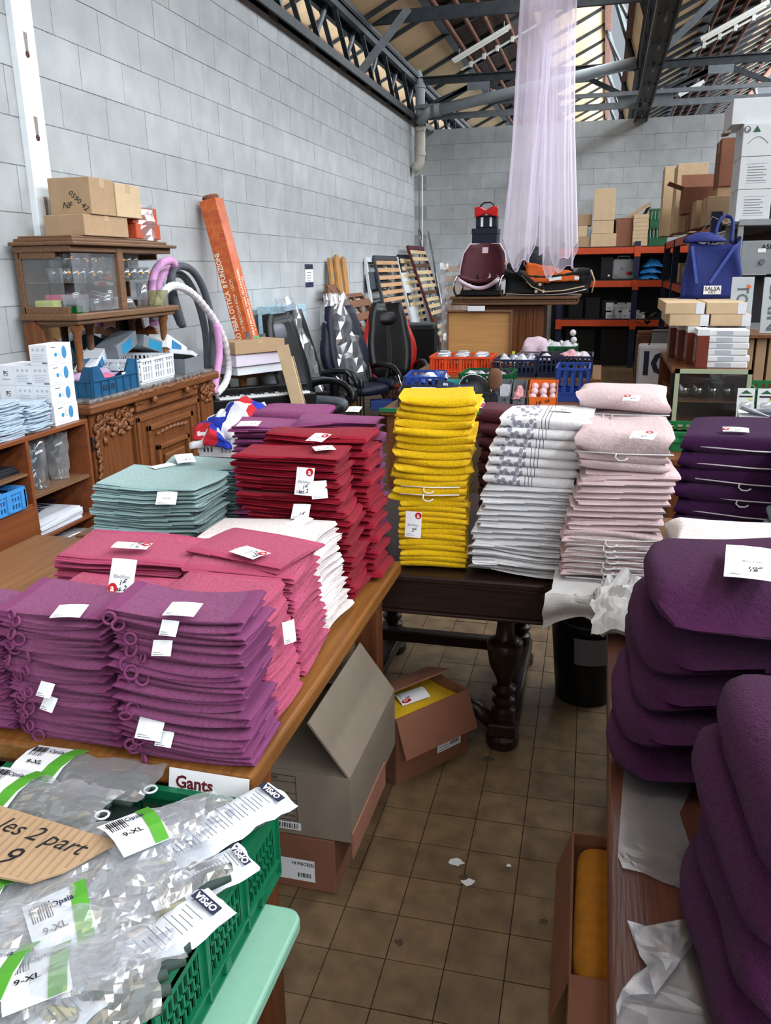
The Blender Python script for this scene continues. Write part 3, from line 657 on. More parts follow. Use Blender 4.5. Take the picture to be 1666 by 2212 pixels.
k5_ = stack('bath_towel','uppermost pale pink bath towel bulging behind the ribbed one','towel',PP_,(-.06,2.82),(.23,2.82),1,1.262,.3,TMAT('pale'),'U',1,seed=65,z0=1.195,wav=.009,over=1.05)
kb = stack('bath_towel','pale pink bath towel in the rear pale pink pile','towel',PP_,(-.05,2.84),(.22,2.84),8,1.195,.28,TMAT('pale'),'U',2,seed=66,over=1.02)
mat('hanger_white','#d8d8dc',rough=.3,var=.02)
def hanger(o, w, d0, z, white=True, hook=True):
    mb = MB(); mb.tube([(-w/2,d0-.006,z),(0,d0-.012,z-.002),(w/2,d0-.006,z)],.0022,n=5)
    if hook: mb.tube([(-.02,d0-.012,z),(-.022,d0-.016,z-.012),(-.012,d0-.019,z-.02),(.004,d0-.02,z-.019),(.014,d0-.02,z-.012)],.0026,n=5)
    return mb.obj('hanger','hanger_white',o,smooth=True)
for o in k1_: hanger(o,.26,.0,.006)
hanger(k4_[0],.28,.0,.014); hanger(k5_[0],.3,0,.012,hook=False); hanger(k2_[1],.2,.0,.01)
for o in (k4_[0],k5_[0]):
    for k in range(3):
        MB().tube([(-.1+k*.028,.3,.071),(-.1+k*.028,.1,.071),(-.1+k*.028,.03,.066),(-.1+k*.028,.004,.048)],.004,n=6).obj('woven_rib','terry_pale',o,smooth=True)
# deep purple bath sheets on the bench table
PB = 'deep purple bath sheets on the bench table'
p1 = stack('bath_sheet','deep purple bath sheet in the far pile beside the paper sheet','towel',PB,(.085,1.36),(.50,1.36),4,1.055,.40,TMAT('plum'),'U',1,turn=-1,seed=71,rend=.8,hemends=False,over=1.12,wav=.012,jx=.014,jr=.06,topx=.03,z0=.762)
p1t = stack('bath_sheet','uppermost deep purple bath sheet with a long white label','towel',PB,(.115,1.32),(.56,1.32),1,1.145,.42,TMAT('plum'),'U',1,turn=-1,seed=72,rend=.8,hemends=False,over=1.0,wav=.012,z0=1.055)
p2 = stack('bath_sheet','deep purple bath sheet in the near pile at the lower right corner','towel',PB,(.20,.80),(.62,.80),4,1.10,.44,TMAT('plum'),'U',1,turn=-1,seed=73,rend=.8,hemends=False,over=1.14,wav=.014,jx=.02,jr=.10,topx=.0,z0=.762,toplabel='uppermost deep purple bath sheet of the near pile')
# a band of towels behind, on the paper covered table
q1 = stack('bath_towel','dark violet bath towel on white hanger in the back right stack','towel','dark violet towels with hangers',(.26,2.66),(.66,2.58),8,1.175,.34,TMAT('dplum'),'U',1,seed=74,over=1.04,wav=.004,z0=.757,toplabel='topmost dark violet bath towel with a white price card')
for o in q1: hanger(o,.3,.0,.02,hook=(o is q1[-3] or o is q1[-4]))
rb = stack('blanket','crumpled red blanket behind the dark violet towels','blanket',None,(.60,3.0),(.95,3.0),3,1.2,.2,TMAT('red'),'U',1,seed=75,wav=.02,over=1.1,z0=.757)
for i,o in enumerate(rb): o['label'] = ['lowest crumpled red blanket behind the violet towels','middle crumpled red blanket behind the violet towels','top crumpled red blanket behind the violet towels'][i]
s1 = stack('bath_towel','greyish blue bath towel in the low stack beside the pink one','towel','blue and white towels on the bench table',(.20,1.98),(.56,1.98),7,1.03,.2,TMAT('blue'),'U',1,turn=0,seed=76,over=1.03,z0=.757,toplabel='greyish blue folded towel tucked under the white flowered towel')
s2 = stack('bath_towel','ivory bath towel in the stack behind the purple sheets','towel','blue and white towels on the bench table',(.19,1.81),(.60,1.81),6,1.02,.16,TMAT('cream'),'U',2,turn=-1,seed=77,over=1.03,z0=.757,toplabel='ivory towel with grey dot border draped over the stack')
s3 = stack('bath_towel','bluish grey towel at the right frame edge beside the violet stack','towel','blue and white towels on the bench table',(.52,2.42),(.8,2.42),9,1.15,.2,TMAT('blue'),'U',2,turn=-1,seed=78,over=1.03,z0=.757)
ivory = stack('bath_towel','ivory towel with embossed dot border on top of the low stack','towel',None,(.18,1.76),(.64,1.74),1,1.075,.3,TMAT('cream'),'U',1,turn=-1,seed=79,z0=1.03,wav=.01)
for k in range(16):
    MB().lathe([(.0,.0035),(.006,.003),(.011,0)],n=9).obj('embossed_dot','flower_grey',ivory[0],loc=(-.10+.017*(k%3)+U(-.004,.004),.12+.025*(k//3)+U(-.006,.006),.046),rot=(0,0,0))
# ------------------------------------------------------------------ price cards
def up_rot(yaw, tilt=0): return Euler((tilt,0,yaw))
def tagat(tw, u, v, z, yaw, tilt=0, **k): price_tag(tw, AZ(u,v,z), up_rot(yaw,tilt), **k)
price_tag(d3[-1],AZ(285,1178,1.03),up_rot(1.75,.05),w=.045,h=.09,logo=(.15,-.38),big='30x50cm',note=('1€ LES 2',))
price_tag(d4[-1],AY(264,1244,1.425),Euler((1.1,0,3.2*0)),w=.058,h=.072,logo=(-.3,-.38),big='30x50cm',note=('1€','les 2'))
price_tag(d2[-1],AZ(540,1193,1.037),up_rot(1.1,.0),w=.055,h=.088,logo=(.2,-.38),big='30x50cm',note=('1€','LES 2'))
price_tag(g1[-1],AZ(700,968,1.19),up_rot(.5),w=.06,h=.06,logo=None,note=('1€',))
price_tag(g1[-4],AY(658,1040,2.095),Euler((1.25,0,-.12)),w=.055,h=.078,logo=(.25,.34),big='30x50cm',note=('1€','les 2'))
price_tag(g1[-5],AY(690,1058,2.105),Euler((1.3,0,.5)),w=.045,h=.05,logo=None)
price_tag(g2[-1],AZ(688,945,1.21),up_rot(-.2,.2),w=.055,h=.06,logo=(.3,.2),big='30x50')
price_tag(g1[8],AY(650,1105,2.08),Euler((.7,0,.1)),w=.05,h=.05,logo=None,note=('1€',))
price_tag(h1[-1],AZ(538,915,1.168),up_rot(.25),w=.075,h=.09,logo=None,note=('1€ AN',))
price_tag(h2[-1],AZ(765,884,kz(1.205)),up_rot(.1,.1),w=.05,h=.075,logo=None,note=('4€',))
price_tag(h2[-5],AZ(735,912,kz(1.16)),up_rot(.1,.1),w=.05,h=.05,logo=None)
price_tag(f1[-1],AZ(400,990,.985),up_rot(.6,.1),w=.07,h=.11,logo=None,note=('1€ V',))
price_tag(f1[-1],AZ(350,1006,.982),up_rot(-.5),w=.05,h=.09,logo=None)
price_tag(f1[-4],AY(360,1076,2.41),Euler((.8,0,.2)),w=.07,h=.05,logo=None,big='30x50')
price_tag(ew[-1],AZ(640,1132,1.017),up_rot(-.4,.2),w=.05,h=.09,logo=None)
price_tag(YT1[5],AY(893,1133,2.50),Euler((1.4,0,-.12)),w=.055,h=.085,logo=(.3,.36),big='50x90cm',note=('2€',))
for o in YT2[1:3]: hanger(o,.2,.0,.008)
for o, uv, yw in ((pa[-1],(395,1316),.1),(pb[-1],(150,1320),.25)): price_tag(o,AZ(*uv,o.location.z+.027),up_rot(yw,.1),w=.06,h=.05,logo=None)
for o, uv in ((pa[16],(365,1357)),(pa[14],(350,1400)),(pa[5],(325,1570)),(pa[3],(355,1596)),(pb[10],(98,1490)),(pb[8],(105,1520))):
    price_tag(o,AY(*uv,1.252),Euler((.9,.0,U(-.4,.3))),w=.036 if o is not pa[5] else .055,h=.03 if o is not pa[5] else .05,logo=None)
price_tag(d1[8],AY(625,1365,1.52),Euler((1.45,0,.9)),w=.03,h=.05,logo=None)
price_tag(k4_[0],AZ(1390,940,1.225),up_rot(-.2,.1),w=.065,h=.075,logo=(.2,.36),note=('6€',))
price_tag(k5_[0],AZ(1365,860,1.275),up_rot(-.15,.15),w=.05,h=.06,logo=(-.3,.3),note=('6€',))
price_tag(q1[-1],AZ(1590,928,1.19),up_rot(-.1,.1),w=.075,h=.05,logo=(-.38,0),note=('5€',))
price_tag(w3[-1],AZ(1215,885,kz(1.255)),up_rot(-.1,.1),w=.07,h=.05,logo=None,note=('4€',))
price_tag(p1t[0],AZ(1625,1215,1.195),up_rot(-.15,.0),w=.085,h=.17,logo=None,big='80x150',note=('10€','18'))
# ================================================================== CONTAINERS
mat('card_brown','#a58a6c',rough=.85,var=.06,vs=15,bump=.08,bs=60)
mat('card_light','#c3ab8a',rough=.85,var=.05,vs=15,bump=.08,bs=60)
mat('card_red','#7d5340',rough=.85,var=.08,vs=12,bump=.08,bs=60)
mat('card_taupe','#7f7467',rough=.85,var=.06,vs=15,bump=.08,bs=60)
mat('card_dark','#6b4a38',rough=.85,var=.08,vs=15)
mat('card_white','#d5d9df',rough=.6,var=.03,vs=15)
mat('tape_brown','#b49a78',rough=.3,var=.04,spec=.6)
mat('tape_dark','#8c7050',rough=.3,var=.04,spec=.6)
def carton(name, label, loc, size, rz=0, m='card_brown', tape='tape_brown', group=None, cat='box', prints=None, axis='x', rot=None):
    """closed carton: body, lid seam, tape; prints: list of (face, dx, dz, w, h, material)"""
    w, d, h = size; t = thing(name, label, cat, loc, rz, group, rot=rot)
    MB().bx(-w/2,-d/2,0,w/2,d/2,h).obj('body',m,t,bevel=.004)
    if tape:
        mb = MB()
        if axis == 'x':
            mb.bx(-w/2-.0008,-.025,h*.75,w/2+.0008,.025,h+.0008)
        else: mb.bx(-.025,-d/2-.0008,h*.75,.025,d/2+.0008,h+.0008)
        mb.obj('tape',tape,t)
    MB().bx(-w/2+.004,-.001,h-.0005,w/2-.004,.001,h+.0006).obj('lid_seam','card_dark',t)
    for f, dx, dz, pw, ph, pm in (prints or []):
        q = MB()
        if f == '-y': q.bx(dx-pw/2,-d/2-.0012,dz-ph/2,dx+pw/2,-d/2-.0004,dz+ph/2)
        elif f == '+x': q.bx(w/2+.0004,dx-pw/2,dz-ph/2,w/2+.0012,dx+pw/2,dz+ph/2)
        elif f == '-x': q.bx(-w/2-.0012,dx-pw/2,dz-ph/2,-w/2-.0004,dx+pw/2,dz+ph/2)
        q.obj('printed_patch',pm,t)
    return t
def open_carton(name, label, loc, size, rz, m, inner='card_dark', flaps=(), th=.006):
    """carton with walls, floor and hinged flaps; flaps: (side, angle from upright outwards, length)"""
    w, d, h = size; t = thing(name, label, 'box', loc, rz)
    MB().bx(-w/2,-d/2,0,w/2,-d/2+th,h).obj('wall_panel',m,t); MB().bx(-w/2,d/2-th,0,w/2,d/2,h).obj('wall_panel',m,t)
    MB().bx(-w/2,-d/2+th,0,-w/2+th,d/2-th,h).obj('wall_panel',m,t); MB().bx(w/2-th,-d/2+th,0,w/2,d/2-th,h).obj('wall_panel',m,t)
    MB().bx(-w/2+th,-d/2+th,0,w/2-th,d/2-th,th).obj('bottom_panel',m,t)
    for s, a, l in flaps:
        L = w if s in ('-y','+y') else d
        o = MB().bx(-L/2+.002,-th/2,0,L/2-.002,th/2,l).obj('flap',m,t)
        p, yaw = {'-y':((0,-d/2+th/2,h),0),'+y':((0,d/2-th/2,h),PI),'+x':((w/2-th/2,0,h),PI/2),'-x':((-w/2+th/2,0,h),-PI/2)}[s]
        o.location = p; o.rotation_euler = Euler((a,0,yaw),'XYZ')
    return t
def crate(name, label, loc, size, rz, m, group=None, nslat=10, band=.3, rim=.012, dip=None, th=.006, cat='crate', rows=1):
    """slatted plastic crate: rim, corner posts, slats with gaps, bottom"""
    w, d, h = size; t = thing(name, label, cat, loc, rz, group)
    def side(L, M):
        mb = MB(); x0 = -L/2
        mb.bx(x0,-rim,h-.018,-x0,rim*.2,h); mb.bx(x0,-th/2,0,-x0,th/2,h*band); mb.bx(x0,-rim*.7,h*band-.006,-x0,th/2,h*band+.004)
        n = nslat if L >= max(w,d)*.99 else max(4,int(nslat*min(w,d)/max(w,d)))
        for k in range(n+1):
            x = x0+L*k/n; big = k % 5 == 0 or k == n
            mb.bx(max(x0,x-(.014 if big else L/n*.22)),-th*(1.6 if big else .5),h*band,min(-x0,x+(.014 if big else L/n*.22)),th/2,h-.012)
        for r in range(1,rows): z = h*band+(h*(1-band))*r/rows; mb.bx(x0,-th*.6,z-.005,-x0,th/2,z+.005)
        return mb.xf(M)
    for L, off, a in ((w,-d/2,0),(w,d/2,PI),(d,-w/2,-PI/2),(d,w/2,PI/2)):
        M = Matrix.Rotation(a,4,'Z') @ Matrix.Translation((0,-(d/2 if L is w and a in (0,PI) else w/2),0))
        side(L,M).obj('side_wall',m,t)
    MB().bx(-w/2,-d/2,0,w/2,d/2,.006).obj('bottom',m,t)
    return t
mat('glass','#eef3f5',rough=.02,var=.0,trans=1,ior=1.3,spec=.5)
plastic('pane',(.95,.97,.975),gloss=.03,rough=.02)
plastic('clear_wrap',(.93,.95,.98),gloss=.22,rough=.12)
plastic('film',(.95,.97,.99),gloss=.30,rough=.15)
plastic('glassware',(.86,.90,.92),gloss=.16,rough=.03)
# ================================================================== SIDEBOARD
wood('side_oak','#754524','#5a331b',rough=.42,axis='Z',sc_=4)
wood('side_oak_h','#7d4d2b','#5f381f',rough=.42,axis='Y',sc_=4)
wood('case_oak','#75553c','#5c412d',rough=.5,axis='Y',sc_=4)
mat('marble','#2b2a2b',rough=.2,rgb2='#8f8a86',vs=26,detail=6)
SB = thing('carved_sideboard','carved oak sideboard with marble top and scrolled frieze against the wall','sideboard',(-2.97,4.72,0))
def sb(n,m,*b,bevel=.004,**k): return MB().bx(*b).obj(n,m,SB,bevel=bevel,world=True,**k)
sb('carcass','side_oak',-3.2,3.96,.05,-2.74,5.50,.93)
sb('plinth','side_oak_h',-3.2,3.95,0,-2.72,5.51,.08)
sb('cornice','side_oak_h',-3.22,3.92,.93,-2.68,5.54,.985,bevel=.014)
sb('marble_top','marble',-3.22,3.96,.985,-2.71,5.50,1.005,bevel=.004)
for y0, y1 in ((3.97,4.36),(5.30,5.49)):
    sb('side_panel','side_oak',-2.74,y0,.1,-2.722,y1,.93)
    n = 4
    for k in range(1,n): yy = y0+(y1-y0)*k/n; sb('panel_groove','card_dark',-2.7225,yy-.002,.12,-2.7212,yy+.002,.68,bevel=0)
dr = sb('drawer','side_oak_h',-2.74,4.43,.86,-2.708,5.24,.965,bevel=.008)
for y in (4.6,5.03):
    MB().lathe([(.0,0),(.012,0),(.01,.014),(.022,.024),(.026,.034),(.02,.042),(.0,.042)],n=14).obj('knob','side_oak_h',dr,loc=(.262,y-4.72,.915),rot=(0,PI/2,0),smooth=True)
door = sb('door','side_oak',-2.74,4.40,.1,-2.716,5.26,.84,bevel=.004)
def frame(y0,y1,z0,z1,wd,dp,x,name='door_moulding'):
    mb = MB(); mb.bx(x,y0,z0,x+dp,y0+wd,z1); mb.bx(x,y1-wd,z0,x+dp,y1,z1); mb.bx(x,y0,z0,x+dp,y1,z0+wd); mb.bx(x,y0,z1-wd,x+dp,y1,z1)
    o = mb.obj(name,'side_oak_h',SB,bevel=.003,world=True); o.parent = door; return o
frame(4.42,5.24,.14,.83,.03,.012,-2.716); frame(4.53,5.13,.2,.76,.035,.016,-2.716); frame(4.62,5.04,.24,.62,.03,.024,-2.716)
MB().bx(-2.716,4.7,.26,-2.69,4.96,.55).obj('door_boss','side_oak_h',SB,bevel=.01,world=True).parent = door
MB().lathe([(.0,0),(.008,0),(.007,.012),(.014,.02),(.012,.028),(.0,.03)],n=12).obj('door_knob','card_light',door,loc=(.262,4.43-4.72,.47),rot=(0,PI/2,0),smooth=True)
sb('hinge','ink',-2.735,3.965,.72,-2.72,3.972,.80,bevel=0); sb('hinge','ink',-2.735,3.965,.30,-2.72,3.972,.38,bevel=0)
rc = random.Random(5)
def scroll(y, z, r, turns=1.6, flip=1, th=.008, x=-2.712, nm='carved_scroll'):
    pts = [(x, y+flip*r*(1-.8*k/22)*math.cos(k/22*turns*2*PI), z+r*(1-.8*k/22)*math.sin(k/22*turns*2*PI)) for k in range(23)]
    MB().tube(pts,[th*(1.2-.6*k/22) for k in range(23)],n=6).obj(nm,'side_oak_h',SB,smooth=True,world=True)
def leaf(y, z, a, l, w, x=-2.713):
    mb = MB(); d = Vector((0,math.cos(a),math.sin(a))); p = Vector((0,-math.sin(a),math.cos(a))); c = Vector((x,y,z))
    vs = []
    for k in range(7):
        f = k/6; ww = w*math.sin(PI*min(1,f*1.05)) if f < .95 else 0
        vs += [c+d*(l*f)+p*ww, c+d*(l*f)+Vector((.014*math.sin(PI*f)+.003,0,0)), c+d*(l*f)-p*ww]
    fs = [(k*3+j,k*3+j+1,k*3+j+4,k*3+j+3) for k in range(6) for j in (0,1)]
    mb.add(vs,fs).obj('carved_leaf','side_oak_h',SB,smooth=True,world=True)
for y0, y1 in ((3.99,4.38),(5.30,5.50)):
    n = int((y1-y0)/.03)
    for k in range(n):
        y = y0+(y1-y0)*(k+.5)/n; scroll(y,.90-.1*rc.random(),.022+.012*rc.random(),flip=rc.choice((1,-1)))
        leaf(y,.80+rc.uniform(-.03,.05),rc.uniform(0,6.28),.06,.016); leaf(y,.87+rc.uniform(-.03,.03),rc.uniform(0,6.28),.05,.014)
for k in range(9): scroll(4.0+rc.uniform(-.01,.012),.78-.045*k,.02-.0012*k,flip=(-1)**k); leaf(4.0,.78-.045*k,-PI/2+rc.uniform(-.4,.4),.06,.012)
for k in range(14): leaf(4.42+.06*k,.975+rc.uniform(-.006,.006),rc.uniform(-.3,.3),.06,.013,x=-2.684)
for y, f in ((4.44,1),(5.23,-1)):
    for k in range(3): scroll(y,.905,.055-.014*k,turns=.55,flip=f,x=-2.708)
for k in range(8): leaf(4.62+.052*k,.69+.012*math.sin(k*PI/7),.2,.055,.012,x=-2.70)
# --- hutch on the sideboard
HU = thing('display_hutch','oak hutch with glass display case of tumblers above the sideboard','hutch',(-3.02,4.45,1.005))
def hu(n,m,*b,bevel=.004): return MB().bx(*b).obj(n,m,HU,bevel=bevel,world=True)
hu('back_board','case_oak',-3.21,4.16,1.45,-3.195,5.28,1.85)
hu('case_floor','case_oak',-3.21,4.12,1.425,-2.83,5.30,1.462,bevel=.008)
hu('case_base_moulding','case_oak',-3.2,4.15,1.40,-2.85,5.27,1.425,bevel=.008)
hu('case_top','case_oak',-3.21,4.14,1.795,-2.84,5.26,1.83)
hu('cornice_step','case_oak',-3.22,4.12,1.83,-2.80,5.28,1.85,bevel=.006); hu('cornice_step','case_oak',-3.22,4.17,1.85,-2.84,5.22,1.87,bevel=.006); hu('cornice_step','case_oak',-3.22,4.21,1.87,-2.87,5.16,1.885,bevel=.006)
for y in (4.15,5.255): hu('case_end_frame','case_oak',-3.21,y,1.46,-3.175,y+.02,1.80); hu('case_end_rail','case_oak',-3.19,y,1.76,-2.95,y+.02,1.80); hu('case_end_rail','case_oak',-3.19,y,1.46,-2.9,y+.02,1.50)
hu('centre_post','case_oak',-2.865,4.60,1.43,-2.835,4.66,1.83)
hu('side_pane','pane',-3.18,4.158,1.50,-2.92,4.162,1.77,bevel=0); hu('side_pane','pane',-3.18,5.263,1.50,-2.92,5.267,1.77,bevel=0)
hu('glass_shelf','pane',-3.19,4.17,1.628,-2.87,5.25,1.634,bevel=0)
hu('front_pane','pane',-2.862,4.17,1.47,-2.858,4.60,1.79,bevel=0)
lp = [(.028,0),(.028,.12),(.022,.13),(.03,.14),(.022,.16),(.02,.2),(.024,.34),(.036,.37),(.036,.395)]
for y in (4.2,5.18): MB().lathe(lp,(-2.9,y,1.006),n=14).obj('column','side_oak_h',HU,world=True,auto=40)
for x, y in ((-3.1,4.62),(-3.15,5.2)): MB().lathe(lp,(x,y,1.006),n=12).obj('column','card_dark',HU,world=True,auto=40)
def ear(y):
    P = [(-.16,0),(.1,0),(.1,.22),(.07,.30),(.02,.32),(-.02,.30),(-.03,.36),(-.08,.42),(-.14,.42),(-.16,.38)]
    return P
M = Matrix.Translation((-3.05,4.17,1.006)) @ Matrix.Rotation(PI/2,4,'X')
MB().prism(ear(0),.03,M).obj('scroll_bracket','side_oak',HU,bevel=.005,world=True)
M = Matrix.Translation((-3.06,5.26,1.006)) @ Matrix.Rotation(PI/2,4,'X')
MB().prism(ear(0),.03,M).obj('scroll_bracket','side_oak',HU,bevel=.005,world=True)
mat('mirror','#b9c0c4',rough=.06,metal=1,var=.0)
hu('back_mirror','mirror',-3.195,4.24,1.02,-3.19,5.24,1.38,bevel=0); hu('mirror_rail','card_light',-3.19,4.24,1.37,-3.17,5.24,1.40)
# --- glasses in the case
mat('sticker_orange','#f0a020',rough=.5,var=.03)
def tumbler_mesh(r0,r1,h,n=12): return meshof(MB().lathe([(0,.004),(r0,.0),(r1,h),(r1-.003,h),(r0-.003,.012),(0,.012)],n=n),'tumbler','glassware',smooth=True)
tm = tumbler_mesh(.026,.034,.075); stk = meshof(MB().bx(-.010,-.001,-.006,.010,.0,.006),'price_sticker','sticker_orange')
rg = random.Random(9); cnt = 0
for lay in range(2):
    for row in range(2):
        for k in range(12 if lay == 0 else 10):
            y = 4.21+k*.078+lay*.03
            if 4.58 < y < 4.7: continue
            t = bpy.data.objects.new('tumbler',tm); COL.objects.link(t); t.location = (-2.94-row*.08+rg.uniform(-.006,.006),y+rg.uniform(-.005,.005),1.635+lay*.0765)
            tag(t,'small clear tumbler on the glass shelf, %s row, %s layer, %s from the left' % (('front','rear')[row],('lower','upper')[lay],(['first']+ORD[1:])[k]),'glass','tumblers on the glass shelf of the hutch')
            if row == 0 and rg.random() < .6: inst(stk,'price_sticker',t,(.033,0,.04+rg.uniform(-.01,.015)),(rg.uniform(-.1,.1),0,PI/2))
def vessel(name,label,loc,prof,m='glassware',n=14,cat='glass',rz=0):
    t = thing(name,label,cat,loc,rz); MB().lathe(prof,n=n).obj('bowl',m,t,smooth=n>6,auto=None if n>6 else 30); return t
def cup(r0,r1,h,t=.003): return [(0,.005),(r0,0),(r1,h),(r1-t,h),(r0-t,.012),(0,.012)]
vessel('square_vase','square clear glass vase at the near end of the lower case shelf',(-2.93,4.27,1.464),cup(.065,.075,.10),n=4,rz=PI/4)
mat('green_glass','#0c7a2a',rough=.1,var=.0,trans=.6)
vessel('candle_cup','small green square candle cup in the hutch',(-2.885,4.21,1.464),cup(.03,.03,.04),m='green_glass',n=4,rz=PI/4)
vessel('shot_glass','small tapered clear cup with white print in the hutch',(-2.89,4.39,1.464),cup(.022,.03,.075))
vessel('cube_vase','thick rounded glass votive beside the centre post',(-2.90,4.51,1.464),cup(.045,.04,.10,.01),n=8)
vessel('wide_vase','wide low glass bowl right of the centre post',(-2.93,4.77,1.464),cup(.075,.05,.07,.008))
vessel('tall_vase','tall straight glass vase behind the centre post',(-3.03,4.74,1.464),cup(.04,.042,.155))
vessel('tall_glass','tall straight drinking glass near the right end of the case',(-2.92,4.98,1.464),cup(.032,.034,.15))
plastic('yellow_glass',(.88,.89,.66),gloss=.2,rough=.05)
vessel('square_cup','pale yellowish square glass pot at the right end of the case',(-2.9,5.15,1.464),cup(.065,.07,.10),m='yellow_glass',n=4,rz=PI/4)
vessel('faceted_vase','tall faceted clear vase behind the lower shelf glasses',(-3.06,4.42,1.464),cup(.05,.055,.15),n=8)
carton('gift_box','lime green box lying at the near end of the case',(-3.07,4.27,1.464),(.12,.2,.07),m=mat('lime_card','#b9bb62',rough=.7),tape=None)
carton('gift_box','pink topped small box in the display case',(-3.06,4.31,1.464),(.1,.14,.10),m=mat('pink_card','#c94a68',rough=.7),tape=None)
# --- on top of the hutch
carton('moving_carton','lower brown taped carton lying on the hutch',(-2.99,4.56,1.886),(.26,.46,.115),m='card_brown')
c = carton('moving_carton','upper left brown carton on the hutch with handwritten code',(-2.985,4.53,2.003),(.27,.25,.20),m='card_brown')
rr_ = face_rot((0,-1,0)); text('NF',.05,'ink',c,(-.02,-.127,.05),rr_,name='handwriting',shear=.2); text('0590 42',.045,'ink',c,(.055,-.127,.075),Euler((PI/2,.75,0)) ,name='handwriting',shear=.2)
carton('moving_carton','upper right brown carton on the hutch',(-2.985,4.81,2.003),(.27,.28,.19),m='card_light')
mat('orange_card','#b1492a',rough=.5,var=.06)
c = carton('shoe_box','lower orange box wrapped in clear film on the hutch',(-2.99,5.05,1.886),(.24,.30,.09),m='orange_card',tape=None)
def crumple(fn, nu, nv, amp, seed, sc_=14):
    """noisy film sheet"""
    def g(a,b):
        p = Vector(fn(a,b)); q = p*sc_+Vector((seed*3.1,seed*1.7,0)); n_ = noise.noise_vector(q); return p+n_*amp
    mb = MB(); mb.grid(g,nu,nv); return mb
wr = crumple(lambda a,b: Vector((.13*math.cos(a*2*PI)*1.05,.17*math.sin(a*2*PI),.0+.2*b)),22,8,.02,3); wr.obj('film_wrap','film',c)
carton('shoe_box','upper orange box wrapped in clear film on the hutch',(-3.0,5.04,1.978),(.24,.30,.10),m='orange_card',tape=None)
# --- on the marble top
mat('crate_blue','#1f5276',rough=.4,var=.08); mat('crate_white','#d8dde2',rough=.4,var=.03)
def dipcrate(name,label,loc,size,rz,m):
    w,d,h = size; t = thing(name,label,'crate',loc,rz)
    for a,L,o in ((0,w,d/2),(PI,w,d/2),(PI/2,d,w/2),(-PI/2,d,w/2)):
        mb = MB(); mb.bx(-L/2,-.004,0,L/2,.004,h*.55); mb.bx(-L/2,-.012,h*.5,L/2,.004,h*.55)
        for s in (-1,1): mb.prism([(s*L/2,0),(s*L*.36,0),(s*L*.26,-.0),(s*L*.34,h*.45),(s*L/2,h*.45)][::s] if False else [(s*L/2,h*.5),(s*L*.22,h*.5),(s*L*.34,h),(s*L/2,h)],.008,Matrix.Translation((0,.004,0))@Matrix.Rotation(PI/2,4,'X'))
        for k in range(7): x = -L/2+L*k/6; mb.bx(x-.004,-.012,0,x+.004,0,h*.52 if 0<k<6 else h)
        mb.xf(Matrix.Rotation(a,4,'Z')@Matrix.Translation((0,-o,0))); mb.obj('side_wall',m,t)
        sl = MB()
        for k in range(8): sl.bx(-L*.3+k*.016,-.0052,h*.14,-L*.3+k*.016+.006,-.0042,h*.34)
        sl.xf(Matrix.Rotation(a,4,'Z')@Matrix.Translation((0,-o,0))); sl.obj('slots','ink',t)
    MB().bx(-w/2,-d/2,0,w/2,d/2,.006).obj('bottom',m,t); return t
bc = dipcrate('blue_crate','dark blue plastic crate with cut-out sides on the marble top',(-2.90,4.30,1.006),(.30,.46,.17),0,'crate_blue')
MB().bx(-.028,0,-.03,.028,.001,.03).obj('price_note','white_card',bc,loc=(.153,.1,.075),rot=(0,0,PI/2))
mat('mask_lilac','#a98fb0',rough=.8,var=.15); mat('mask_pink','#c9607e',rough=.8,var=.15)
for i,(x,y,m_) in enumerate(((-2.93,4.2,'mask_lilac'),(-2.88,4.31,'mask_pink'),(-2.94,4.4,'mask_lilac'))):
    cr_ = crumple(lambda a,b:Vector(((a-.5)*.18,(b-.5)*.16,.04*math.sin(a*PI)*math.sin(b*PI))),10,10,.025,i+2,20)
    cr_.obj('wrapped_cloth',m_,None,loc=(x,y,1.085),smooth=True,solid=.008); o = bpy.data.objects[-1] if False else None
for o in [o for o in COL.objects if o.name.startswith('wrapped_cloth')]:
    tag(o,{'wrapped_cloth':'lilac bagged cloth at the near end of the blue crate','wrapped_cloth.001':'pink bagged cloth in the middle of the blue crate','wrapped_cloth.002':'lilac bagged cloth at the far end of the blue crate'}[o.name],'cloth')
crate('white_crate','white lattice plastic crate right of the blue crate',(-2.93,4.82,1.006),(.32,.42,.155),0,'crate_white',nslat=14,band=.12,rows=3)
mat('box_grey','#6f757c',rough=.5,var=.05); mat('box_blue','#2c6f9c',rough=.5,var=.2,vs=40); mat('box_teal','#1d7aa0',rough=.5,var=.05)
open_carton('grey_tray','open grey card tray with a price note on the marble end',(-2.86,5.30,1.006),(.22,.28,.10),0,'box_grey')
def ship(name,label,loc,size,rot,m1,m2):
    t = thing(name,label,'box',loc,rot=rot); w,d,h = size
    MB().bx(-w/2,-d/2,0,w/2,d/2,h).obj('body',m1,t,bevel=.003); MB().bx(-w/2-.001,-d*.3,h*.1,w/2+.001,d*.2,h*.8).obj('printed_band',m2,t); return t
ship('glove_box','tilted white and blue glove box behind the white crate',(-3.06,4.55,1.10),(.12,.28,.08),Euler((.45,0,.2)),'card_white','box_blue')
ship('glove_box','grey glove box lying across the crates',(-3.02,4.80,1.19),(.14,.30,.09),Euler((.25,0,.1)),'box_grey','box_teal')
ship('glove_box','teal and grey box leaning right of the rear column',(-2.98,5.08,1.17),(.14,.28,.08),Euler((-.3,0,-.1)),'box_grey','box_teal')
ship('glove_box','white glove box with blue print sloping to the right',(-2.95,5.30,1.13),(.14,.34,.09),Euler((-.35,0,.1)),'card_white','box_blue')
ship('glove_box','opened white box at the right end of the marble',(-2.86,5.34,1.11),(.18,.26,.03),Euler((-.2,.1,.3)),'card_white','card_white')
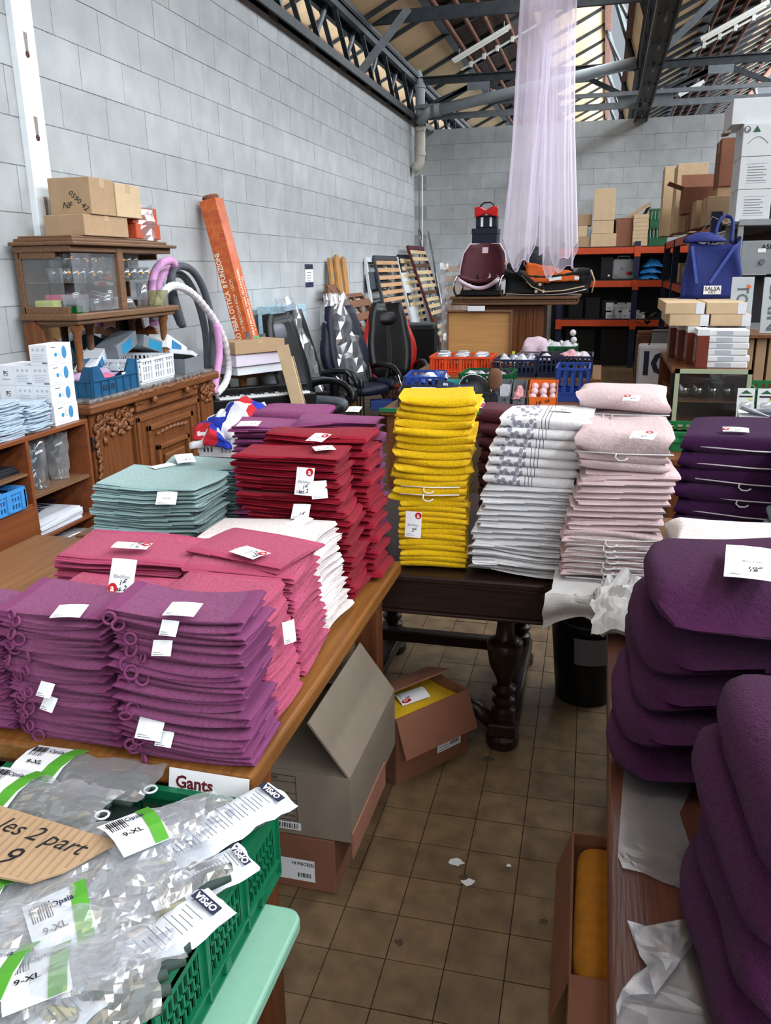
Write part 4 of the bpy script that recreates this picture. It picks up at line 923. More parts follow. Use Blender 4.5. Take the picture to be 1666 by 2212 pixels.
# ================================================================== SHELF UNIT
wood('laminate','#7c4526','#673820',rough=.35,axis='Y',sc_=2,bump=.05)
SU = thing('shelf_unit','brown laminate shelf unit with open bays on the left','shelf',(-2.65,2.9,0))
def su(n,*b,m='laminate'): return MB().bx(*b).obj(n,m,SU,bevel=.002,world=True)
su('top_board',-2.82,2.2,.965,-2.45,3.55,.985); su('end_panel',-2.82,3.53,0,-2.45,3.55,.965); su('end_panel',-2.82,2.2,0,-2.45,2.22,.965)
su('divider',-2.82,3.075,0,-2.45,3.095,.965); su('back_panel',-2.825,2.2,.0,-2.815,3.55,.965)
su('shelf_board',-2.815,3.095,.692,-2.46,3.53,.71,m='case_oak'); su('shelf_board',-2.815,3.095,.49,-2.46,3.53,.505); su('shelf_board',-2.815,3.095,.06,-2.46,3.53,.08)
su('shelf_board',-2.815,2.22,.81,-2.46,3.075,.822,m='case_oak'); su('shelf_board',-2.815,2.22,.665,-2.455,3.075,.68); su('door_panel',-2.465,2.22,.33,-2.447,3.072,.668)
su('shelf_board',-2.815,2.22,.06,-2.46,3.075,.08)
wg = [(.0,0),(.034,0),(.034,.003),(.006,.008),(.005,.085),(.012,.095),(.034,.12),(.040,.15),(.036,.2),(.034,.2),(.037,.15),(.031,.122),(.008,.1),(.0,.1)]
wgm = meshof(MB().lathe(wg,n=14),'goblet','glassware',smooth=True)
for i,(x,y,l,w_) in enumerate(((-2.55,3.16,'clear plastic tube box with a wine glass next to the divider',1),(-2.53,3.235,'wine glass in an upright clear tube on the brown shelf',1),(-2.62,3.33,'bubble wrapped wine glass behind the front two',2),(-2.55,3.415,'bubble wrapped wine glass nearest the shelf end panel',2))):
    t = thing('wine_glass',l,'glass',(x,y,.711),group='wrapped wine glasses on the shelf'); inst(wgm,'goblet',t)
    if w_ == 1: MB().lathe([(.043,0),(.043,.225),(.040,.228),(.0,.228)],n=16).obj('tube_box','pane',t,smooth=True)
    else: crumple(lambda a,b:Vector(((.046+.012*b)*math.cos(2*PI*a),(.046+.012*b)*math.sin(2*PI*a),.235*b+.001)),18,9,.012,i+4,22).obj('bubble_wrap','film',t)
mat('paper_white','#cfd3dc',rough=.7,var=.04); mat('navy','#1d2440',rough=.6,var=.1); mat('yellow_pack','#c9b85a',rough=.5,var=.2,vs=40)
for k in range(7):
    o = MB().bx(-.15,-.17,0,.15,.17,.008).obj('printed_board','paper_white',None,bevel=.001); o.location = (-2.62+U(-.008,.008),3.285+U(-.008,.008),.506+.0085*k); o.rotation_euler = (0,0,U(-.05,.05))
    tag(o,'white board in the pile with bold navy lettering on top' if k < 6 else 'topmost white board printed with bold navy lettering','board','printed boards on the middle shelf')
    if k == 6: text('GIRLING',.13,'navy',o,(-.02,0,.0085),(0,0,PI/2+.2),bold=.03,shear=.3)
for k in range(6):
    o = MB().slab(lambda a,b:Vector(((a-.5)*.3,(b-.5)*.36,.02*math.sin(a*3+k)+.01*math.sin(b*5+k))),8,8,.012).obj('bagged_folder','film' if k == 5 else 'yellow_pack' if k < 4 else 'paper_white',None,smooth=True)
    o.location = (-2.60+U(-.01,.02),3.29+U(-.02,.02),.40+.02*k-.06); o.rotation_euler = (.0,.05,U(-.1,.1))
    tag(o,'yellowish bagged folder in the pile on the lowest visible shelf' if k<4 else 'white sheet over the yellow folders' if k==4 else 'clear plastic bag draped over the folders','folder','bagged folders low in the shelf unit')
carton('carton','pale carton at the bottom of the shelf unit',(-2.63,3.31,.082),(.3,.36,.225),m='card_light')
carton('carton','white carton left of the shelf divider near the floor',(-2.62,2.85,.082),(.3,.36,.23),m='card_white')
carton('carton','plain white carton at the lower left frame edge',(-2.62,2.45,.082),(.3,.36,.23),m='card_white')
for k in range(3):
    o = MB().bx(-.13,-.2,0,.13,.2,.012).obj('bagged_folder',mat('dark_file','#23252b',rough=.4,var=.1),None,bevel=.001); o.location = (-2.63,2.86+U(-.02,.02),.823+.0125*k); o.rotation_euler = (0,0,U(-.06,.06)); tag(o,'dark plastic folder lying flat left of the divider','folder','dark folders on the left shelf')
mat('crate_sky','#3f86c4',rough=.4,var=.06)
crate('lattice_basket','bright blue lattice basket standing on the left shelf edge',(-2.52,2.86,.681),(.16,.30,.10),0,'crate_sky',nslat=16,band=.1,rows=3,rim=.006,cat='basket')
mat('lilac_cloth','#c9a9cf',rough=.9,var=.08); o = crumple(lambda a,b:Vector(((a-.5)*.14,(b-.5)*.26,.07*math.sin(a*PI)*math.sin(b*PI))),12,12,.015,5,16).obj('lilac_cloth','lilac_cloth',None,smooth=True,solid=.006); o.location = (-2.52,2.86,.72); tag(o,'lilac cloth bundled in the blue basket','cloth')
# --- mask boxes and packets on the unit
mat('mask_blue','#3d7fb0',rough=.6,var=.1); mat('print_grey','#aab2be',rough=.6,var=.02); mat('dot_blue','#2f86b5',rough=.6)
BXX,BXY,BXZ = .094,.185,.094
def maskbox(loc,label,side):
    t = thing('mask_box',label,'box',loc,group='white face mask boxes on the shelf unit')
    MB().bx(-BXX/2,-BXY/2,0,BXX/2,BXY/2,BXZ).obj('body','card_white',t,bevel=.001)
    # picture face (+x): a pleated blue mask, ear loop, round badge, title line
    mk = MB(); M = Matrix.Translation((BXX/2+.0004,.035,.05))@Matrix.Rotation(PI/2,4,'Y')
    mk.prism([(.028*math.cos(a)*(1.1 if math.cos(a)<0 else 1),.018*math.sin(a)) for a in [2*PI*k/14 for k in range(14)]],.0006,M); mk.obj('mask_picture','mask_blue',t)
    MB().tube([(BXX/2+.001,.02-.02*math.sin(q*PI/8)-.012,.035+.03*q/8) for q in range(9)],.0006,n=4).obj('ear_loop','ink_grey',t)
    MB().cyl((BXX/2+.0004,-.03,.045),(BXX/2+.0010,-.03,.045),.010,n=14).obj('badge','dot_blue',t)
    MB().bx(BXX/2+.0002,-.06,.078,BXX/2+.0006,-.025,.081).obj('title_print','ink',t); MB().bx(BXX/2+.0002,-.06,.012,BXX/2+.0006,.0,.014).obj('small_print','print_grey',t)
    if side == 'logo':
        text('BC',.02,'ink',t,(0,-BXY/2-.0006,.06),face_rot((0,-1,0)),name='logo',bold=.03); MB().tube([(-.012+.024*q/6,-BXY/2-.0006,.052-.008*math.sin(PI*q/6)) for q in range(7)],.0012,n=4).obj('logo_curve','ink',t)
        MB().bx(-.022,-BXY/2-.0008,.028,.022,-BXY/2-.0002,.031).obj('title_print','ink_grey',t)
    else:
        for q in range(3): MB().cyl((-.026+.026*q,-BXY/2-.0002,.072),(-.026+.026*q,-BXY/2-.0008,.072),.007,n=10).obj('icon','print_grey',t)
        for q in range(5): MB().bx(-.035,-BXY/2-.0008,.018+.008*q,.03-.01*(q%2),-BXY/2-.0002,.020+.008*q).obj('small_print','print_grey',t)
        MB().bx(.015,-BXY/2-.0008,.008,.042,-BXY/2-.0002,.015).obj('barcode','ink_grey',t)
    return t
lv = ['lowest','second','third','top']
for c_ in range(3):
    for k in range(4):
        if k == 3 and c_ > 0: continue
        maskbox((-2.525-c_*(BXX+.001),3.43+U(-.004,.004),.986+k*(BXZ+.0008)),'white face mask box, %s in the column %s' % (lv[k],('nearest the aisle','in the middle','next to the wall side')[c_]), 'logo' if c_ == 2 else 'text')
mat('packet','#a9bac9',rough=.45,var=.12,vs=30); pk = [meshof(MB().slab(lambda a,b:Vector(((a-.5)*.2,(b-.5)*.17,.003*math.sin(a*7+k)*math.cos(b*5+k))),7,6,.006),'packet',['packet'],smooth=False) for k in range(3)]
for s,(y,n) in enumerate(((3.03,21),(3.215,17))):
    for k in range(n):
        o = bpy.data.objects.new('mask_packet',pk[k%3]); COL.objects.link(o); o.location = (-2.575+U(-.012,.012),y+U(-.01,.01),.992+.0078*k); o.rotation_euler = (0,0,U(-.12,.12)); tag(o,('blue white mask packet in the taller pile, ','blue white mask packet in the lower pile, ')[s]+(ORD[k]+' from below' if k else 'the lowest one'),'packet','mask packets piled on the shelf unit')
# ================================================================== BACK LEFT
mat('foam_grey','#4d5158',rough=.7,var=.08); mat('foam_pink','#c78fbd',rough=.7,var=.08); mat('hose_white','#d6d3d6',rough=.6,var=.05)
def smooth_path(P, n=6):
    P = [Vector(p) for p in P]; out = []
    for i in range(len(P)-1):
        a,b,c,d = P[max(i-1,0)],P[i],P[i+1],P[min(i+2,len(P)-1)]
        for k in range(n):
            t = k/n; out.append(.5*((2*b)+(c-a)*t+(2*a-5*b+4*c-d)*t*t+(3*b-a-3*c+d)*t*t*t))
    return out+[P[-1]]
def noodle(label, px, x, r, m):
    o = MB().tube(smooth_path([AX(u,v,x+dx) for u,v,dx in px]),r,n=10).obj('foam_noodle',m,None,smooth=True); return tag(o,label,'foam tube','foam noodles arched behind the hutch')
noodle('outer dark grey foam noodle arching beside the hutch',((395,705,0),(372,620,0),(378,578,.0),(412,582,.0),(440,625,0),(458,700,.0),(460,800,0)),-3.02,.028,'foam_grey')
noodle('inner dark grey foam noodle under the outer one',((390,700,0),(368,640,0),(372,596,.0),(398,598,.0),(425,645,0),(444,720,.0),(448,800,0)),-3.1,.028,'foam_grey')
noodle('outer pink foam noodle bent beside the hutch',((332,705,0),(328,620,0),(340,578,0),(365,563,0),(378,572,.0)),-2.98,.028,'foam_pink')
noodle('lower pink foam noodle ending on the sideboard',((340,700,0),(340,630,0),(350,595,0),(372,580,0)),-3.06,.028,'foam_pink')
noodle('pink foam noodle curving down right of the sideboard',((468,700,0),(474,760,0),(468,810,0),(462,850,0)),-2.9,.028,'foam_pink')
hp_ = smooth_path([AX(u,v,-2.93) for u,v in ((338,690),(345,645),(372,618),(410,630),(448,670),(478,720),(495,780),(488,825),(468,850))],9)
wh_ = thing('corrugated_hose','white ribbed hose arching down beside the sideboard','hose',hp_[-1]); MB().tube(hp_,[.026+.004*(k%2) for k in range(len(hp_))],n=10).obj('ribbed_tube','hose_white',wh_,world=True)
# --- long printed box leaning on the wall
mat('tree_box','#b0482a',rough=.25,var=.25,vs=18,rgb2='#c9692f',spec=.5); mat('print_cream','#e9dcc8',rough=.5,var=.02); mat('line_gold','#d9a066',rough=.4); mat('green_pic','#5f8f58',rough=.5,var=.3,vs=60)
B_, T_ = AX(545,768,-2.86), AX(456,432,-3.14)
ax_ = (T_-B_); Lb = ax_.length; zax = ax_.normalized(); yax = (Vector((0,1,0))-zax*zax.y).normalized(); xax = yax.cross(zax)
LB = thing('tree_box','tall glossy orange box with fibre optic tree lettering leaning on the wall','box',B_,rot=Matrix((xax,yax,zax)).transposed().to_euler())
MB().bx(-.075,-.075,0,.075,.075,Lb).obj('body','tree_box',LB,bevel=.006)
MB().lathe([(.0,0),(.06,0),(.07,.02),(.06,.035),(.0,.04)],n=14).obj('end_cap','card_red',LB,loc=(0,0,Lb))
MB().bx(.02,-.0765,.02,.07,-.075,.2).obj('corner_glint','film',LB)
fl = face_rot((0,-1,0),(-1,0,0)); fr_ = face_rot((1,0,0),(0,-1,0))
text('ALBERO FIBRA OTTICA  8 FUNZIONI',.062,'print_cream',LB,(-.04,-.0762,.44),face_rot((0,-1,0),(-1,0,0)),bold=.02,sx=.82)
text('210 FIBRE/DIAM 60CM   150CM',.04,'print_cream',LB,(.02,-.0762,.42),face_rot((0,-1,0),(-1,0,0)),sx=.8)
text('KERSTBOOM VAN GLASVEZEL',.05,'print_cream',LB,(.0762,-.02,.42),face_rot((1,0,0),(0,-1,0)),bold=.02,sx=.85)
text('8 KNIPPERENDE FUNCTIES',.045,'print_cream',LB,(.0762,.035,.42),face_rot((1,0,0),(0,-1,0)),sx=.85)
MB().bx(.075,-.06,.02,.0762,.07,.15).obj('tree_picture','green_pic',LB); 
for k in range(9):
    z = .82+.06*k+U(-.02,.02); y_ = U(-.04,.04)
    if z < Lb-.05: MB().tube([(-.06,-.0765,z),(y_,-.0765,z+.02),(y_+.02,-.0765,z+.07),(.07,-.0765,z+.06)],.0016,n=4).obj('gold_line','line_gold',LB)
# --- piano, cartons under the noodles
KB = thing('digital_piano','black digital piano with white keys beside the sideboard','piano',(-2.62,6.2,0))
p0, p1 = Vector((-2.98,6.05,.70)), Vector((-2.40,6.55,.70)); kd = (p1-p0).normalized(); kn = Vector((kd.y,-kd.x,0))
mat('key_white','#e2e4e6',rough=.25,var=.02)
MK = Matrix((kd,-kn,Vector((0,0,1)))).transposed()
c_ = (p0+p1)/2
MB().ob(c_+Vector((0,0,-.06)),((p1-p0).length+.1,.30,.12),MK).obj('body','black_plastic',KB,bevel=.006,world=True)
MB().ob(c_-kn*.10+Vector((0,0,.03)),((p1-p0).length+.1,.10,.06),MK).obj('control_panel','black_plastic',KB,bevel=.006,world=True)
nk = 26
for k in range(nk):
    p = p0.lerp(p1,(k+.5)/nk)
    MB().ob(p+kn*.07+Vector((0,0,.005)),((p1-p0).length/nk-.0015,.13,.02),MK).obj('white_key','key_white',KB,world=True)
    if k % 7 not in (2,6): MB().ob(p+kd*((p1-p0).length/nk/2)+kn*.045+Vector((0,0,.02)),(.010,.08,.014),MK).obj('black_key','ink',KB,world=True)
for s in (0.06,.94): p = p0.lerp(p1,s); MB().ob(Vector((p.x,p.y,.29)),(.03,.26,.58),MK).obj('leg_panel','black_plastic',KB,world=True)
carton('carton','brown carton lying flat on top of the pile by the orange box',(-2.84,6.48,1.03),(.30,.50,.10),rz=-.55,m='card_brown')
carton('carton','white lilac carton in the pile behind the piano',(-2.86,6.50,.93),(.30,.50,.095),rz=-.5,m=mat('card_lilac','#cfc6d6',rough=.6,var=.03),tape=None)
carton('carton','white bagged carton at the bottom of the pile behind the piano',(-2.86,6.56,.855),(.30,.55,.072),rz=-.5,m='card_white',tape=None)
st_s = thing('stool_stand','dark wooden stand carrying the cartons behind the piano','stand',(-2.93,6.80,0),-.5); MB().bx(-.15,-.3,.8,.15,.3,.85).obj('top_board','side_oak_h',st_s)
for x in (-.12,.12):
    for y in (-.25,.25): MB().bx(x-.025,y-.025,0,x+.025,y+.025,.8).obj('leg','side_oak',st_s)
lc = thing('long_carton','long narrow brown carton leaning in front of the black gaming chair','box',(-2.24,6.35,0),rot=Euler((.0,-.21,.25)))
MB().bx(-.05,-.07,0,.05,.07,1.02).obj('body','card_light',lc,bevel=.004); MB().bx(-.0508,-.02,.05,.0508,.03,1.02).obj('tape','tape_dark',lc); MB().bx(-.05,-.07,1.02,.05,-.064,1.13).obj('flap','card_light',lc); MB().bx(-.0515,-.0712,.28,.0515,.0712,.34).obj('tape','tape_brown',lc)
side_t = thing('side_bench','low wooden bench behind the towel tables','bench',(-2.0,5.2,0)); MB().bx(-.42,-.35,.52,.28,.4,.56).obj('top_board','oak',side_t)
for x in (-.38,.22):
    for y in (-.3,.34): MB().bx(x-.03,y-.03,0,x+.03,y+.03,.52).obj('leg','oak_leg',side_t)
carton('carton','low light brown carton in front of the piano',(-2.16,5.1,.562),(.34,.26,.14),rz=.1,m='card_brown',tape=None)
# red, white and blue scarves in a white basket
bp_ = AY(432,985,3.6); BX_, BZ_ = bp_.x+.17, bp_.z
SBK = crate('lattice_basket','white lattice basket of tricolour scarves left of the mauve towels',(BX_,3.73,BZ_),(.34,.26,.12),0,'crate_white',nslat=18,band=.15,rows=3,rim=.006,cat='basket')
rs = thing('basket_stand','small plain stand under the tricolour scarf basket','stand',(BX_,3.73,0)); MB().bx(-.2,-.17,BZ_-.04,.2,.17,BZ_-.002).obj('top_board','oak',rs)
for x in (-.17,.17):
    for y in (-.14,.14): MB().bx(x-.02,y-.02,0,x+.02,y+.02,BZ_-.04).obj('leg','oak_leg',rs)
mat('flag_red','#b31d2a',rough=.8,var=.1); mat('flag_blue','#1b2f9a',rough=.8,var=.1); mat('flag_white','#d9dbe2',rough=.8,var=.05)
for i,(dx,dy,z,s,l) in enumerate(((-.07,-.02,.09,1.0,'lower left tricolour scarf spilling over the white basket'),(.03,.02,.14,1.1,'upper right tricolour scarf bundle in the white basket'),(-.09,-.10,.06,.75,'small tricolour scarf hanging at the basket front'))):
    rq = i
    def fs_(a,b): return Vector(((a-.5)*.26*s,(b-.5)*.24*s,.12*s*math.sin(PI*a)**.7*math.sin(PI*b)**.7))
    mb = MB(); g = crumple(fs_,19,19,.035,i+11,18); mb = g
    for k in range(len(mb.f)):
        u,v = k % 18, k//18; mb.mi[k] = ((u//6)+(v//5)+i) % 3
    o = mb.obj('tricolour_scarf',['flag_red','flag_blue','flag_white'],None,smooth=True,solid=.008); o.location = (BX_+dx,3.73+dy,BZ_+z); tag(o,l,'scarf')
# --- gaming chairs
mat('leather_black','#121316',rough=.35,var=.1,vs=30,bump=.06,bs=200); mat('leather_grey','#5b6068',rough=.4,var=.06); mat('leather_red','#b5231f',rough=.35,var=.06); mat('navy_cloth','#10162a',rough=.5,var=.1); mat('chrome','#b6bbc0',rough=.15,metal=1,var=.0); mat('blue_card','#25407e',rough=.5,var=.08)
def pill(cx, cy, cz, sx, sy, sz, n=12, m=8, p=3.2):
    """soft block: superellipsoid"""
    mb = MB(); f = lambda t,e: math.copysign(abs(t)**(2/e),t)
    def fn(a,b):
        A, Bq = 2*PI*a, PI*(b-.5); return Vector((cx+sx/2*f(math.cos(Bq),p)*f(math.cos(A),p), cy+sy/2*f(math.cos(Bq),p)*f(math.sin(A),p), cz+sz/2*f(math.sin(Bq),p)))
    mb.grid(fn,n,m,wrapu=True); return mb
def gaming_chair(label, loc, rz, accent, wrapped=False, shell='leather_black', lean=.22, holes=False):
    t = thing('gaming_chair',label,'chair',loc,rz)
    # base: five-star foot, gas lift
    for k in range(5):
        a = 2*PI*k/5; MB().bar((0,0,.09),(.3*math.cos(a),.3*math.sin(a),.06),.05,.04).obj('foot','black_plastic',t)
        MB().cyl((.3*math.cos(a)-.02,.3*math.sin(a),.03),(.3*math.cos(a)+.02,.3*math.sin(a),.03),.03,n=10).obj('castor','black_plastic',t)
    MB().cyl((0,0,.08),(0,0,.42),.03,n=10).obj('gas_lift','chrome',t)
    pill(0,.03,.47,.5,.5,.12).obj('seat',shell,t,smooth=True)
    for s in (-1,1): pill(s*.24,.03,.5,.09,.46,.13).obj('seat_bolster',accent,t,smooth=True)
    Mb = Matrix.Translation((0,-.2,.5))@Matrix.Rotation(lean,4,'X')
    def bk(a,b):
        w_ = .21+.05*math.sin(PI*min(1,b*1.3)) if b < .75 else .23-.22*(b-.75); x = (a-.5)*2*w_; return Vector((x,-.03-.02*math.cos(PI*(a-.5)*2)+.07*abs(a-.5)*2*(1-b*.4),b*.82))
    mb = MB(); mb.grid(bk,9,10); o = mb.xf(Mb).obj('backrest',shell,t,smooth=True,solid=.07)
    for s in (-1,1):
        pts = [Mb@Vector((s*(.2+.06*math.sin(PI*min(1,q/7*1.25))),.02,q/7*.62+.04)) for q in range(8)]
        MB().tube(pts,[.03+.035*math.sin(PI*(q+.5)/8) for q in range(8)],n=8).obj('back_wing',accent,t,smooth=True)
    pill(0,0,0,.26,.1,.16).xf(Mb@Matrix.Translation((0,.02,.66))).obj('head_pillow',shell if accent!='leather_grey' else accent,t,smooth=True)
    MB().bx(-.025,.012,.05,.025,.03,.6).xf(Mb).obj('centre_strip','leather_grey' if accent!='leather_red' else 'ink',t)
    for s in (-1,1):
        pts = [(s*.29,-.22,.60),(s*.31,-.15,.66),(s*.315,0,.69),(s*.315,.16,.67),(s*.31,.26,.60),(s*.30,.27,.53)]
        MB().tube(smooth_path(pts,4),.028,n=8).obj('armrest','black_plastic',t,smooth=True)
        MB().tube(smooth_path([(s*.33,-.12,.68),(s*.336,.02,.705),(s*.334,.16,.685),(s*.328,.23,.63)],4),.012,n=6).obj('arm_trim','leather_grey',t,smooth=True)
        MB().bar((s*.25,.1,.45),(s*.31,.1,.66),.04,.03).obj('arm_support','black_plastic',t)
    if wrapped:
        crumple(lambda a,b:Mb@Vector(((.30-.16*b*b)*math.cos(2*PI*a),(.13-.05*b)*math.sin(2*PI*a)+.0,-.05+1.0*b)),26,14,.05,len(label)%7+2,9).obj('plastic_bag','clear_wrap',t)
    return t
gaming_chair('black and grey gaming chair nearest, turned to the right',(-2.5,6.95,0),-PI/2-.25,'leather_grey')
gaming_chair('black gaming chair in a clear bag just behind the nearest one',(-2.56,7.68,0),-PI/2+.1,'leather_black',wrapped=True)
gaming_chair('navy gaming chair wrapped in shiny plastic in the middle',(-2.42,8.35,0),-PI/2-.55,'navy_cloth',wrapped=True,shell='navy_cloth')
gaming_chair('black gaming chair with red wings facing the viewer',(-2.2,8.88,0),PI+.45,'leather_red')
carton('flat_pack','dark blue flat carton under the wrapped chair',(-2.12,8.25,.28),(.34,.2,.09),rz=.3,m='blue_card',tape=None)
stp = thing('foot_stool','folded wooden crate under the red chair','stool',(-1.95,8.45,0)); 
for k in range(5): MB().bx(-.25+.1*k,-.06,0,-.16+.1*k,.06,.28).obj('plank','side_oak',stp)
# blue-white patterned box by the wall
mat('toile','#b9cfd9',rough=.7,rgb2='#7fa6ba',vs=60,detail=5)
bb = thing('patterned_box','pale blue patterned tall box against the wall behind the chairs','box',(-3.06,7.8,.82),.05); MB().bx(-.14,-.3,0,.14,.35,.52).obj('body','toile',bb,bevel=.004); MB().bx(-.143,-.303,.46,.143,.353,.53).obj('lid','toile',bb,bevel=.003)
bs_ = thing('box_stand','plain stand under the patterned box','stand',(-3.05,7.82,0)); MB().bx(-.15,-.34,.78,.15,.36,.82).obj('top_board','side_oak_h',bs_); MB().bx(-.14,-.32,0,-.1,.34,.78).obj('back_leg','side_oak',bs_); MB().bx(.1,-.32,0,.14,-.28,.78).obj('leg','side_oak',bs_); MB().bx(.1,.3,0,.14,.34,.78).obj('leg','side_oak',bs_)
# notice on the wall
nt_ = thing('wall_notice','small white printed notice taped to the block wall','notice',(-3.248,9.18,1.615),rot=Euler((PI/2,0,PI/2)))
MB().bx(-.13,-.115,0,.13,.115,.002).obj('sheet','white_card',nt_); MB().bx(-.132,.07,.002,.132,.125,.003).obj('top_band','navy',nt_); MB().bx(-.132,-.125,.002,.132,-.07,.003).obj('bottom_band','navy',nt_)
for k in range(4): MB().bx(-.08,.03-.03*k,.002,.07-.02*(k%2),.036-.03*k,.0028).obj('print_line','ink',nt_)
# --- leaning bed parts
wood('pine','#b98a50','#9b6d39',rough=.5,axis='Z',sc_=3); wood('slat_wood','#c79f78','#b08660',rough=.55,axis='Y',sc_=3); wood('slat_pale','#cdb890','#b89f76',rough=.55,axis='Y',sc_=3); wood('dark_slat','#5a3a26','#432a1b',rough=.55,axis='Y',sc_=3)
mat('frame_grey','#3d4349',rough=.5,var=.1); mat('frame_white','#c9cdd0',rough=.5,var=.04); mat('frame_navy','#171a26',rough=.5,var=.1); mat('frame_wine','#4c1720',rough=.45,var=.1)
def lean_frame(name, label, y0, y1, xt, zt, xb, zb, rail, slat, n, wd=.06, th=.035, group=None, over=0, mid=False, skew=0):
    """bed base leaning against the left wall: rails along the lean, slats across (along Y)"""
    t = thing(name,label,'bed base',((xt+xb)/2,(y0+y1)/2,zb),group=group)
    T, Bt = Vector((xt,0,zt)), Vector((xb,0,zb)); d = (T-Bt).normalized(); nrm = Vector((-d.z,0,d.x)) if d.x < 0 else Vector((d.z,0,-d.x))
    if nrm.x < 0: nrm = -nrm
    sk = lambda f: Vector((0,skew*(1-f),0))
    for y in (y0,y1): MB().bar(Bt+Vector((0,y,0))+sk(0),T+Vector((0,y,0)),wd,th,up=nrm).obj('side_rail',rail,t,world=True)
    if mid: MB().bar(Bt+Vector((0,(y0+y1)/2,0))+sk(0),T+Vector((0,(y0+y1)/2,0)),wd*1.6,th*.6,up=nrm).obj('middle_rail',rail,t,world=True)
    MB().bar(T+Vector((0,y0,0)),T+Vector((0,y1,0)),wd,th,up=nrm).obj('head_rail',rail,t,world=True); MB().bar(Bt+Vector((0,y0,0))+sk(0),Bt+Vector((0,y1,0))+sk(0),wd,th,up=nrm).obj('foot_rail',rail,t,world=True)
    L = (T-Bt).length
    for k in range(n):
        f = (k+.7)/(n+.4); p = Bt.lerp(T,f)+nrm*(th*.6)+sk(f)
        MB().bar(p+Vector((0,y0-over,0)),p+Vector((0,y1+over,0)),L/n*.52,.012,up=nrm).obj('slat',slat if not isinstance(slat,(list,tuple)) else slat[k % len(slat)],t,world=True)
    return t
lean_frame('slatted_base','white edged grey bed base leaning on the wall behind the pink slats',11.45,12.5,-3.22,1.80,-3.0,.02,'frame_white','frame_grey',4)
lean_frame('slatted_base','dark grey bed base with pinkish wooden slats leaning on the wall',11.75,13.05,-3.18,1.83,-2.82,.02,'frame_grey','slat_wood',17)
lean_frame('slatted_base','cream flat bed base behind the dark navy ones',13.2,13.7,-3.2,1.82,-2.75,.02,'frame_white','frame_white',3)
lean_frame('slatted_base','dark navy bed base with pale slats left of the wine red one',13.3,14.3,-3.2,1.86,-2.78,.02,'frame_navy','slat_pale',16)
lean_frame('slatted_base','wine red bed base with pale slats and two brown panels',13.55,14.75,-3.1,2.0,-2.4,.02,'frame_wine',['slat_pale','slat_pale','slat_pale','dark_slat'],18)
lean_frame('slatted_base','brown ladder-like slatted panel leaning in front of the others',9.55,10.35,-2.98,1.36,-2.02,.02,'side_oak','side_oak_h',9,wd=.05,th=.05,over=.13,mid=True,skew=-.3)
lean_frame('bed_side','tall dark brown wooden bed end leaning behind the ladder panel',9.4,9.72,-3.1,1.45,-2.25,.02,'side_oak','side_oak',3,wd=.12,skew=-.2)
pl = thing('plank_bundle','bundle of pale pine planks taped together leaning on the wall','planks',(-3.1,10.0,.0))
for k in range(5):
    MB().bar((-2.92+.03*(k%2),9.72+.14*k-.3,.02),(-3.2+.03*(k%2),9.8+.14*k,1.8+.02*(k%3)),.11,.03,up=(1,0,.1)).obj('plank','pine',pl,world=True)
MB().bar((-2.96,9.72,1.18),(-3.04,10.55,1.22),.07,.10,up=(1,0,0)).obj('tape_band','film',pl,world=True)
mat('case_black','#08090b',rough=.45,var=.1)
bk_ = thing('black_case','tall black upholstered case standing before the navy bed bases','case',(-2.3,10.8,0),.1); MB().bx(-.2,-.25,0,.2,.25,.96).obj('body','case_black',bk_,bevel=.03,seg=3); MB().bx(-.19,-.2,.955,.19,.24,.985).obj('lid_trim','frame_grey',bk_,bevel=.01)
bk_ = thing('black_case','low black case at the foot of the tall one','case',(-2.12,10.35,0),.1); MB().bx(-.18,-.16,0,.18,.16,.42).obj('body','case_black',bk_,bevel=.02); MB().bx(-.06,-.165,.3,.06,-.16,.34).obj('handle','frame_grey',bk_)
mat('sheet_grey','#84898c',rough=.5,var=.05)
for i,(x,y,z1,w_) in enumerate(((-2.55,15.2,1.42,.85),)): tag(MB().bx(x-w_/2,y,0,x+w_/2,y+.03,z1).obj('panel_board','sheet_grey',None,bevel=.003),'plain grey panel leaning at the back wall','panel')
for i,(u,v,u1,v1,m_,r) in enumerate(((906,497,938,680,'chrome',.03),(925,500,955,660,'chrome',.015),(936,560,958,700,'frame_grey',.014))):
    a,b = AY(u,v,15.0-.1*i),AY(u1,v1,14.6-.1*i); b = a+(b-a)*((a.z-.01)/(a.z-b.z)); tag(MB().cyl(a,b,r,n=8).obj('metal_pole',m_,None,smooth=True),['thick bright metal pole leaning in the corner','thin metal pole next to the thick one in the corner','thin dark pole right of the bright corner poles'][i],'pole')
# wrapped slatted base behind the cabinet
t = thing('slatted_base','slatted bed base wrapped in clear film left of the cabinet','bed base',(-1.72,10.1,0),rot=Euler((-.06,0,0)))
for x in (-.15,.55): MB().bx(x-.03,-.02,0,x+.03,.02,1.72).obj('side_rail','frame_white',t)
for k in range(15): MB().bx(-.14,-.025,.06+.112*k,.54,-.012,.13+.112*k).obj('slat','slat_wood',t)
crumple(lambda a,b:Vector((-.2+.42*a,-.045,1.74*b)),10,26,.02,4,10).obj('film_wrap','film',t)
pn = thing('tool_basket','small red wire basket of cutlery beside the bed parts','basket',(-1.95,8.3,.42)); MB().lathe([(.0,0),(.08,0),(.11,.1),(.105,.1),(.078,.006),(.0,.006)],n=10).obj('bowl',mat('basket_red','#7a2418',rough=.6),pn)
for k in range(6): MB().cyl((U(-.04,.04),U(-.04,.04),.03),(U(-.08,.08),U(-.08,.08),.2),.006,n=5).obj('utensil','chrome',pn)
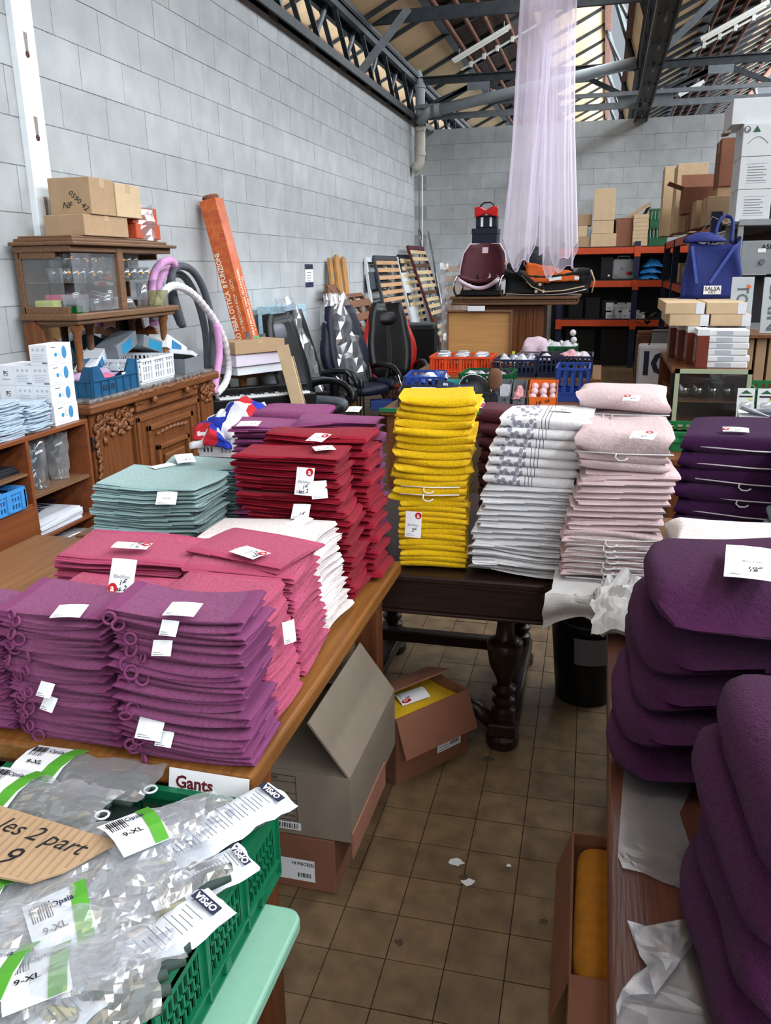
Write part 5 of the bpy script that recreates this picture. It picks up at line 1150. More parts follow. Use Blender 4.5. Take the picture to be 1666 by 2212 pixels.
tag(MB().lathe([(.0,0),(.12,0),(.12,.02),(.03,.03),(.03,.38),(.12,.40),(.12,.42),(.0,.42)],n=12).obj('pedestal','side_oak',None,loc=(-1.95,8.3,0)),'round dark pedestal under the red cutlery basket','pedestal')
# ================================================================== CENTRE BACK
def PB(u0,v0,u1,v1,y):
    a, b = AY(u0,v1,y), AY(u1,v0,y); return (a.x+b.x)/2, a.z, b.x-a.x, b.z-a.z
CT = thing('market_table','long trestle table of small goods behind the yellow towels','table',(-.75,5.95,0))
MB().bx(-1.45,5.45,.71,-.05,6.55,.745).obj('table_top','oak',CT,bevel=.004,world=True)
mat('green_rail','#1f6b45',rough=.4,var=.06)
MB().bx(-1.45,5.43,.735,-.05,5.455,.76).obj('edge_rail','green_rail',CT,world=True)
for x in (-1.38,-.12):
    for y in (5.52,6.45): MB().bx(x-.03,y-.03,0,x+.03,y+.03,.71).obj('leg','oak_leg',CT,world=True)
CT2 = thing('market_table','second trestle table carrying the orange basket','table',(-.7,7.3,0))
MB().bx(-1.55,6.72,.79,.02,7.72,.82).obj('table_top','oak',CT2,bevel=.004,world=True)
for x in (-1.48,-.06):
    for y in (6.78,7.62): MB().bx(x-.03,y-.03,0,x+.03,y+.03,.79).obj('leg','oak_leg',CT2,world=True)
mat('basket_orange','#d2481d',rough=.4,var=.06); mat('crate_navy','#1a2340',rough=.45,var=.08); mat('crate_royal','#1d3f8f',rough=.45,var=.06); mat('crate_green','#12542f',rough=.4,var=.06); mat('crate_dark','#23272c',rough=.5,var=.08)
crate('orange_basket','orange slotted basket full of silver packets',(-1.12,7.0,.822),(.50,.34,.15),0.02,'basket_orange',nslat=20,band=.18,rim=.016,cat='basket')
mat('silver_pack','#9a9eac',rough=.3,metal=.5,var=.2,vs=50); mat('pack_label','#e0dfe4',rough=.5)
for k in range(9):
    o = thing('foil_packet','silver foil packet in the orange basket, %s' % ['left front','left middle','left back','centre front','centre middle','centre back','right front','right middle','right back'][k],'packet',(-1.29+.16*(k//3)+U(-.01,.01),6.9+.1*(k%3),.94+U(-.005,.01)),U(-.4,.4),'foil packets in the orange basket'); pill(0,0,.02,.12,.08,.05,n=10,m=6).obj('pouch','silver_pack',o,smooth=True); MB().bx(-.04,-.02,.044,.04,.02,.0465).obj('label_strip','pack_label',o)
# open wooden case with its lid upright
WC = thing('wooden_case','open wooden case with a big tan lid standing upright','case',(-1.1,7.5,.822)); x,z,w_,h_ = PB(970,673,1105,768,7.62)
wood('plywood','#b58a55','#a87c49',rough=.55,axis='X',sc_=3)
MB().bx(x-w_/2,7.60,z,x+w_/2,7.615,z+h_).obj('lid_board','plywood',WC,world=True)
for b in ((x-w_/2-.012,7.56,z,x-w_/2,7.62,z+h_),(x+w_/2,7.56,z,x+w_/2+.012,7.62,z+h_),(x-w_/2-.012,7.56,z+h_,x+w_/2+.012,7.62,z+h_+.014),(x-w_/2-.012,7.56,z-.012,x+w_/2+.012,7.62,z)): MB().bx(*b).obj('lid_frame','case_oak',WC,world=True)
MB().bx(x-w_/2,7.25,.822,x+w_/2,7.555,.87).obj('case_body','side_oak_h',WC,world=True)
# tall cabinet with carved cornice
CB = thing('oak_cabinet','brown oak cabinet with carved cornice carrying the pushchair','cabinet',(-.85,8.75,0))
MB().bx(-1.32,8.48,0,-.56,9.0,1.31).obj('body','side_oak',CB,bevel=.004,world=True)
for k in range(3): MB().bx(-.80+.07*k,8.465,.1,-.775+.07*k,8.48,1.28).obj('fluted_strip','side_oak',CB,bevel=.004,world=True)
MB().bx(-1.47,8.33,1.32,-.24,9.1,1.345).obj('cornice','case_oak',CB,bevel=.008,world=True); MB().bx(-1.45,8.35,1.345,-.26,9.08,1.375).obj('cornice','case_oak',CB,bevel=.008,world=True); MB().bx(-1.48,8.32,1.375,-.22,9.1,1.40).obj('cornice_top','case_oak',CB,bevel=.006,world=True)
rme = meshof(MB().lathe([(.0,.008),(.014,.005),(.02,0)],n=8),'carved_rosette','case_oak',smooth=True)
for s in (-1.40,-.30):
    for k in range(4): inst(rme,'carved_rosette',CB,(s+.025*k-.04+.85,8.35-8.75,1.36),(PI/2,0,0))
# burgundy bouncer seat
mat('burgundy','#471722',rough=.7,var=.1,bump=.1,bs=80); mat('pale_trim','#c9b5c2',rough=.7,var=.05); mat('orange_cloth','#c85a1c',rough=.75,var=.1); mat('black_cloth','#101114',rough=.75,var=.1)
BS = thing('baby_seat','burgundy padded baby seat with pale trim on the cabinet','baby seat',(-1.18,8.5,1.402))
def bsf(a,b):
    w_ = .235*(1-.18*abs(b-.55)*2)*(1 if b < .85 else 1-(b-.85)*1.6); X = (a-.5)*2*w_; wing = abs(a-.5)*2
    if b < .4: q = b/.4; y,z = -.20+.30*q, .13-.02*math.sin(q*PI)
    else: q = (b-.4)/.6; y,z = .10+.13*q, .12+.38*q
    return Vector((X,y-.10*wing**2,z+.05*wing**2*(1-b)))
mb = MB(); mb.grid(bsf,13,16); mb.obj('padded_shell','burgundy',BS,smooth=True,solid=.035)
MB().tube([bsf(0,k/14)+Vector((0,-.01,0)) for k in range(15)]+[bsf(k/8,1)+Vector((0,-.01,0)) for k in range(1,9)]+[bsf(1,1-k/14)+Vector((0,-.01,0)) for k in range(1,15)],.008,n=6).obj('piping','pale_trim',BS,smooth=True)
MB().tube([bsf(k/10,0)+Vector((0,-.012,-.02-.03*math.sin(PI*k/10))) for k in range(11)],.02,n=6).obj('front_roll','pale_trim',BS,smooth=True)
mb = MB(); mb.grid(lambda a,b:bsf(.3+.4*a,.68+.10*b*math.sin(PI*a)**.5)+Vector((0,-.022,0)),9,4); mb.obj('head_patch','pale_trim',BS,solid=.006)
MB().bx(-.03,-.006,-.03,.03,0,.03).obj('brand_patch','pale_trim',BS,loc=(.0,.175,.44),rot=(-.3,0,0))
for s in (-1,1): MB().tube([bsf(.5+.12*s,.62)+Vector((0,-.02,0)),bsf(.5+.14*s,.5)+Vector((0,-.035,0)),bsf(.5+.06*s,.34)+Vector((0,-.04,.02)),bsf(.5+.02*s,.2)+Vector((0,-.02,.02))],.010,n=6).obj('harness_strap','pale_trim' if s > 0 else 'black_cloth',BS,smooth=True)
for s in (-1,1): MB().tube([(s*.225+.09*math.cos(a)*.3,-.12+.10*math.cos(a),.10+.095*math.sin(a)) for a in [2*PI*k/16 for k in range(16)]],.012,n=6,closed=True).obj('rocker_hoop','chrome',BS,smooth=True)
MB().bx(-.2,-.14,.005,.2,.12,.06).obj('base_bar','black_plastic',BS,bevel=.01)
# orange and black pushchair lying on its side
PC = thing('pushchair','folded pushchair with orange lining and black hood on the cabinet','pushchair',(-.58,8.55,1.402))
def pcf(a,b):
    X = -.36+.76*a; top = .20-.10*a+.12*(a**4)*0; z = .03+ (top)*math.sin(PI*b*.5) ; return Vector((X,-.16+.30*b,z+.02*math.sin(a*9)))
mb = MB(); mb.grid(lambda a,b:Vector((-.36+.80*a,-.17+.04*math.sin(PI*b),.03+b*(.20-.06*math.sin(PI*a)+.02*a))),14,6); mb.obj('black_side','black_cloth',PC,smooth=True,solid=.02)
crumple(lambda a,b:Vector((-.16+.50*a,-.17+.03*b,.12+.20*b*(1-.62*a)+.02*a)),18,8,.012,6,20).obj('orange_lining','orange_cloth',PC,smooth=True,solid=.012)
mb = MB(); mb.grid(lambda a,b:Vector((-.36+.78*a,-.15+.34*b,.22+.06*math.sin(PI*b)-.05*a-.05*math.sin(PI*a))),12,8); mb.obj('seat_bed','black_cloth',PC,smooth=True,solid=.02)
pill(.38,0,.16,.16,.3,.2).obj('hood','black_cloth',PC,smooth=True); MB().tube([(.47,-.16,.03),(.49,-.16,.14),(.45,-.16,.24)],.008,n=6).obj('hood_piping','card_light',PC,smooth=True)
MB().bar((-.34,-.19,.30),(-.06,-.19,.10),.03,.05).obj('folding_arm','black_plastic',PC,bevel=.008)
MB().prism([(-.06,-.05),(.06,-.05),(.03,.06),(-.03,.06)],.02,Matrix.Translation((-.02,-.18,.07))@Matrix.Rotation(PI/2,4,'X')).obj('joint_plate','black_plastic',PC)
for dx,dz in ((-.35,.31),(-.02,.11),(-.055,.045),(.015,.045)): MB().cyl((dx,-.215,dz),(dx,-.20,dz),.015,n=12).obj('rivet','card_light',PC)
MB().tube(smooth_path([(-.36,-.18,.03),(-.2,-.19,.015),(0,-.19,.012),(.22,-.19,.02),(.42,-.18,.06)],4),.009,n=6).obj('steel_bar','chrome',PC,smooth=True)
MB().bx(.08,-.196,.13,.2,-.19,.16).obj('white_label','white_card',PC,rot=(0,-.12,0)); MB().bx(.30,-.182,.15,.345,-.178,.18).obj('price_note','white_card',PC)
MB().tube([(-.2,-.2,.2),(-.1,-.2,.09),(.02,-.2,.04),(.2,-.2,.05),(.4,-.19,.09)],.006,n=5).obj('orange_piping','card_light',PC,smooth=True)
# navy box, red bow bag, black backpack behind
x,z,w_,h_ = PB(1020,490,1076,640,8.85); mat('navy_box','#12182b',rough=.6,var=.06)
nb = thing('navy_case','tall dark navy box standing behind the baby seat','box',(x,8.9,1.402)); MB().bx(-w_/2,-.12,0,w_/2,.12,2.055-1.402).obj('body','navy_box',nb,bevel=.006); MB().bx(-w_/2-.004,-.124,.60,w_/2+.004,.124,.655).obj('lid','navy_box',nb,bevel=.004)
bg = thing('bow_bag','small navy bag with a big red bow and black handle','bag',(x+.01,8.9,2.056)); MB().bx(-.11,-.06,0,.11,.06,.13).obj('body','navy_box',bg,bevel=.015); mat('gloss_red','#b81417',rough=.2,var=.05)
for s in (-1,1): MB().prism([(s*.005,-.02),(s*.115,-.05),(s*.12,.05),(s*.06,.055),(s*.005,.025)],.05,Matrix.Translation((0,-.055,.155))@Matrix.Rotation(PI/2,4,'X')).obj('bow_loop','gloss_red',bg,bevel=.012); MB().bx(s*.045-.012,-.064,.02,s*.045+.012,-.06,.11).obj('white_strap','white_card',bg)
MB().cyl((0,-.108,.158),(0,-.112,.158),.016,n=10).obj('bow_knot','gloss_red',bg)
MB().tube([(-.075,0,.19),(-.065,0,.23),(-.03,0,.255),(.03,0,.255),(.065,0,.23),(.075,0,.19)],.008,n=6).obj('handle','black_plastic',bg,smooth=True)
bp = thing('backpack','dark rounded backpack lying behind the pushchair','bag',(-.72,8.92,1.402)); pill(0,0,.24,.40,.26,.48,p=2.4).obj('body','black_cloth',bp,smooth=True); pill(.05,-.12,.30,.26,.10,.26,p=2.4).obj('front_pocket',mat('charcoal','#22262a',rough=.6),bp,smooth=True); MB().tube([(-.05,-.15,.42),(-.08,-.17,.3),(0,-.175,.2),(.14,-.17,.2)],.008,n=5).obj('zip','leather_grey',bp,smooth=True)
pill(0,0,.08,.34,.2,.15,p=2.4).obj('seat_pad','black_cloth',thing('cushion','small dark cushion between pushchair and backpack','cushion',(-.45,8.85,1.402)),smooth=True)
carton('small_box','small white and gold gift box on the wooden lid',(-1.1,7.55,1.302),(.15,.05,.045),m='card_white',tape=None)
# --- crates and boxes on the market table
def junk(label, loc, s, m, seed, n=12, solid=.006, name='wrapped_item', cat='packet'):
    o = crumple(lambda a,b:Vector(((a-.5)*s[0],(b-.5)*s[1],s[2]*math.sin(PI*a)*math.sin(PI*b))),n,n,min(s)*.28,seed,2.6/min(s)).obj(name,m,None,smooth=True,solid=solid); o.location = loc; return tag(o,label,cat)
crate('royal_crate','royal blue crate at the left end of the market table',(-1.27,6.15,.746),(.26,.40,.17),.1,'crate_royal',nslat=9,band=.3)
crate('dark_crate','black lattice crate left behind the yellow towels',(-1.19,5.72,.746),(.34,.28,.12),.15,'crate_dark',nslat=12,band=.15,rows=2)
crate('dark_crate','black lattice crate right of the yellow towels',(-.80,5.68,.746),(.24,.22,.12),0,'crate_dark',nslat=12,band=.1,rows=3)
crate('bottle_crate','dark green crate in the middle of the market table',(-.80,6.18,.746),(.36,.34,.19),-.05,'crate_green',nslat=10,band=.3)
crate('royal_crate','royal blue crate right behind the small orange box',(-.18,6.2,.746),(.22,.36,.24),0,'crate_royal',nslat=8,band=.25)
crate('navy_crate','navy crate of dark socks at the right of the second table',(-.27,6.95,.822),(.42,.36,.17),0,'crate_navy',nslat=12,band=.2,rows=2)
crate('navy_crate','navy crate of grey packs behind the dark green crate',(-.66,6.92,.822),(.32,.34,.14),0,'crate_navy',nslat=10,band=.2,rows=2)
crate('green_crate','green slotted crate of white bulbs beside the cabinet',(-.37,7.45,.822),(.34,.34,.20),0,'crate_green',nslat=12,band=.35)
mat('teal_print','#2b8f8f',rough=.5); mat('book_navy','#1c2b4c',rough=.5,var=.1); mat('mag_pink','#c2357a',rough=.5)
def card(label, loc, size, rot, m, txt=None, name='greeting_card', cat='card', tm='white_card'):
    t = thing(name,label,cat,loc,rot=rot); MB().bx(-size[0]/2,-.004,0,size[0]/2,.004,size[1]).obj('cover',m,t); MB().bx(-size[0]*.42,-.0046,size[1]*.12,size[0]*.42,-.004,size[1]*.5).obj('picture','card_light' if m != 'pack_label' else 'mag_pink',t)
    if txt: text(txt,size[1]*.2,tm,t,(0,-.006,size[1]*.8),face_rot((0,-1,0)),bold=.02)
    return t
card('navy boxed item with white lettering behind the yellow stack',AY(1000,868,5.62),(.16,.12),Euler((-.3,0,.1)),'book_navy','Silen it')
card('turquoise bordered picture behind the navy box',AY(985,862,5.72),(.15,.14),Euler((-.25,0,-.1)),'teal_print')
card('white and black booklet standing in the black crate',AY(955,862,5.70),(.12,.13),Euler((-.3,.2,.0)),'book_navy','BPI')
card('booklet with magenta print at the left of the black crate',AY(915,866,5.68),(.18,.10),Euler((-.5,0,.1)),'pack_label')
card('small pack with red corner on the black crate',AY(1040,882,5.55),(.09,.07),Euler((-.4,0,.2)),'pack_label')
fp = thing('frying_pan','dark round pan with a steel rim behind the booklets','pan',AZ(1020,850,.84)+Vector((0,.05,0)),rot=Euler((1.0,.2,.4))); MB().lathe([(.0,0),(.1,0),(.12,.04),(.116,.04),(.098,.006),(.0,.006)],n=20).obj('pan_body','case_black',fp,smooth=True); MB().tube([(.12,0,.04),(.2,0,.06),(.3,0,.06)],.012,n=6).obj('handle','black_plastic',fp,smooth=True); MB().tube([(.12*math.cos(2*PI*k/20),.12*math.sin(2*PI*k/20),.04) for k in range(20)],.003,n=4,closed=True).obj('rim','chrome',fp,smooth=True)
sh_ = thing('brown_bag','dark brown handbag between pan and grey boxes','bag',(-.70,5.78,.85)); pill(0,0,.07,.10,.07,.17,p=3).obj('body','card_dark',sh_,smooth=True); MB().tube([(-.04,0,.14),(-.03,0,.2),(.03,0,.2),(.04,0,.14)],.005,n=5).obj('strap','card_dark',sh_,smooth=True)
mat('box_slate','#5f666d',rough=.5,var=.06); mat('box_orange','#d9661e',rough=.5,var=.05); mat('pink_candy','#c98f95',rough=.6,var=.2,vs=50); mat('rose_ball','#d9b8be',rough=.5,var=.15,vs=40); mat('blister','#b9bcc4',rough=.3,var=.2,vs=60)
def display_tray(name, label, u0, u1, vb, h, m, note, back=.1):
    x,z,w_,_ = PB(u0,800,u1,vb,5.72); t = thing(name,label,'box',(x,5.78,.746)); d = .16
    MB().bx(-w_/2,-d/2,0,w_/2,-d/2+.004,h).obj('front_panel',m,t); MB().bx(-w_/2,d/2-.004,0,w_/2,d/2,h+back).obj('back_panel',m,t)
    for s in (-1,1): MB().prism([(-d/2,0),(d/2,0),(d/2,h+back),(0,h+back*.8),(-d/2,h)],.004,Matrix.Translation((s*w_/2-(.004 if s>0 else 0),0,0))@Matrix.Rotation(PI/2,4,'Z')@Matrix.Rotation(PI/2,4,'X')).obj('side_panel',m,t)
    MB().bx(-w_/2,-d/2,0,w_/2,d/2,.004).obj('bottom_panel',m,t)
    for i,(s,sz,dx,dz) in enumerate(note): text(s,sz,'ink',t,(dx,-d/2-.001,dz),Euler((PI/2,-.1,0)),name='handwriting',shear=.2,bold=.02)
    return t, x, w_
t1,x1,w1 = display_tray('display_tray','left grey display tray of blister packs',1075,1105,876,.075,'box_slate',(('1€',.03,0,.05),('LES 2',.02,0,.02)))
t2,x2,w2 = display_tray('display_tray','right grey display tray of pink candy bags',1107,1138,876,.075,'box_slate',(('1€',.03,0,.05),('les 3',.02,0,.02)))
t3,x3,w3_ = display_tray('display_tray','orange display tray marked 1€ filled with rose balls',1142,1206,876,.075,'box_orange',(('1€',.04,-.03,.03),('x6',.035,.03,.05)))
for k in range(4):
    o = MB().bx(-.035,-.003,0,.035,.003,.10).obj('blister_card','blister',None); o.location = (x1+U(-.006,.006),5.73+.03*k,.79); o.rotation_euler = (U(-.2,.1),0,U(-.2,.2)); tag(o,'grey blister card in the left grey tray','card','blister cards in the grey tray')
for k in range(4): junk('pink candy bag in the right grey tray',(x2+U(-.015,.015),5.73+.025*k,.80+.012*k),(.07,.07,.045),'pink_candy',k+3,name='candy_bag')['group'] = 'candy bags in the grey tray'
for k in range(9):
    o = pill(0,0,0,.055,.055,.055,n=12,m=8,p=2).obj('rose_ball','rose_ball',None,smooth=True); o.location = (x3-.065+.065*(k%3)+U(-.006,.006),5.74+.05*(k//3),.815+.03*(k//3)+U(-.004,.004)); tag(o,'wrapped rose ball in the orange tray','ball','wrapped balls in the orange tray')
mat('sock_dark','#1d1a26',rough=.9,var=.2); mat('sock_pink','#cf9aa4',rough=.9,var=.2,vs=60); mat('sock_white','#cfc6cc',rough=.9,var=.1)
pos = [(-.42,6.86),(-.32,6.84),(-.22,6.86),(-.12,6.85),(-.40,6.96),(-.28,6.95),(-.18,6.97),(-.36,7.05),(-.23,7.05),(-.13,7.04)]
for k,(x,y) in enumerate(pos): junk(['pale','dark','pink'][k%3]+' sock bundle in the navy crate',(x,y,.955+U(-.01,.01)),(.11,.10,.05),['sock_white','sock_dark','sock_pink'][k%3],k+5,name='sock_bundle',cat='socks')['group'] = 'sock bundles in the navy crate'
for k in range(6): junk('grey wrapped tool in the dark green crate',(-.92+.05*k,6.1+.06*(k%3),.90),(.12,.08,.04),['blister','silver_pack','sock_dark'][k%3],k+8)['group'] = 'tools in the dark green crate'
for k in range(5): junk('wrapped item in the royal blue crate at the left',(-1.30+.03*k,6.02+.07*k,.87),(.12,.10,.05),['crate_royal','silver_pack','pack_label'][k%3],k+21)['group'] = 'items in the left blue crate'
for k in range(4): junk('grey wrapped pack in the navy crate behind',(-.76+.07*k,6.88+.04*(k%2),.93),(.12,.12,.06),['blister','silver_pack'][k%2],k+31)['group'] = 'packs in the rear navy crate'
mat('bulb_white','#c9c5c6',rough=.3,var=.08)
for k in range(5): junk('crumpled clear pack in the green crate by the cabinet',(-.48+.05*k,7.35+.05*(k%2),1.0),(.13,.11,.06),['blister','film'][k%2],k+41)['group'] = 'packs in the green crate'
for k,(x,z) in enumerate(((-.235,1.13),(-.225,1.07),(-.215,1.02))): tag(pill(0,0,0,.055,.055,.055,p=2).obj('white_ball','bulb_white',None,smooth=True,loc=(x,7.36,z)),['top','middle','lowest'][k]+' of three white balls in a net at the green crate','ball')
bgc = junk('lilac topped clear bag behind the navy crate',(-.55,7.3,.93),(.30,.16,.18),'pale_trim',51,name='clear_bag',cat='bag'); tag(MB().bx(-.012,-.01,0,.012,.01,.16).obj('yellow_tube',mat('lime','#c9d22f',rough=.4),None,loc=(-.72,7.2,.822)),'bright yellow tube standing behind the navy crate','tube')
bk2 = thing('wire_basket','black wire hand basket behind the navy crate','basket',(-.55,7.08,.822)); MB().tube([(-.09,-.08,0),(-.1,-.08,.16),(.1,-.08,.16),(.09,-.08,0)],.006,n=5).obj('front_loop','black_plastic',bk2); MB().tube([(-.09,.08,0),(-.1,.08,.16),(.1,.08,.16),(.09,.08,0)],.006,n=5).obj('back_loop','black_plastic',bk2); MB().bx(-.1,-.085,.0,.1,.085,.01).obj('floor','black_plastic',bk2)
# ledge in front: wine red cloth pile and a clear case seen between the stacks
tag(MB().bx(-.02,-.05,0,.24,.05,.05).obj('clear_case','clear_wrap',None,loc=AZ(1165,893,.76)+Vector((0,0,0))),'long clear plastic case lying on the market table edge','case')
WR_ = kstack('wine_towel','wine red towel in the pile between yellow and white stacks','towel','wine red towels on the dark table',(-.40,2.88),(-.20,2.88),9,1.19,.24,['burgundy','burgundy'],'U',1,seed=88,over=1.03,hemends=False)
# ================================================================== HANGING NET
def netmat():
    m = bpy.data.materials.new('lilac_net'); m.use_nodes = True; MATS['lilac_net'] = m; nt = m.node_tree; N = nt.nodes; Lk = nt.links; N.remove(N['Principled BSDF'])
    tr = N.new('ShaderNodeBsdfTransparent'); df = N.new('ShaderNodeBsdfDiffuse'); df.inputs[0].default_value = (.88,.82,.93,1); tl = N.new('ShaderNodeBsdfTranslucent'); tl.inputs[0].default_value = (.88,.82,.93,1)
    m1 = N.new('ShaderNodeMixShader'); m1.inputs[0].default_value = .5; Lk.new(df.outputs[0],m1.inputs[1]); Lk.new(tl.outputs[0],m1.inputs[2])
    lw = N.new('ShaderNodeLayerWeight'); lw.inputs[0].default_value = .5; mr = N.new('ShaderNodeMapRange'); mr.inputs[3].default_value = .30; mr.inputs[4].default_value = .9; Lk.new(lw.outputs['Facing'],mr.inputs[0])
    m2 = N.new('ShaderNodeMixShader'); Lk.new(mr.outputs[0],m2.inputs[0]); Lk.new(tr.outputs[0],m2.inputs[1]); Lk.new(m1.outputs[0],m2.inputs[2]); Lk.new(m2.outputs[0],N['Material Output'].inputs[0]); return m
netmat()
NET = thing('mosquito_net','sheer lilac mosquito net hanging from the roof','net',(-.55,7.35,4.4))
def netf(cx0,cx1,rx0,rx1,zb,seed,nf):
    def f(a,b):
        A = 2*PI*a; z = 4.2+(zb-4.2)*b; cx = cx0+(cx1-cx0)*b; rx = rx0+(rx1-rx0)*b
        r = 1+.13*math.sin(nf*A+seed)*(.4+.6*b)+.06*math.sin((nf*2+3)*A+seed*2+b*2)
        return Vector((cx+rx*r*math.cos(A)+.015*math.sin(b*5+seed+A), .0+.9*rx*r*math.sin(A), z-4.4+b*(.10*math.sin(2*A+seed)+.05*math.sin(5*A+seed))))
    return f
for cx0,cx1,rx0,rx1,zb,sd,nf,nm in ((-.05,-.165,.12,.135,1.78,1.0,5,'left_drape'),(.06,.165,.13,.13,1.73,2.3,6,'right_drape')):
    f = netf(cx0,cx1,rx0,rx1,zb,sd,nf); mb = MB(); mb.grid(f,90,26,wrapu=True); mb.obj('drape','lilac_net',NET,smooth=True)
    MB().tube([f(k/60,1) for k in range(60)],.003,n=4,closed=True).obj('hem_cord',mat('net_hem','#cfc2da',rough=.8),NET,smooth=True)
f = lambda a,b: Vector((-.16+.34*a,.16+.02*math.sin(a*14),-.2-(2.15+.06*math.sin(a*9))*b)); mb = MB(); mb.grid(f,40,14); mb.obj('back_drape','lilac_net',NET,smooth=True)
MB().tube([(.0+.2*math.cos(2*PI*k/24),.16*math.sin(2*PI*k/24),-.18) for k in range(24)],.008,n=6,closed=True).obj('hoop','net_hem',NET,smooth=True)
mb = MB(); mb.grid(lambda a,b:Vector((.2*math.cos(2*PI*a)*b,.16*math.sin(2*PI*a)*b,.14-.32*b)),24,5,wrapu=True); mb.obj('crown','lilac_net',NET,smooth=True); MB().cyl((0,0,.1),(0,0,1.45),.003,n=5).obj('cord','net_hem',NET)
# ================================================================== PALLET RACKS
mat('beam_orange','#b8431d',rough=.45,var=.08); mat('post_navy','#141b3a',rough=.45,var=.08); mat('deck_dark','#2b211c',rough=.7,var=.1)
RK = thing('pallet_rack','pallet rack with orange beams along the back wall','rack',(.3,15.2,0))
def rk(n,m,*b,t=RK): return MB().bx(*b).obj(n,m,t,world=True)
for x in (-.72,.50,1.75):
    for y in (14.75,15.55): rk('upright','post_navy',x-.045,y-.04,0,x+.045,y+.04,2.05 if x < .6 else 2.3)
    for k in range(4): MB().bar((x,14.75,.2+.45*k),(x,15.55,.6+.45*k),.03,.03).obj('brace','post_navy',RK,world=True)
for z in (1.93,1.40,.76):
    for y in (14.72,15.55):
        rk('beam','beam_orange',-.72,y-.025,z-.07,.50,y+.025,z+.03); rk('beam','beam_orange',.50,y-.025,z-.07,1.75,y+.025,z+.03)
    rk('deck','deck_dark',-.7,14.74,z+.03,1.73,15.56,z+.045)
    for x in (-.72,.5): rk('beam_clip','beam_orange',x-.05,14.68,z-.12,x+.05,14.71,z+.04)
rk('back_panel','case_black',-.9,15.6,.02,1.8,15.62,1.88)
RK2 = thing('pallet_rack','pallet rack running back along the right with cartons on top','rack',(1.3,11,0))
for x in (.93,1.75):
    for y in (8.2,10.0,12.4,14.2): MB().bx(x-.045,y-.045,0,x+.045,y+.045,2.0 if y > 8.5 else 2.12).obj('upright','post_navy',RK2,world=True)
    for z in (1.97,1.40,.6):
        for y0,y1 in ((8.2,10.0),(10.0,12.4),(12.4,14.2)): MB().bx(x-.03,y0,z-.06,x+.03,y1,z+.03).obj('beam','beam_orange' if x < 1 else 'post_navy',RK2,world=True)
for z in (1.97,1.40,.6): MB().bx(.92,8.2,z+.03,1.76,14.2,z+.042).obj('deck','deck_dark',RK2,world=True)
Z1 = 1.976; 
def rbox(label, u0,u1,vt,y, z0, d=.4, m='card_brown', h=None, name='carton', rz=0, prints=None, group=None):
    a, b = AY(u0,vt,y), AY(u1,vt,y); w_ = b.x-a.x; h = h or (a.z-z0); return carton(name,label,((a.x+b.x)/2,y+d/2,z0),(w_,d,h),rz,m,prints=prints,group=group)
pr_ = lambda w_,h,z: [('-y',0,z,w_,h,'tape_dark')]
rbox('tall taped carton standing on two flat ones on the back rack',1284,1330,433,14.8,2.39,m='card_light',h=.49); rbox('printed flat carton under the tall one on the back rack',1280,1326,490,14.8,2.185,m='card_light',h=.2); rbox('lowest flat carton with print on the back rack',1277,1332,508,14.78,Z1,m='card_light',h=.205)
rbox('bagged carton at the left end of the back rack top',1250,1278,472,14.9,2.32,m='card_brown',h=.18); rbox('small carton under the bagged one on the back rack',1250,1270,494,14.85,2.14,m='card_light',h=.175); rbox('bottom small carton beside the net on the back rack',1246,1275,515,14.8,Z1,m='card_brown',h=.16)
oc = open_carton('open_carton','crumpled open carton lying on its side on the back rack',((AY(1355,530,14.9)).x,15.1,Z1),(.44,.5,.44),.1,'card_red',flaps=(('-y',-1.9,.2),('+x',.5,.2)))
for k in range(8):
    a = AY(1378,530,14.8); o = carton('flat_carton','flat carton in the neat stack of eight on the rack, number %s from the top' % ['eight','seven','six','five','four','three','two','one'][k],(a.x+.03,15.0,Z1+.0615*k),(.24,.4,.06),U(-.03,.03),'card_light',tape=None)
for k in range(3): carton('flat_carton','slanted flat carton fanned above the open carton, %s' % ['lowest','middle','uppermost'][k],(AY(1362+9*k,470,14.9).x,15.15,2.42+.045*k),(.42,.36,.05),0,'card_brown',tape=None,rot=Euler((0,-.6,.05)))
for k in range(2): crate('green_crate','%s dark green folding crate on the corner of the racks' % ['lower','upper'][k],(AY(1421,530,14.75).x,15.0,Z1+.29*k),(.28,.4,.28),0,'crate_green',nslat=8,band=.4)
# shelf contents
x = AY(1345,605,14.8).x; gi = thing('generator','silver grey portable machine with handle on the back rack','machine',(x,15.0,1.447)); MB().bx(-.17,-.15,0,.17,.15,.33).obj('housing','sheet_grey',gi,bevel=.03,seg=3); MB().tube([(-.1,-.1,.32),(-.09,-.1,.37),(.09,-.1,.37),(.1,-.1,.32)],.015,n=6).obj('handle','sheet_grey',gi,smooth=True)
for dx,dz,m_ in ((0,.2,'chrome'),(-.1,.08,'chrome'),(.08,.1,'gloss_red'),(.12,.1,'black_plastic')): MB().cyl((dx,-.152,dz),(dx,-.165,dz),.028,n=12).obj('dial',m_,gi)
tw_ = thing('speaker_tower','black box tower beside the silver machine','speaker',(AY(1310,605,14.8).x,15.0,1.447)); MB().bx(-.1,-.12,0,.1,.12,.37).obj('body','case_black',tw_,bevel=.006); MB().bx(.02,-.122,.05,.05,-.12,.08).obj('price_note','white_card',tw_)
gr = thing('grey_gadget','grey box with a smaller one in front on the back rack','machine',(AY(1250,605,14.8).x,15.0,1.447)); MB().bx(-.1,-.1,0,.06,.1,.2).obj('tall_box','sheet_grey',gr,bevel=.006); MB().bx(.0,-.14,0,.17,.0,.14).obj('low_box','sheet_grey',gr,bevel=.006)
mat('bag_blue','#2f7fc4',rough=.25,var=.2,vs=30)
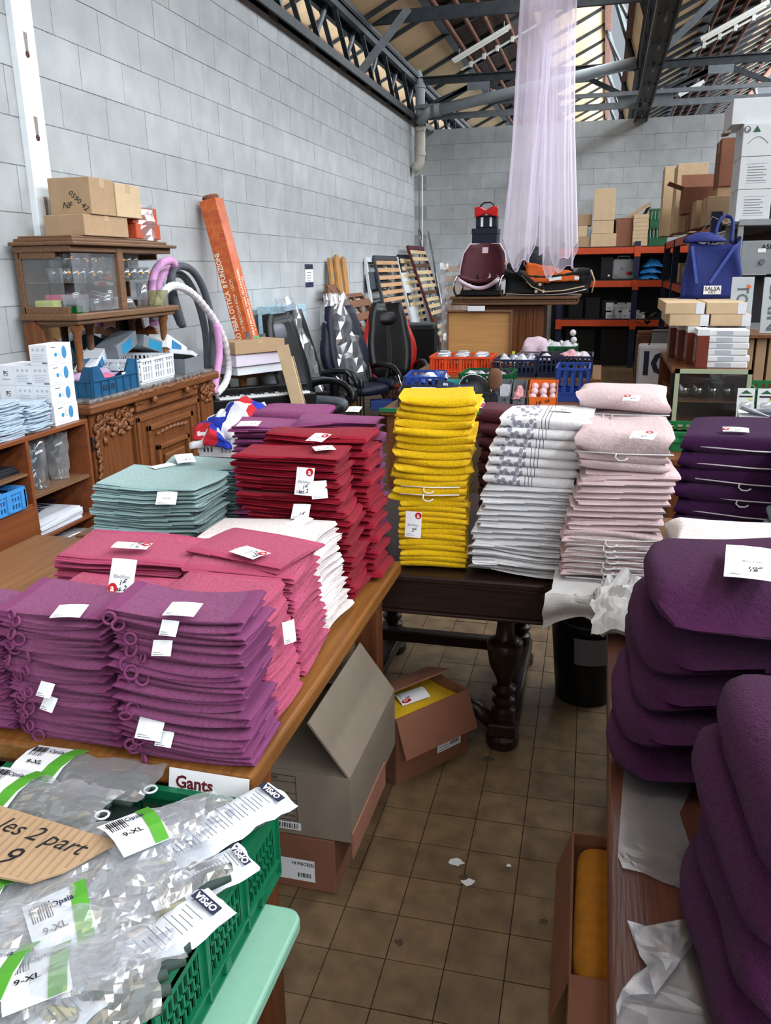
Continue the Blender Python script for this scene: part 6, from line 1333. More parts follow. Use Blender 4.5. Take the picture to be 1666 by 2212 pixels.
for k in range(3): junk(['lowest','middle','top'][k]+' shiny blue bagged pack on the back rack',(AY(1400+5*k,600,14.8).x,15.0,1.45+.1*k),(.34,.3,.13),'bag_blue',k+61,name='blue_pack')
for k in range(12):
    x = AY(1318+11*(k%7),690,14.8).x; z = .807+(.13 if k > 6 else 0); o = thing('small_box','small white box among the jumble on the lower rack shelf','box',(x,14.95+.02*(k%3),z),U(-.5,.5),'small white boxes on the lower rack shelf'); s = U(.05,.07); MB().bx(-s,-s,0,s,s,.10+.03*(k%2)).obj('body','card_white',o,bevel=.002); MB().bx(-s*.6,-s-.001,.02,s*.5,-s,.06).obj('printed_patch','print_grey',o)
tag(MB().cyl((0,0,0),(0,0,.16),.02,.014,n=10).obj('spray_bottle','sheet_grey',None,loc=(AY(1325,690,14.8).x,14.85,.806)),'slim grey bottle beside the small white boxes','bottle')
for k in range(3): bx_ = carton('black_box',['left','middle','right'][k]+' black box on the dark lower rack shelf',(-.45+.28*k,15.1,.807),(.24,.3,.30+.05*(k%2)),0,'case_black',tape=None)
for k in range(2): bx_ = carton('black_box',['left','right'][k]+' tall black case on the floor under the rack',(-.35+.6*k,15.2,.0),(.5,.4,.62),0,'case_black',tape=None)
# cartons on the right-hand rack
Z2 = 2.013
rbox('large taped carton nearest on the right-hand rack',1530,1588,424,8.3,Z2,m='card_brown',d=.5); rbox('narrow upright carton behind the large taped one',1505,1535,433,8.9,Z2,m='card_brown',d=.4)
tcl = rbox('tall narrow dark carton standing on the right rack pile',1560,1590,310,8.8,2.375,m='card_red',d=.4,h=.42); rbox('carton supporting the tall narrow one',1552,1592,395,8.55+.27,Z2,m='card_brown',d=.4,h=.36)
a = AY(1520,440,9.3); open_carton('open_carton','open carton with raised flaps on the right-hand rack',(a.x+.02,9.55,Z2+.16),(.42,.4,.25),0,'card_red',flaps=(('-x',1.2,.16),('+y',.5,.18)))
rbox('low carton under the open one on the right rack',1490,1560,455,9.35,Z2,m='card_red',d=.4,h=.155); rbox('broad printed carton further back on the right rack',1465,1530,366,10.2,Z2,m='card_light',d=.5,h=.72,prints=[('-y',0.05,.45,.2,.1,'tape_dark')])
rbox('carton with folded top beside the broad printed one',1436,1466,384,11.2,Z2,m='card_light',d=.4,h=.8); rbox('plain brown carton below the broad one',1456,1484,436,10.8,Z2,m='card_brown',d=.3); rbox('small brown carton between the stacks on the right rack',1472,1496,430,9.9,Z2,m='card_brown',d=.25)
wb = thing('white_bag','white paper bag with red pack on the right-hand rack','bag',(AY(1448,500,11.6).x,11.6,Z2)); MB().bx(-.13,-.1,0,.13,.1,.5).obj('body','card_white',wb,bevel=.01); MB().bx(-.1,-.105,.08,.09,-.1,.24).obj('red_pack','gloss_red',wb)
for k in range(3): carton('carton',['farthest','middle','nearest'][k]+' kraft carton on the middle tier of the right rack',(1.08,12.9-.75*k,1.443),(.24,.34,.2+.05*(k%2)),0,'card_brown')
# grey shelf with white boxes
GS = thing('grey_shelf','grey steel shelf carrying the white boxes at right','shelf',(1.7,8.0,0)); mat('shelf_grey','#878d92',rough=.4,metal=.3,var=.06)
for z in (1.99,1.62,1.2): MB().bx(1.0,7.3,z-.025,2.6,7.32,z+.02).obj('shelf_edge','shelf_grey',GS,world=True); MB().bx(1.0,7.32,z-.005,2.6,8.1,z+.005).obj('shelf_board','shelf_grey',GS,world=True)
for x in (1.02,2.55):
    for y in (7.34,8.06): MB().bx(x-.02,y-.02,0,x+.02,y+.02,2.0).obj('upright','shelf_grey',GS,world=True)
mat('white_box','#cdd2d6',rough=.6,var=.03); y = 7.45
for c_ in range(2):
    for k in range(3):
        a = AY(1587+c_*79,475,y); b_ = AY(1663+c_*79,475,y); h = .238; w_ = b_.x-a.x-.006
        t = carton('white_carton','white printed carton, %s of the %s column on the grey shelf' % (['lowest','middle','third'][k],['left','right'][c_]),((a.x+b_.x)/2,y+.22,2.0+k*(h+.003)),(w_,.42,h),0,'white_box',tape='film',group='white cartons on the grey shelf')
        if k < 2:
            for q in range(6): MB().bx(-w_*.28,-.211,.06+.02*q,w_*(.2 if q%2 else .28),-.2102,.065+.02*q).obj('printed_line','ink_grey',t)
            MB().bx(-w_*.31,-.2108,.045,w_*.31,-.2104,.047).obj('print_frame','ink_grey',t); MB().bx(-w_*.31,-.2108,.185,w_*.31,-.2104,.187).obj('print_frame','ink_grey',t)
        elif c_ == 0:
            MB().cyl((-.1,-.211,.195),(-.1,-.2125,.195),.026,n=16).obj('round_mark','ink_grey',t); text('P',.04,'white_card',t,(-.1,-.213,.195),face_rot((0,-1,0)),bold=.03)
            MB().prism([(-.028,-.02),(.028,-.02),(0,.026)],.0015,Matrix.Translation((-.03,-.211,.195))@Matrix.Rotation(PI/2,4,'X')).obj('green_mark','crate_green',t)
            MB().tube([(-.09+.15*q/10,-.2115,.09+.05*math.sin(PI*q/10)) for q in range(11)],.002,n=4).obj('hand_hole_cut','ink_grey',t)
tl_ = carton('white_carton','large white box lying on top, its flap folded down',(AY(1640,250,7.4).x+.13,7.75,2.0+3*.241),(.62,.5,.185),0,'white_box',tape=None); MB().bx(-.36,-.25,-.02,-.31,-.06,.0).obj('flap','card_taupe',tl_,rot=(0,-.12,0))
am = thing('amplifier','grey rack-mounted amplifier below the white boxes','amplifier',(1.32,7.5,1.63)); MB().bx(-.28,-.17,0,.34,.17,.22).obj('housing','shelf_grey',am,bevel=.006)
for dx,dz in ((-.12,.06),(.02,.06),(.16,.06)): MB().cyl((dx,-.172,dz),(dx,-.19,dz),.022,n=12).obj('knob','chrome',am)
text('A588',.05,'ink',am,(-.08,-.1725,.17),face_rot((0,-1,0)),bold=.02); MB().bx(-.16,-.175,.13,-.1,-.172,.16).obj('price_note','white_card',am)
mat('speaker_dark','#1c1f22',rough=.5,var=.1); MB().bx(1.05,7.5,1.21,2.5,8.0,1.58).obj('cabinet_row','speaker_dark',thing('speaker_row','dark equipment case behind the letter boards','case',(1.7,7.7,1.21)),world=True)
# ================================================================== RIGHT TABLE: cabinet of glasses, boxes, bag
RT = thing('goods_table','dark table carrying the glass-fronted case and green crates','table',(.95,5.4,0)); MB().bx(.36,4.3,.70,1.75,6.7,.735).obj('table_top','side_oak_h',RT,bevel=.004,world=True)
for x in (.42,1.68):
    for y in (4.38,6.6): MB().bx(x-.03,y-.03,0,x+.03,y+.03,.70).obj('leg','side_oak',RT,world=True)
VT = thing('glass_case','small wooden display case with green framed glass front','display case',(.66,5.75,.736)); mat('frame_sage','#9aa58a',rough=.5,var=.06)
def vt(n,m,*b): return MB().bx(*b).obj(n,m,VT,world=True)
vt('top_board','side_oak_h',.42,5.2,1.06,.86,6.3,1.085); vt('bottom_board','side_oak_h',.42,5.2,.737,.86,6.3,.755); vt('back_panel','side_oak',.42,6.28,.755,.86,6.3,1.06); vt('side_panel','side_oak',.845,5.2,.755,.86,6.28,1.06); vt('side_post','black_plastic',.42,5.2,.755,.45,5.23,1.06); vt('mid_shelf','side_oak_h',.44,5.25,.88,.845,6.27,.888)
for b in ((.44,5.18,.75,.465,5.205,1.085),(.84,5.18,.75,.865,5.205,1.085),(.44,5.18,1.06,.865,5.205,1.085),(.44,5.18,.74,.865,5.205,.76)): vt('front_frame','frame_sage',*b)
vt('front_pane','pane',.466,5.19,.76,.84,5.194,1.06)
for k in range(4): t = thing('metal_cup','steel tumbler inside the small display case, %s' % ['far left','left','right','far right'][k],'cup',(.52+.085*k,5.4,.889)); MB().lathe([(.0,0),(.026,0),(.034,.08),(.031,.08),(.024,.006),(.0,.006)],n=12).obj('cup_body','chrome',t,smooth=True)
mat('wine_box','#6b2f22',rough=.35,var=.1)
for k in range(4):
    t = thing('bottle_box','reddish bottle box with clear window, %s of four on the display case' % ['nearest','second','third','farthest'][k],'box',(.585-.035*k,5.33+.22*k,1.086),0,'bottle boxes on the display case'); MB().bx(-.034,-.095,0,.034,.095,.22).obj('body','wine_box',t,bevel=.003); MB().bx(-.035,-.096,.19,.035,.096,.225).obj('white_top','card_white',t); MB().bx(-.0352,-.05,.05,-.0342,.05,.17).obj('window','film',t); text('VINO',.03,'print_cream',t,(-.036,0,.04),face_rot((-1,0,0)),bold=.01); MB().cyl((-.030,0,.06),(-.030,0,.15),.008,n=8).obj('bottle_picture','card_dark',t)
for k in range(2):
    for j in range(2): carton('shoe_carton','brown shoe box, %s %s of the four under the blue bag' % (['lower','upper'][k],['left','right'][j]),(.52+.24*j-(.03*k),5.88,1.313+.071*k),(.23,.76,.07),0,'card_light',tape=None,prints=[('-y',.09,.035,.05,.068,'card_white')])
for k in range(6): t = thing('tube_light_box','white long box in the pile on the display case, number %s from below' % ['one','two','three','four','five','six'][k],'box',(.72+U(-.012,.012),5.35,1.086+.037*k),U(-.05,.05)); MB().bx(-.12,-.09,0,.12,.09,.036).obj('body','card_white',t,bevel=.006); MB().bx(-.06,-.0905,.006,.03,-.09,.03).obj('printed_patch','print_grey',t)
BG = thing('blue_bag','large blue cloth carrier bag with long handles','bag',(.70,6.15,1.455)); mat('bag_cloth','#17276a',rough=.7,var=.12,vs=8,bump=.1,bs=40)
def bagf(a,b):
    A = 2*PI*a; ca,sa = math.cos(A),math.sin(A); p = 5; X = .185*math.copysign(abs(ca)**(2/p),ca)*(1-.10*b); Y = .10*math.copysign(abs(sa)**(2/p),sa); return Vector((X+.01*math.sin(6*b+A),Y+.012*math.sin(5*A+b*4),.37*b+.03*b*math.sin(2*A+1)))
mb = MB(); mb.grid(bagf,40,12,wrapu=True); mb.obj('body','bag_cloth',BG,smooth=True,solid=.006); MB().bx(-.2,-.09,0,.2,.09,.006).obj('bottom','bag_cloth',BG); 
mb = MB(); mb.grid(lambda a,b:Vector((-.2+.26*a,-.11+.15*b-.02*math.sin(PI*a),.37+.06*math.sin(PI*b)*math.sin(PI*a*.8+.4))),10,8); mb.obj('folded_rim','bag_cloth',BG,smooth=True,solid=.008)
for s in (-1,1): MB().tube(smooth_path([(s*.05+.04,-.09,.36),(s*.05+.05,-.04,.45),(s*.035+.06,.0,.51),(.06,.03,.53)],4),.012,n=5).obj('handle','bag_cloth',BG,smooth=True)
for x0,x1_ in ((-.15,-.10),(.12,-.02)): MB().bar((x0,-.118,.34),(x1_,-.112,.10),.02,.003,up=(0,1,0)).obj('seam_strap',mat('strap_blue','#3a4d9c',rough=.6),BG)
MB().bx(-.055,-.122,.03,.055,-.118,.085).obj('price_note','white_card',BG); text('SALSA',.035,'ink',BG,(.0,-.1235,.065),face_rot((0,-1,0)),bold=.02,name='handwriting'); text('NET',.025,'ink',BG,(.0,-.1235,.042),face_rot((0,-1,0)),name='handwriting')
# patterned banner hanging behind the bag
BN = thing('hanging_banner','white hanging banner with blue lozenge border and green leaves','banner',(1.05,8.1,1.9)); p_ = [AY(u,v,8.1) for u,v in ((1503,522),(1588,494),(1590,790),(1535,790))]
MB().add([tuple(q) for q in p_]+[tuple(q+Vector((0,.004,0))) for q in p_],[(0,1,2,3),(7,6,5,4),(0,4,5,1),(1,5,6,2),(2,6,7,3),(3,7,4,0)]).obj('cloth','paper_white',BN,world=True)
MB().cyl(AY(1498,524,8.09),AY(1592,491,8.09),.008,n=8).obj('rod','lamp_white',BN,world=True); MB().tube([AY(1500,522,8.1),AY(1540,468,8.1),AY(1590,492,8.1)],.002,n=4).obj('cord','lamp_white',BN,world=True)
mat('lozenge','#24407c',rough=.7)
for k in range(26):
    u,v = (1580-4*(k%2),512+11*k) ; c_ = AY(u,v,8.095); MB().ob(c_,(.022,.002,.022),Matrix.Rotation(PI/4,3,'Y')).obj('lozenge','lozenge',BN,world=True)
    if k < 6: c_ = AY(1572-9*k,512+3*k,8.095); MB().ob(c_,(.022,.002,.022),Matrix.Rotation(PI/4,3,'Y')).obj('lozenge','lozenge',BN,world=True)
mat('leaf_green','#5c7a3a',rough=.7,var=.3,vs=40)
for k in range(7): a_ = -.9+.3*k; c_ = AY(1540,545,8.09); MB().prism([(0,-.012),(.05,-.018),(.10,0),(.05,.018),(0,.012)],.002,Matrix.Translation(c_)@Matrix.Rotation(-PI/2-a_+PI/2,4,'Y')@Matrix.Rotation(PI/2,4,'X')).obj('printed_leaf','leaf_green',BN,world=True)
# letter boards
mat('letter_grey','#6e737a',rough=.4,var=.05); SB2 = thing('board_stand','dark wooden shelf of narrow boxes below the letter boards','shelf',(1.2,5.9,.736)); MB().bx(.86,5.7,1.225,1.7,6.2,1.245).obj('shelf_board','side_oak_h',SB2,world=True); MB().bx(.86,6.15,.737,1.7,6.17,1.225).obj('back_panel','side_oak',SB2,world=True)
for k in range(5): MB().bx(.89+.075*k,5.75,.95,.95+.075*k,6.1,1.22).obj('narrow_box','card_brown',SB2,bevel=.003,world=True)
for k in range(4): MB().bx(1.28,5.75,.95+.065*k,1.6,6.1,1.005+.065*k).obj('flat_box','card_brown',SB2,bevel=.003,world=True)
MB().bx(.87,5.72,.737,1.69,6.14,.945).obj('base_box','side_oak',SB2,world=True)
for k,(u0,u1,tx,l) in enumerate(((1572,1633,'TOILET','bagged letter board reading sideways, next to the blue bag'),(1641,1705,'BAIN','second letter board cut by the right frame edge'))):
    x,z,w_,h_ = PB(u0,600,u1,722,5.8); t = thing('letter_board',l,'sign',(x,5.82,1.247),rot=Euler((-.08,0,0))); MB().bx(-w_/2,-.012,0,w_/2,.0,h_).obj('board','card_white',t,bevel=.002); text(tx,w_*.72,'letter_grey',t,(0,-.0125,h_*.45),face_rot((0,-1,0),(1,0,0)),bold=.03,sx=h_/w_/(len(tx)*.48)); MB().bx(-w_/2-.003,-.016,0,w_/2+.003,-.0145,h_+.006).obj('plastic_sleeve','pane',t)
    if k == 0: MB().bx(w_*.2,-.018,h_*.8,w_*.36,-.0165,h_*.85).obj('price_sticker','box_orange',t)
# green crates, blister cards, glossy box in front
mat('crate_leaf','#1b6b3c',rough=.4,var=.06)
crate('green_crate','open green crate with metal fittings right of the display case',(1.12,5.3,.736),(.46,.40,.25),0,'crate_leaf',nslat=12,band=.35)
for k in range(8): junk('shiny metal fitting pack in the green crate at right',(.98+.04*k,5.2+.07*(k%3),.93+.01*(k%2)),(.10,.09,.05),'silver_pack',k+71)['group'] = 'fittings in the right green crate'
mat('card_green','#5d7a3a',rough=.5)
for k in range(5):
    for r_ in range(2):
        t = thing('bulb_card','white blister card with a dark emblem, %s in the %s row' % (['first','second','third','fourth','fifth'][k],['upper','lower'][r_]),'card',(.80+.105*k,4.92-.02*r_,.95-.115*r_ if r_==0 else .86),rot=Euler((-.1,0,U(-.08,.08))),group='blister cards before the green crate'); MB().bx(-.045,-.003,-.06,.045,.003,.065).obj('card_sheet','card_white',t); MB().prism([(-.03,0),(.03,0),(0,.02)],.001,Matrix.Translation((0,-.0035,.035))@Matrix.Rotation(PI/2,4,'X')).obj('emblem','crate_green',t); MB().bx(-.035,-.0045,.015,.035,-.003,.024).obj('title_print','ink',t); MB().bx(.015,-.005,-.002,.035,-.003,.008).obj('green_dot','lime',t); pill(0,-.012,-.03,.06,.02,.04,p=3).obj('blister_bubble','film',t,smooth=True)
crate('blister_tray','low green tray of blister cards behind the pale pink towels',(.62,4.66,.736),(.46,.34,.10),0,'crate_leaf',nslat=10,band=.5)
gb_ = thing('appliance_box','orange and white appliance box with a blue price note','box',(.95,4.52,.736),-.12); MB().bx(-.24,-.14,0,.24,.14,.06).obj('orange_base','box_orange',gb_,bevel=.003); MB().bx(-.24,-.14,.06,.24,.14,.2).obj('printed_body','card_white',gb_,bevel=.003); MB().bx(-.2,-.1415,.07,.1,-.14,.12).obj('grey_print','ink_grey',gb_); MB().cyl((-.02,-.141,.1),(-.02,-.143,.1),.035,n=16).obj('round_print','print_cream',gb_); MB().bx(.1,-.1415,.08,.22,-.14,.17).obj('hand_print','pink_candy',gb_); MB().prism([(-.3,-.02),(-.2,-.02),(-.22,.12),(-.27,.11)],.01,Matrix.Translation((0,-.14,.02))@Matrix.Rotation(PI/2,4,'X')).obj('torn_flap','card_taupe',gb_)
mat('note_blue','#2f93cf',rough=.6); MB().bx(-.045,-.146,.13,.045,-.1425,.2).obj('price_note','note_blue',gb_,rot=(0,.08,0)); text('1€ 49',.03,'ink',gb_,(0,-.1475,.172),face_rot((0,-1,0)),name='handwriting',shear=.2,bold=.02)
for k in range(4): o = MB().bx(-.09,-.06,0,.09,.06,.003).obj('leaflet','paper_white',None); o.location = (.80+.08*k,4.5+.02*k,.94+.006*k); o.rotation_euler = (-.3+.1*k,.35,U(-.8,.8)); tag(o,['first','second','third','last'][k]+' grey white leaflet tossed on the appliance box','leaflet')
junk('pink tissue bundle at the right frame edge',(1.18,4.45,.80),(.22,.16,.16),'mask_pink',81,name='tissue_bundle',cat='cloth')
# --- floor goods in the far aisle
KB2 = thing('kraft_sack','tall brown kraft sack standing in the far aisle','sack',(.62,11.9,0)); MB().bx(-.15,-.12,0,.15,.12,.78).obj('body','card_dark',KB2,bevel=.02); MB().bx(-.14,-.11,.78,.14,.11,.82).obj('folded_top','card_red',KB2,bevel=.01)
LB2 = thing('logo_sack','grey and white printed shopping sack on the far aisle floor','sack',(.62,9.4,0)); MB().bx(-.22,-.15,.28,.22,.15,.86).obj('body','paper_white',LB2,bevel=.03); MB().bx(-.23,-.16,0,.23,.16,.28).obj('carton_base','card_dark',LB2); text('IO',.34,'navy',LB2,(.0,-.156,.66),face_rot((0,-1,0)),bold=.03); text('AL',.16,'ink',LB2,(.1,-.156,.36),face_rot((0,-1,0)),bold=.03); MB().tube([(-.12,-.1,.86),(-.1,-.1,1.0),(.1,-.1,1.0),(.12,-.1,.86)],.008,n=5).obj('handle','case_black',LB2,smooth=True)
PL = thing('house_plant','dark leafy plant behind the kraft sack','plant',(.62,12.4,.0)); MB().lathe([(.0,0),(.12,0),(.16,.3),(.15,.3),(.0,.28)],n=12).obj('pot','case_black',PL); MB().cyl((0,0,.28),(0,0,.8),.015,n=6).obj('stem','card_dark',PL)
mat('leaf_dark','#1c2a1a',rough=.6,var=.2)
for k in range(22): a_ = U(0,6.28); r_ = U(.08,.26); z_ = U(.6,1.05); MB().add([(0,0,z_-.05),(r_*math.cos(a_)*.6-.03*math.sin(a_),r_*math.sin(a_)*.6+.03*math.cos(a_),z_),(r_*math.cos(a_),r_*math.sin(a_),z_+.02),(r_*math.cos(a_)*.6+.03*math.sin(a_),r_*math.sin(a_)*.6-.03*math.cos(a_),z_)],[(0,1,2,3)]).obj('leaf','leaf_dark',PL,solid=.003)
RH = thing('roll_holder','white standing frame in front of the right-hand rack','frame',(.74,11.0,0)); MB().bx(-.12,-.05,.1,.12,.05,.9).obj('panel','sheet_grey',RH,bevel=.02); MB().cyl((.02,-.06,.45),(.02,-.08,.45),.1,n=18).obj('black_disc','case_black',RH); MB().bx(-.13,-.12,0,.13,.12,.03).obj('foot','sheet_grey',RH)
# ================================================================== FOREGROUND
# cartons under the left table
b2 = carton('carton','red brown carton on the floor under the taupe one',(-.80,1.985,0),(.34,.36,.175),0,'card_red',tape='tape_dark',axis='y'); MB().bx(-.17,-.1815,.10,.06,-.1803,.178).obj('overhanging_flap','card_red',b2)
def paper_label(t, x0,x1,z0,z1,y,lines,head=None):
    MB().bx(x0,y-.0008,z0,x1,y,z1).obj('paper_label','white_card',t)
    for i in range(lines): MB().bx(x0+.006,y-.0012,z0+(z1-z0)*(i+.6)/(lines+.5),x0+(x1-x0)*(.45 if i%2 else .5),y-.0008,z0+(z1-z0)*(i+.6)/(lines+.5)+.002).obj('print_line','ink',t)
    for i in range(9): MB().bx(x1-.05+.0045*i,y-.0012,z0+.012,x1-.05+.0045*i+(.002 if i%3 else .003),y-.0008,z0+.026).obj('barcode_bar','ink',t)
    if head: text(head,.014,'ink',t,(x1-.035,y-.0015,z1-.014),face_rot((0,-1,0)),bold=.02,align='CENTER')
paper_label(b2,-.1,.11,.03,.10,-.182,5,'18 PIECE(S)')
b1 = open_carton('carton','taupe carton with a large raised flap and printed side','x' and (-.765,2.055,.18),(.37,.50,.20),0,'card_taupe',flaps=(('+x',-.62,.19),('-x',.3,.17)))
MB().bx(-.18,-.245,.196,.17,.2,.2).obj('inner_flap','card_taupe',b1); MB().bx(.186,-.25,-.05,.19,.1,.03).obj('hanging_flap',mat('card_pinkish','#9a6a58',rough=.85),b1)
y_ = -.2506
for (x0,x1,z0,z1) in ((-.17,.03,.04,.185),): 
    for zz in (.185,.165,.13,.11,.075,.045): MB().bx(x0,y_-.0006,zz,x1,y_,zz+.0012).obj('print_rule','ink',b1)
    for xx in (-.11,-.05,.03): MB().bx(xx,y_-.0006,.045,xx+.0012,y_,.185).obj('print_rule','ink',b1)
text('156318',.024,'ink',b1,(-.08,y_-.001,.12),face_rot((0,-1,0)),bold=.03); text('12 PIECE(S)',.011,'ink',b1,(-.0,y_-.001,.06),face_rot((0,-1,0)),bold=.01); text('DRT-ALG 150X',.012,'ink',b1,(-.06,y_-.001,.176),face_rot((0,-1,0)),bold=.01); text('04353',.013,'ink',b1,(-.14,y_-.001,.15),face_rot((0,-1,0)),bold=.02); text('Quantity : 12',.009,'ink',b1,(-.06,y_-.001,.15),face_rot((0,-1,0)))
MB().bx(-.03,y_-.001,.015,.04,y_,.038).obj('barcode_label','white_card',b1)
for i in range(12): MB().bx(-.025+.005*i,y_-.0014,.019,-.025+.005*i+(.002 if i%3 else .0032),y_-.001,.035).obj('barcode_bar','ink',b1)
F_, a3 = Vector((-.585,2.335,0)), math.atan2(.793,.609); ex, ey = Vector((math.cos(a3),math.sin(a3),0)), Vector((-math.sin(a3),math.cos(a3),0))
c3 = F_+ex*.165+ey*.11; b3 = open_carton('carton','brown carton holding yellow towels under the dark table',(c3.x,c3.y,0),(.33,.22,.25),a3,'card_red',flaps=(('-y',2.75,.14),('-x',2.6,.12),('+y',-1.25,.13)))
paper_label(b3,.02,.13,.05,.10,-.1105,4)
for k in range(4):
    o = bpy.data.objects.new('hand_towel', YT1[0].data); COL.objects.link(o); o.location = c3-ey*.09+Vector((0,0,.03+.048*k)); o.rotation_euler = (0,0,a3); o.scale = (1.4,.75,2.1); tag(o,'yellow towel packed in the brown carton below the top one' if k < 3 else 'top yellow towel with a price card in the brown carton','towel','yellow towels in the brown carton')
price_tag(o,c3+ex*.0+ey*.0+Vector((0,0,.235)),up_rot(a3-1.9,0),w=.10,h=.085,logo=(.3,-.3),note=('20',),lsize=.014)
b4 = open_carton('carton','brown carton of yellow towels beside the bench table','x' and (.165,1.62,0),(.32,.46,.29),0.02,'card_red',flaps=(('-x',2.85,.12),('-y',2.3,.16)))
mat('amber_cloth','#a06818',rough=.9,var=.12,vs=40,bump=.5,bs=300)
for k in range(3): o = pill(0,0,0,.30,.43,.088,n=28,m=10,p=8).obj('folded_cloth','amber_cloth',None,smooth=True); o.location = (.165,1.62,.056+.086*k); tag(o,['lowest','middle','topmost'][k]+' amber towel folded in the carton beside the bench','towel')
# black bin
BN2 = thing('waste_bin','black plastic bin with a grey label between the tables','bin',(.015,3.12,0)); MB().lathe([(.0,.004),(.115,0),(.15,.40),(.162,.405),(.162,.43),(.148,.43),(.145,.41),(.11,.01),(.0,.01)],n=28).obj('bucket','black_plastic',BN2,smooth=True,auto=40)
mb = MB(); mb.grid(lambda a,b:Vector(((.1335+.0225*b)*math.cos(-1.9+1.2*a),(.1335+.0225*b)*math.sin(-1.9+1.2*a),.19+.12*b)),8,3); mb.obj('label_sticker','ink_grey',BN2,solid=.001)
MB().tube([(.156*math.cos(t_),.156*math.sin(t_)-.012,.40-.04*math.sin(PI*k/10)) for k,t_ in enumerate([-2.9+2.6*q/10 for q in range(11)])],.004,n=5).obj('wire_handle','frame_grey',BN2,smooth=True)
# white paper draped over the small table
mat('tissue','#c6c8ca',rough=.7,var=.06,vs=20)
PT = thing('tissue_sheet','white wrinkled tissue paper hanging over the small table edge','paper',(.1,2.35,.747))
def tis(a,b):
    x = -.10+.34*a; 
    if b < .45: y,z = 2.62-.28*(b/.45), .7475
    else: q = (b-.45)/.55; y,z = 2.335-.012*math.sin(q*5), .7475-.10*q*(1+.9*max(0,.35-a)-.3*math.sin(a*7))
    return Vector((x-.02*(b>.45)*(1-a),y,z))
def tisn(a,b):
    p = tis(a,b); n_ = noise.noise_vector(p*16); s_ = .012 if b > .45 else .002; return p+Vector((n_.x*s_,-abs(n_.y)*s_,abs(n_.z)*s_*.6))
mb = MB(); mb.grid(tisn,26,22); mb.obj('sheet','tissue',PT,solid=.0012,world=True)
PT2 = thing('tissue_sheet','crumpled tissue corner lying on the bench table end','paper',(.14,2.1,.75))
def tis2(a,b):
    p = Vector((.02+.22*a,2.02+.34*b,.753+.05*math.sin(PI*a)*b)); n_ = noise.noise_vector(p*19+Vector((5,1,2))); return p+Vector((n_.x*.018,n_.y*.018,abs(n_.z)*.05))
mb = MB(); mb.grid(tis2,20,20); mb.obj('sheet','tissue',PT2,solid=.0012,world=True)
# plastic sheets on the bench top
plastic('sheet_film',(.84,.85,.89),gloss=.11,rough=.35)
def flat_sheet(name,label,px,z,seed,amp=.004,extra=None):
    P = [AZ(u,v,z) for u,v in px]; c = sum(P,Vector())/len(P); t = thing(name,label,'plastic sheet',(c.x,c.y,z)); bm = bmesh.new()
    vs = [bm.verts.new((p.x-c.x,p.y-c.y,0)) for p in P]; bm.faces.new(vs); bmesh.ops.triangulate(bm,faces=bm.faces[:]); bmesh.ops.subdivide_edges(bm,edges=bm.edges[:],cuts=3,use_grid_fill=True); bmesh.ops.triangulate(bm,faces=bm.faces[:])
    for v in bm.verts: n_ = noise.noise(v.co*22+Vector((seed,0,0))); v.co.z = .002+abs(n_)*amp*1.2
    me = bpy.data.meshes.new('film_layer'); bm.to_mesh(me); bm.free(); me.materials.append(MATS['sheet_film']); o = bpy.data.objects.new('film_layer',me); COL.objects.link(o); o.parent = t; so = o.modifiers.new('s','SOLIDIFY'); so.thickness = .0006
    return t
flat_sheet('plastic_sheet','milky plastic sheet on the bench under the far purple pile',((1358,1480),(1352,1600),(1345,1700),(1337,1815),(1335,1852),(1345,1878),(1388,1888),(1440,1912),(1495,1930),(1540,1952),(1500,1860),(1468,1760),(1520,1650),(1450,1500)),.7515,1)
s2_ = flat_sheet('plastic_sheet','milky plastic sheet with a folded corner at the lower right',((1355,1992),(1395,2004),(1470,1990),(1535,1984),(1560,2040),(1600,2212),(1620,2300),(1330,2300),(1332,2170),(1345,2140),(1398,2092),(1382,2070)),.7515,2)
flat_sheet('plastic_fold','folded-over corner of the milky plastic sheet at lower right',((1355,1992),(1395,2004),(1470,1990),(1535,1984),(1470,2080),(1415,2152),(1398,2092),(1382,2070),(1370,2020)),.758,3); flat_sheet('plastic_fold','curled edge strip of the plastic sheet by the table edge',((1398,2092),(1415,2152),(1362,2152),(1345,2165),(1335,2200),(1330,2180),(1345,2140),(1370,2112)),.760,4)
# green crate of gloves on the mint table
mat('crate_emerald','#0b6a47',rough=.35,var=.06,spec=.5); CX0,CX1,CY0,CY1,CZ0,CZ1 = -1.16,-.55,.63,1.242,.552,.712
GC = thing('glove_crate','emerald green slotted crate full of bagged work gloves','crate',((CX0+CX1)/2,(CY0+CY1)/2,CZ0))
def crate_wall(L,H,name,M):
    t_ = .004; mb = MB(); mb.bx(0,0,H-.02,L,.016,H); mb.bx(0,0,H-.03,L,.006,H-.018); mb.bx(0,0,0,L,t_,.035); mb.bx(0,-.006,.03,L,t_,.036); mb.bx(0,-.006,0,L,t_,.005); mb.bx(0,0,H-.042,L,t_,H-.02)
    nb = 4; z0,z1 = .035,H-.042
    for k in range(nb+1):
        x = L*k/nb; mb.bx(max(0,x-.022),0,z0,min(L,x+.022),t_,z1); mb.bx(max(0,x-.003),-.006,0,min(L,x+.003),t_,H-.02)
    for k in range(nb):
        xa,xb = L*k/nb+.022, L*(k+1)/nb-.022; ns = 7
        for j in range(ns+1): x = xa+(xb-xa)*j/ns; mb.bx(x-.0025,0,z0,x+.0025,t_,z1)
        for r_ in (1,2): z = z0+(z1-z0)*r_/3; mb.bx(xa,0,z-.002,xb,t_,z+.002)
        mb.bx(xa+.03,-.008,.008,xa+.05,0,.03)
    return mb.xf(M).obj(name,'crate_emerald',GC,bevel=0,world=True)
H_ = CZ1-CZ0
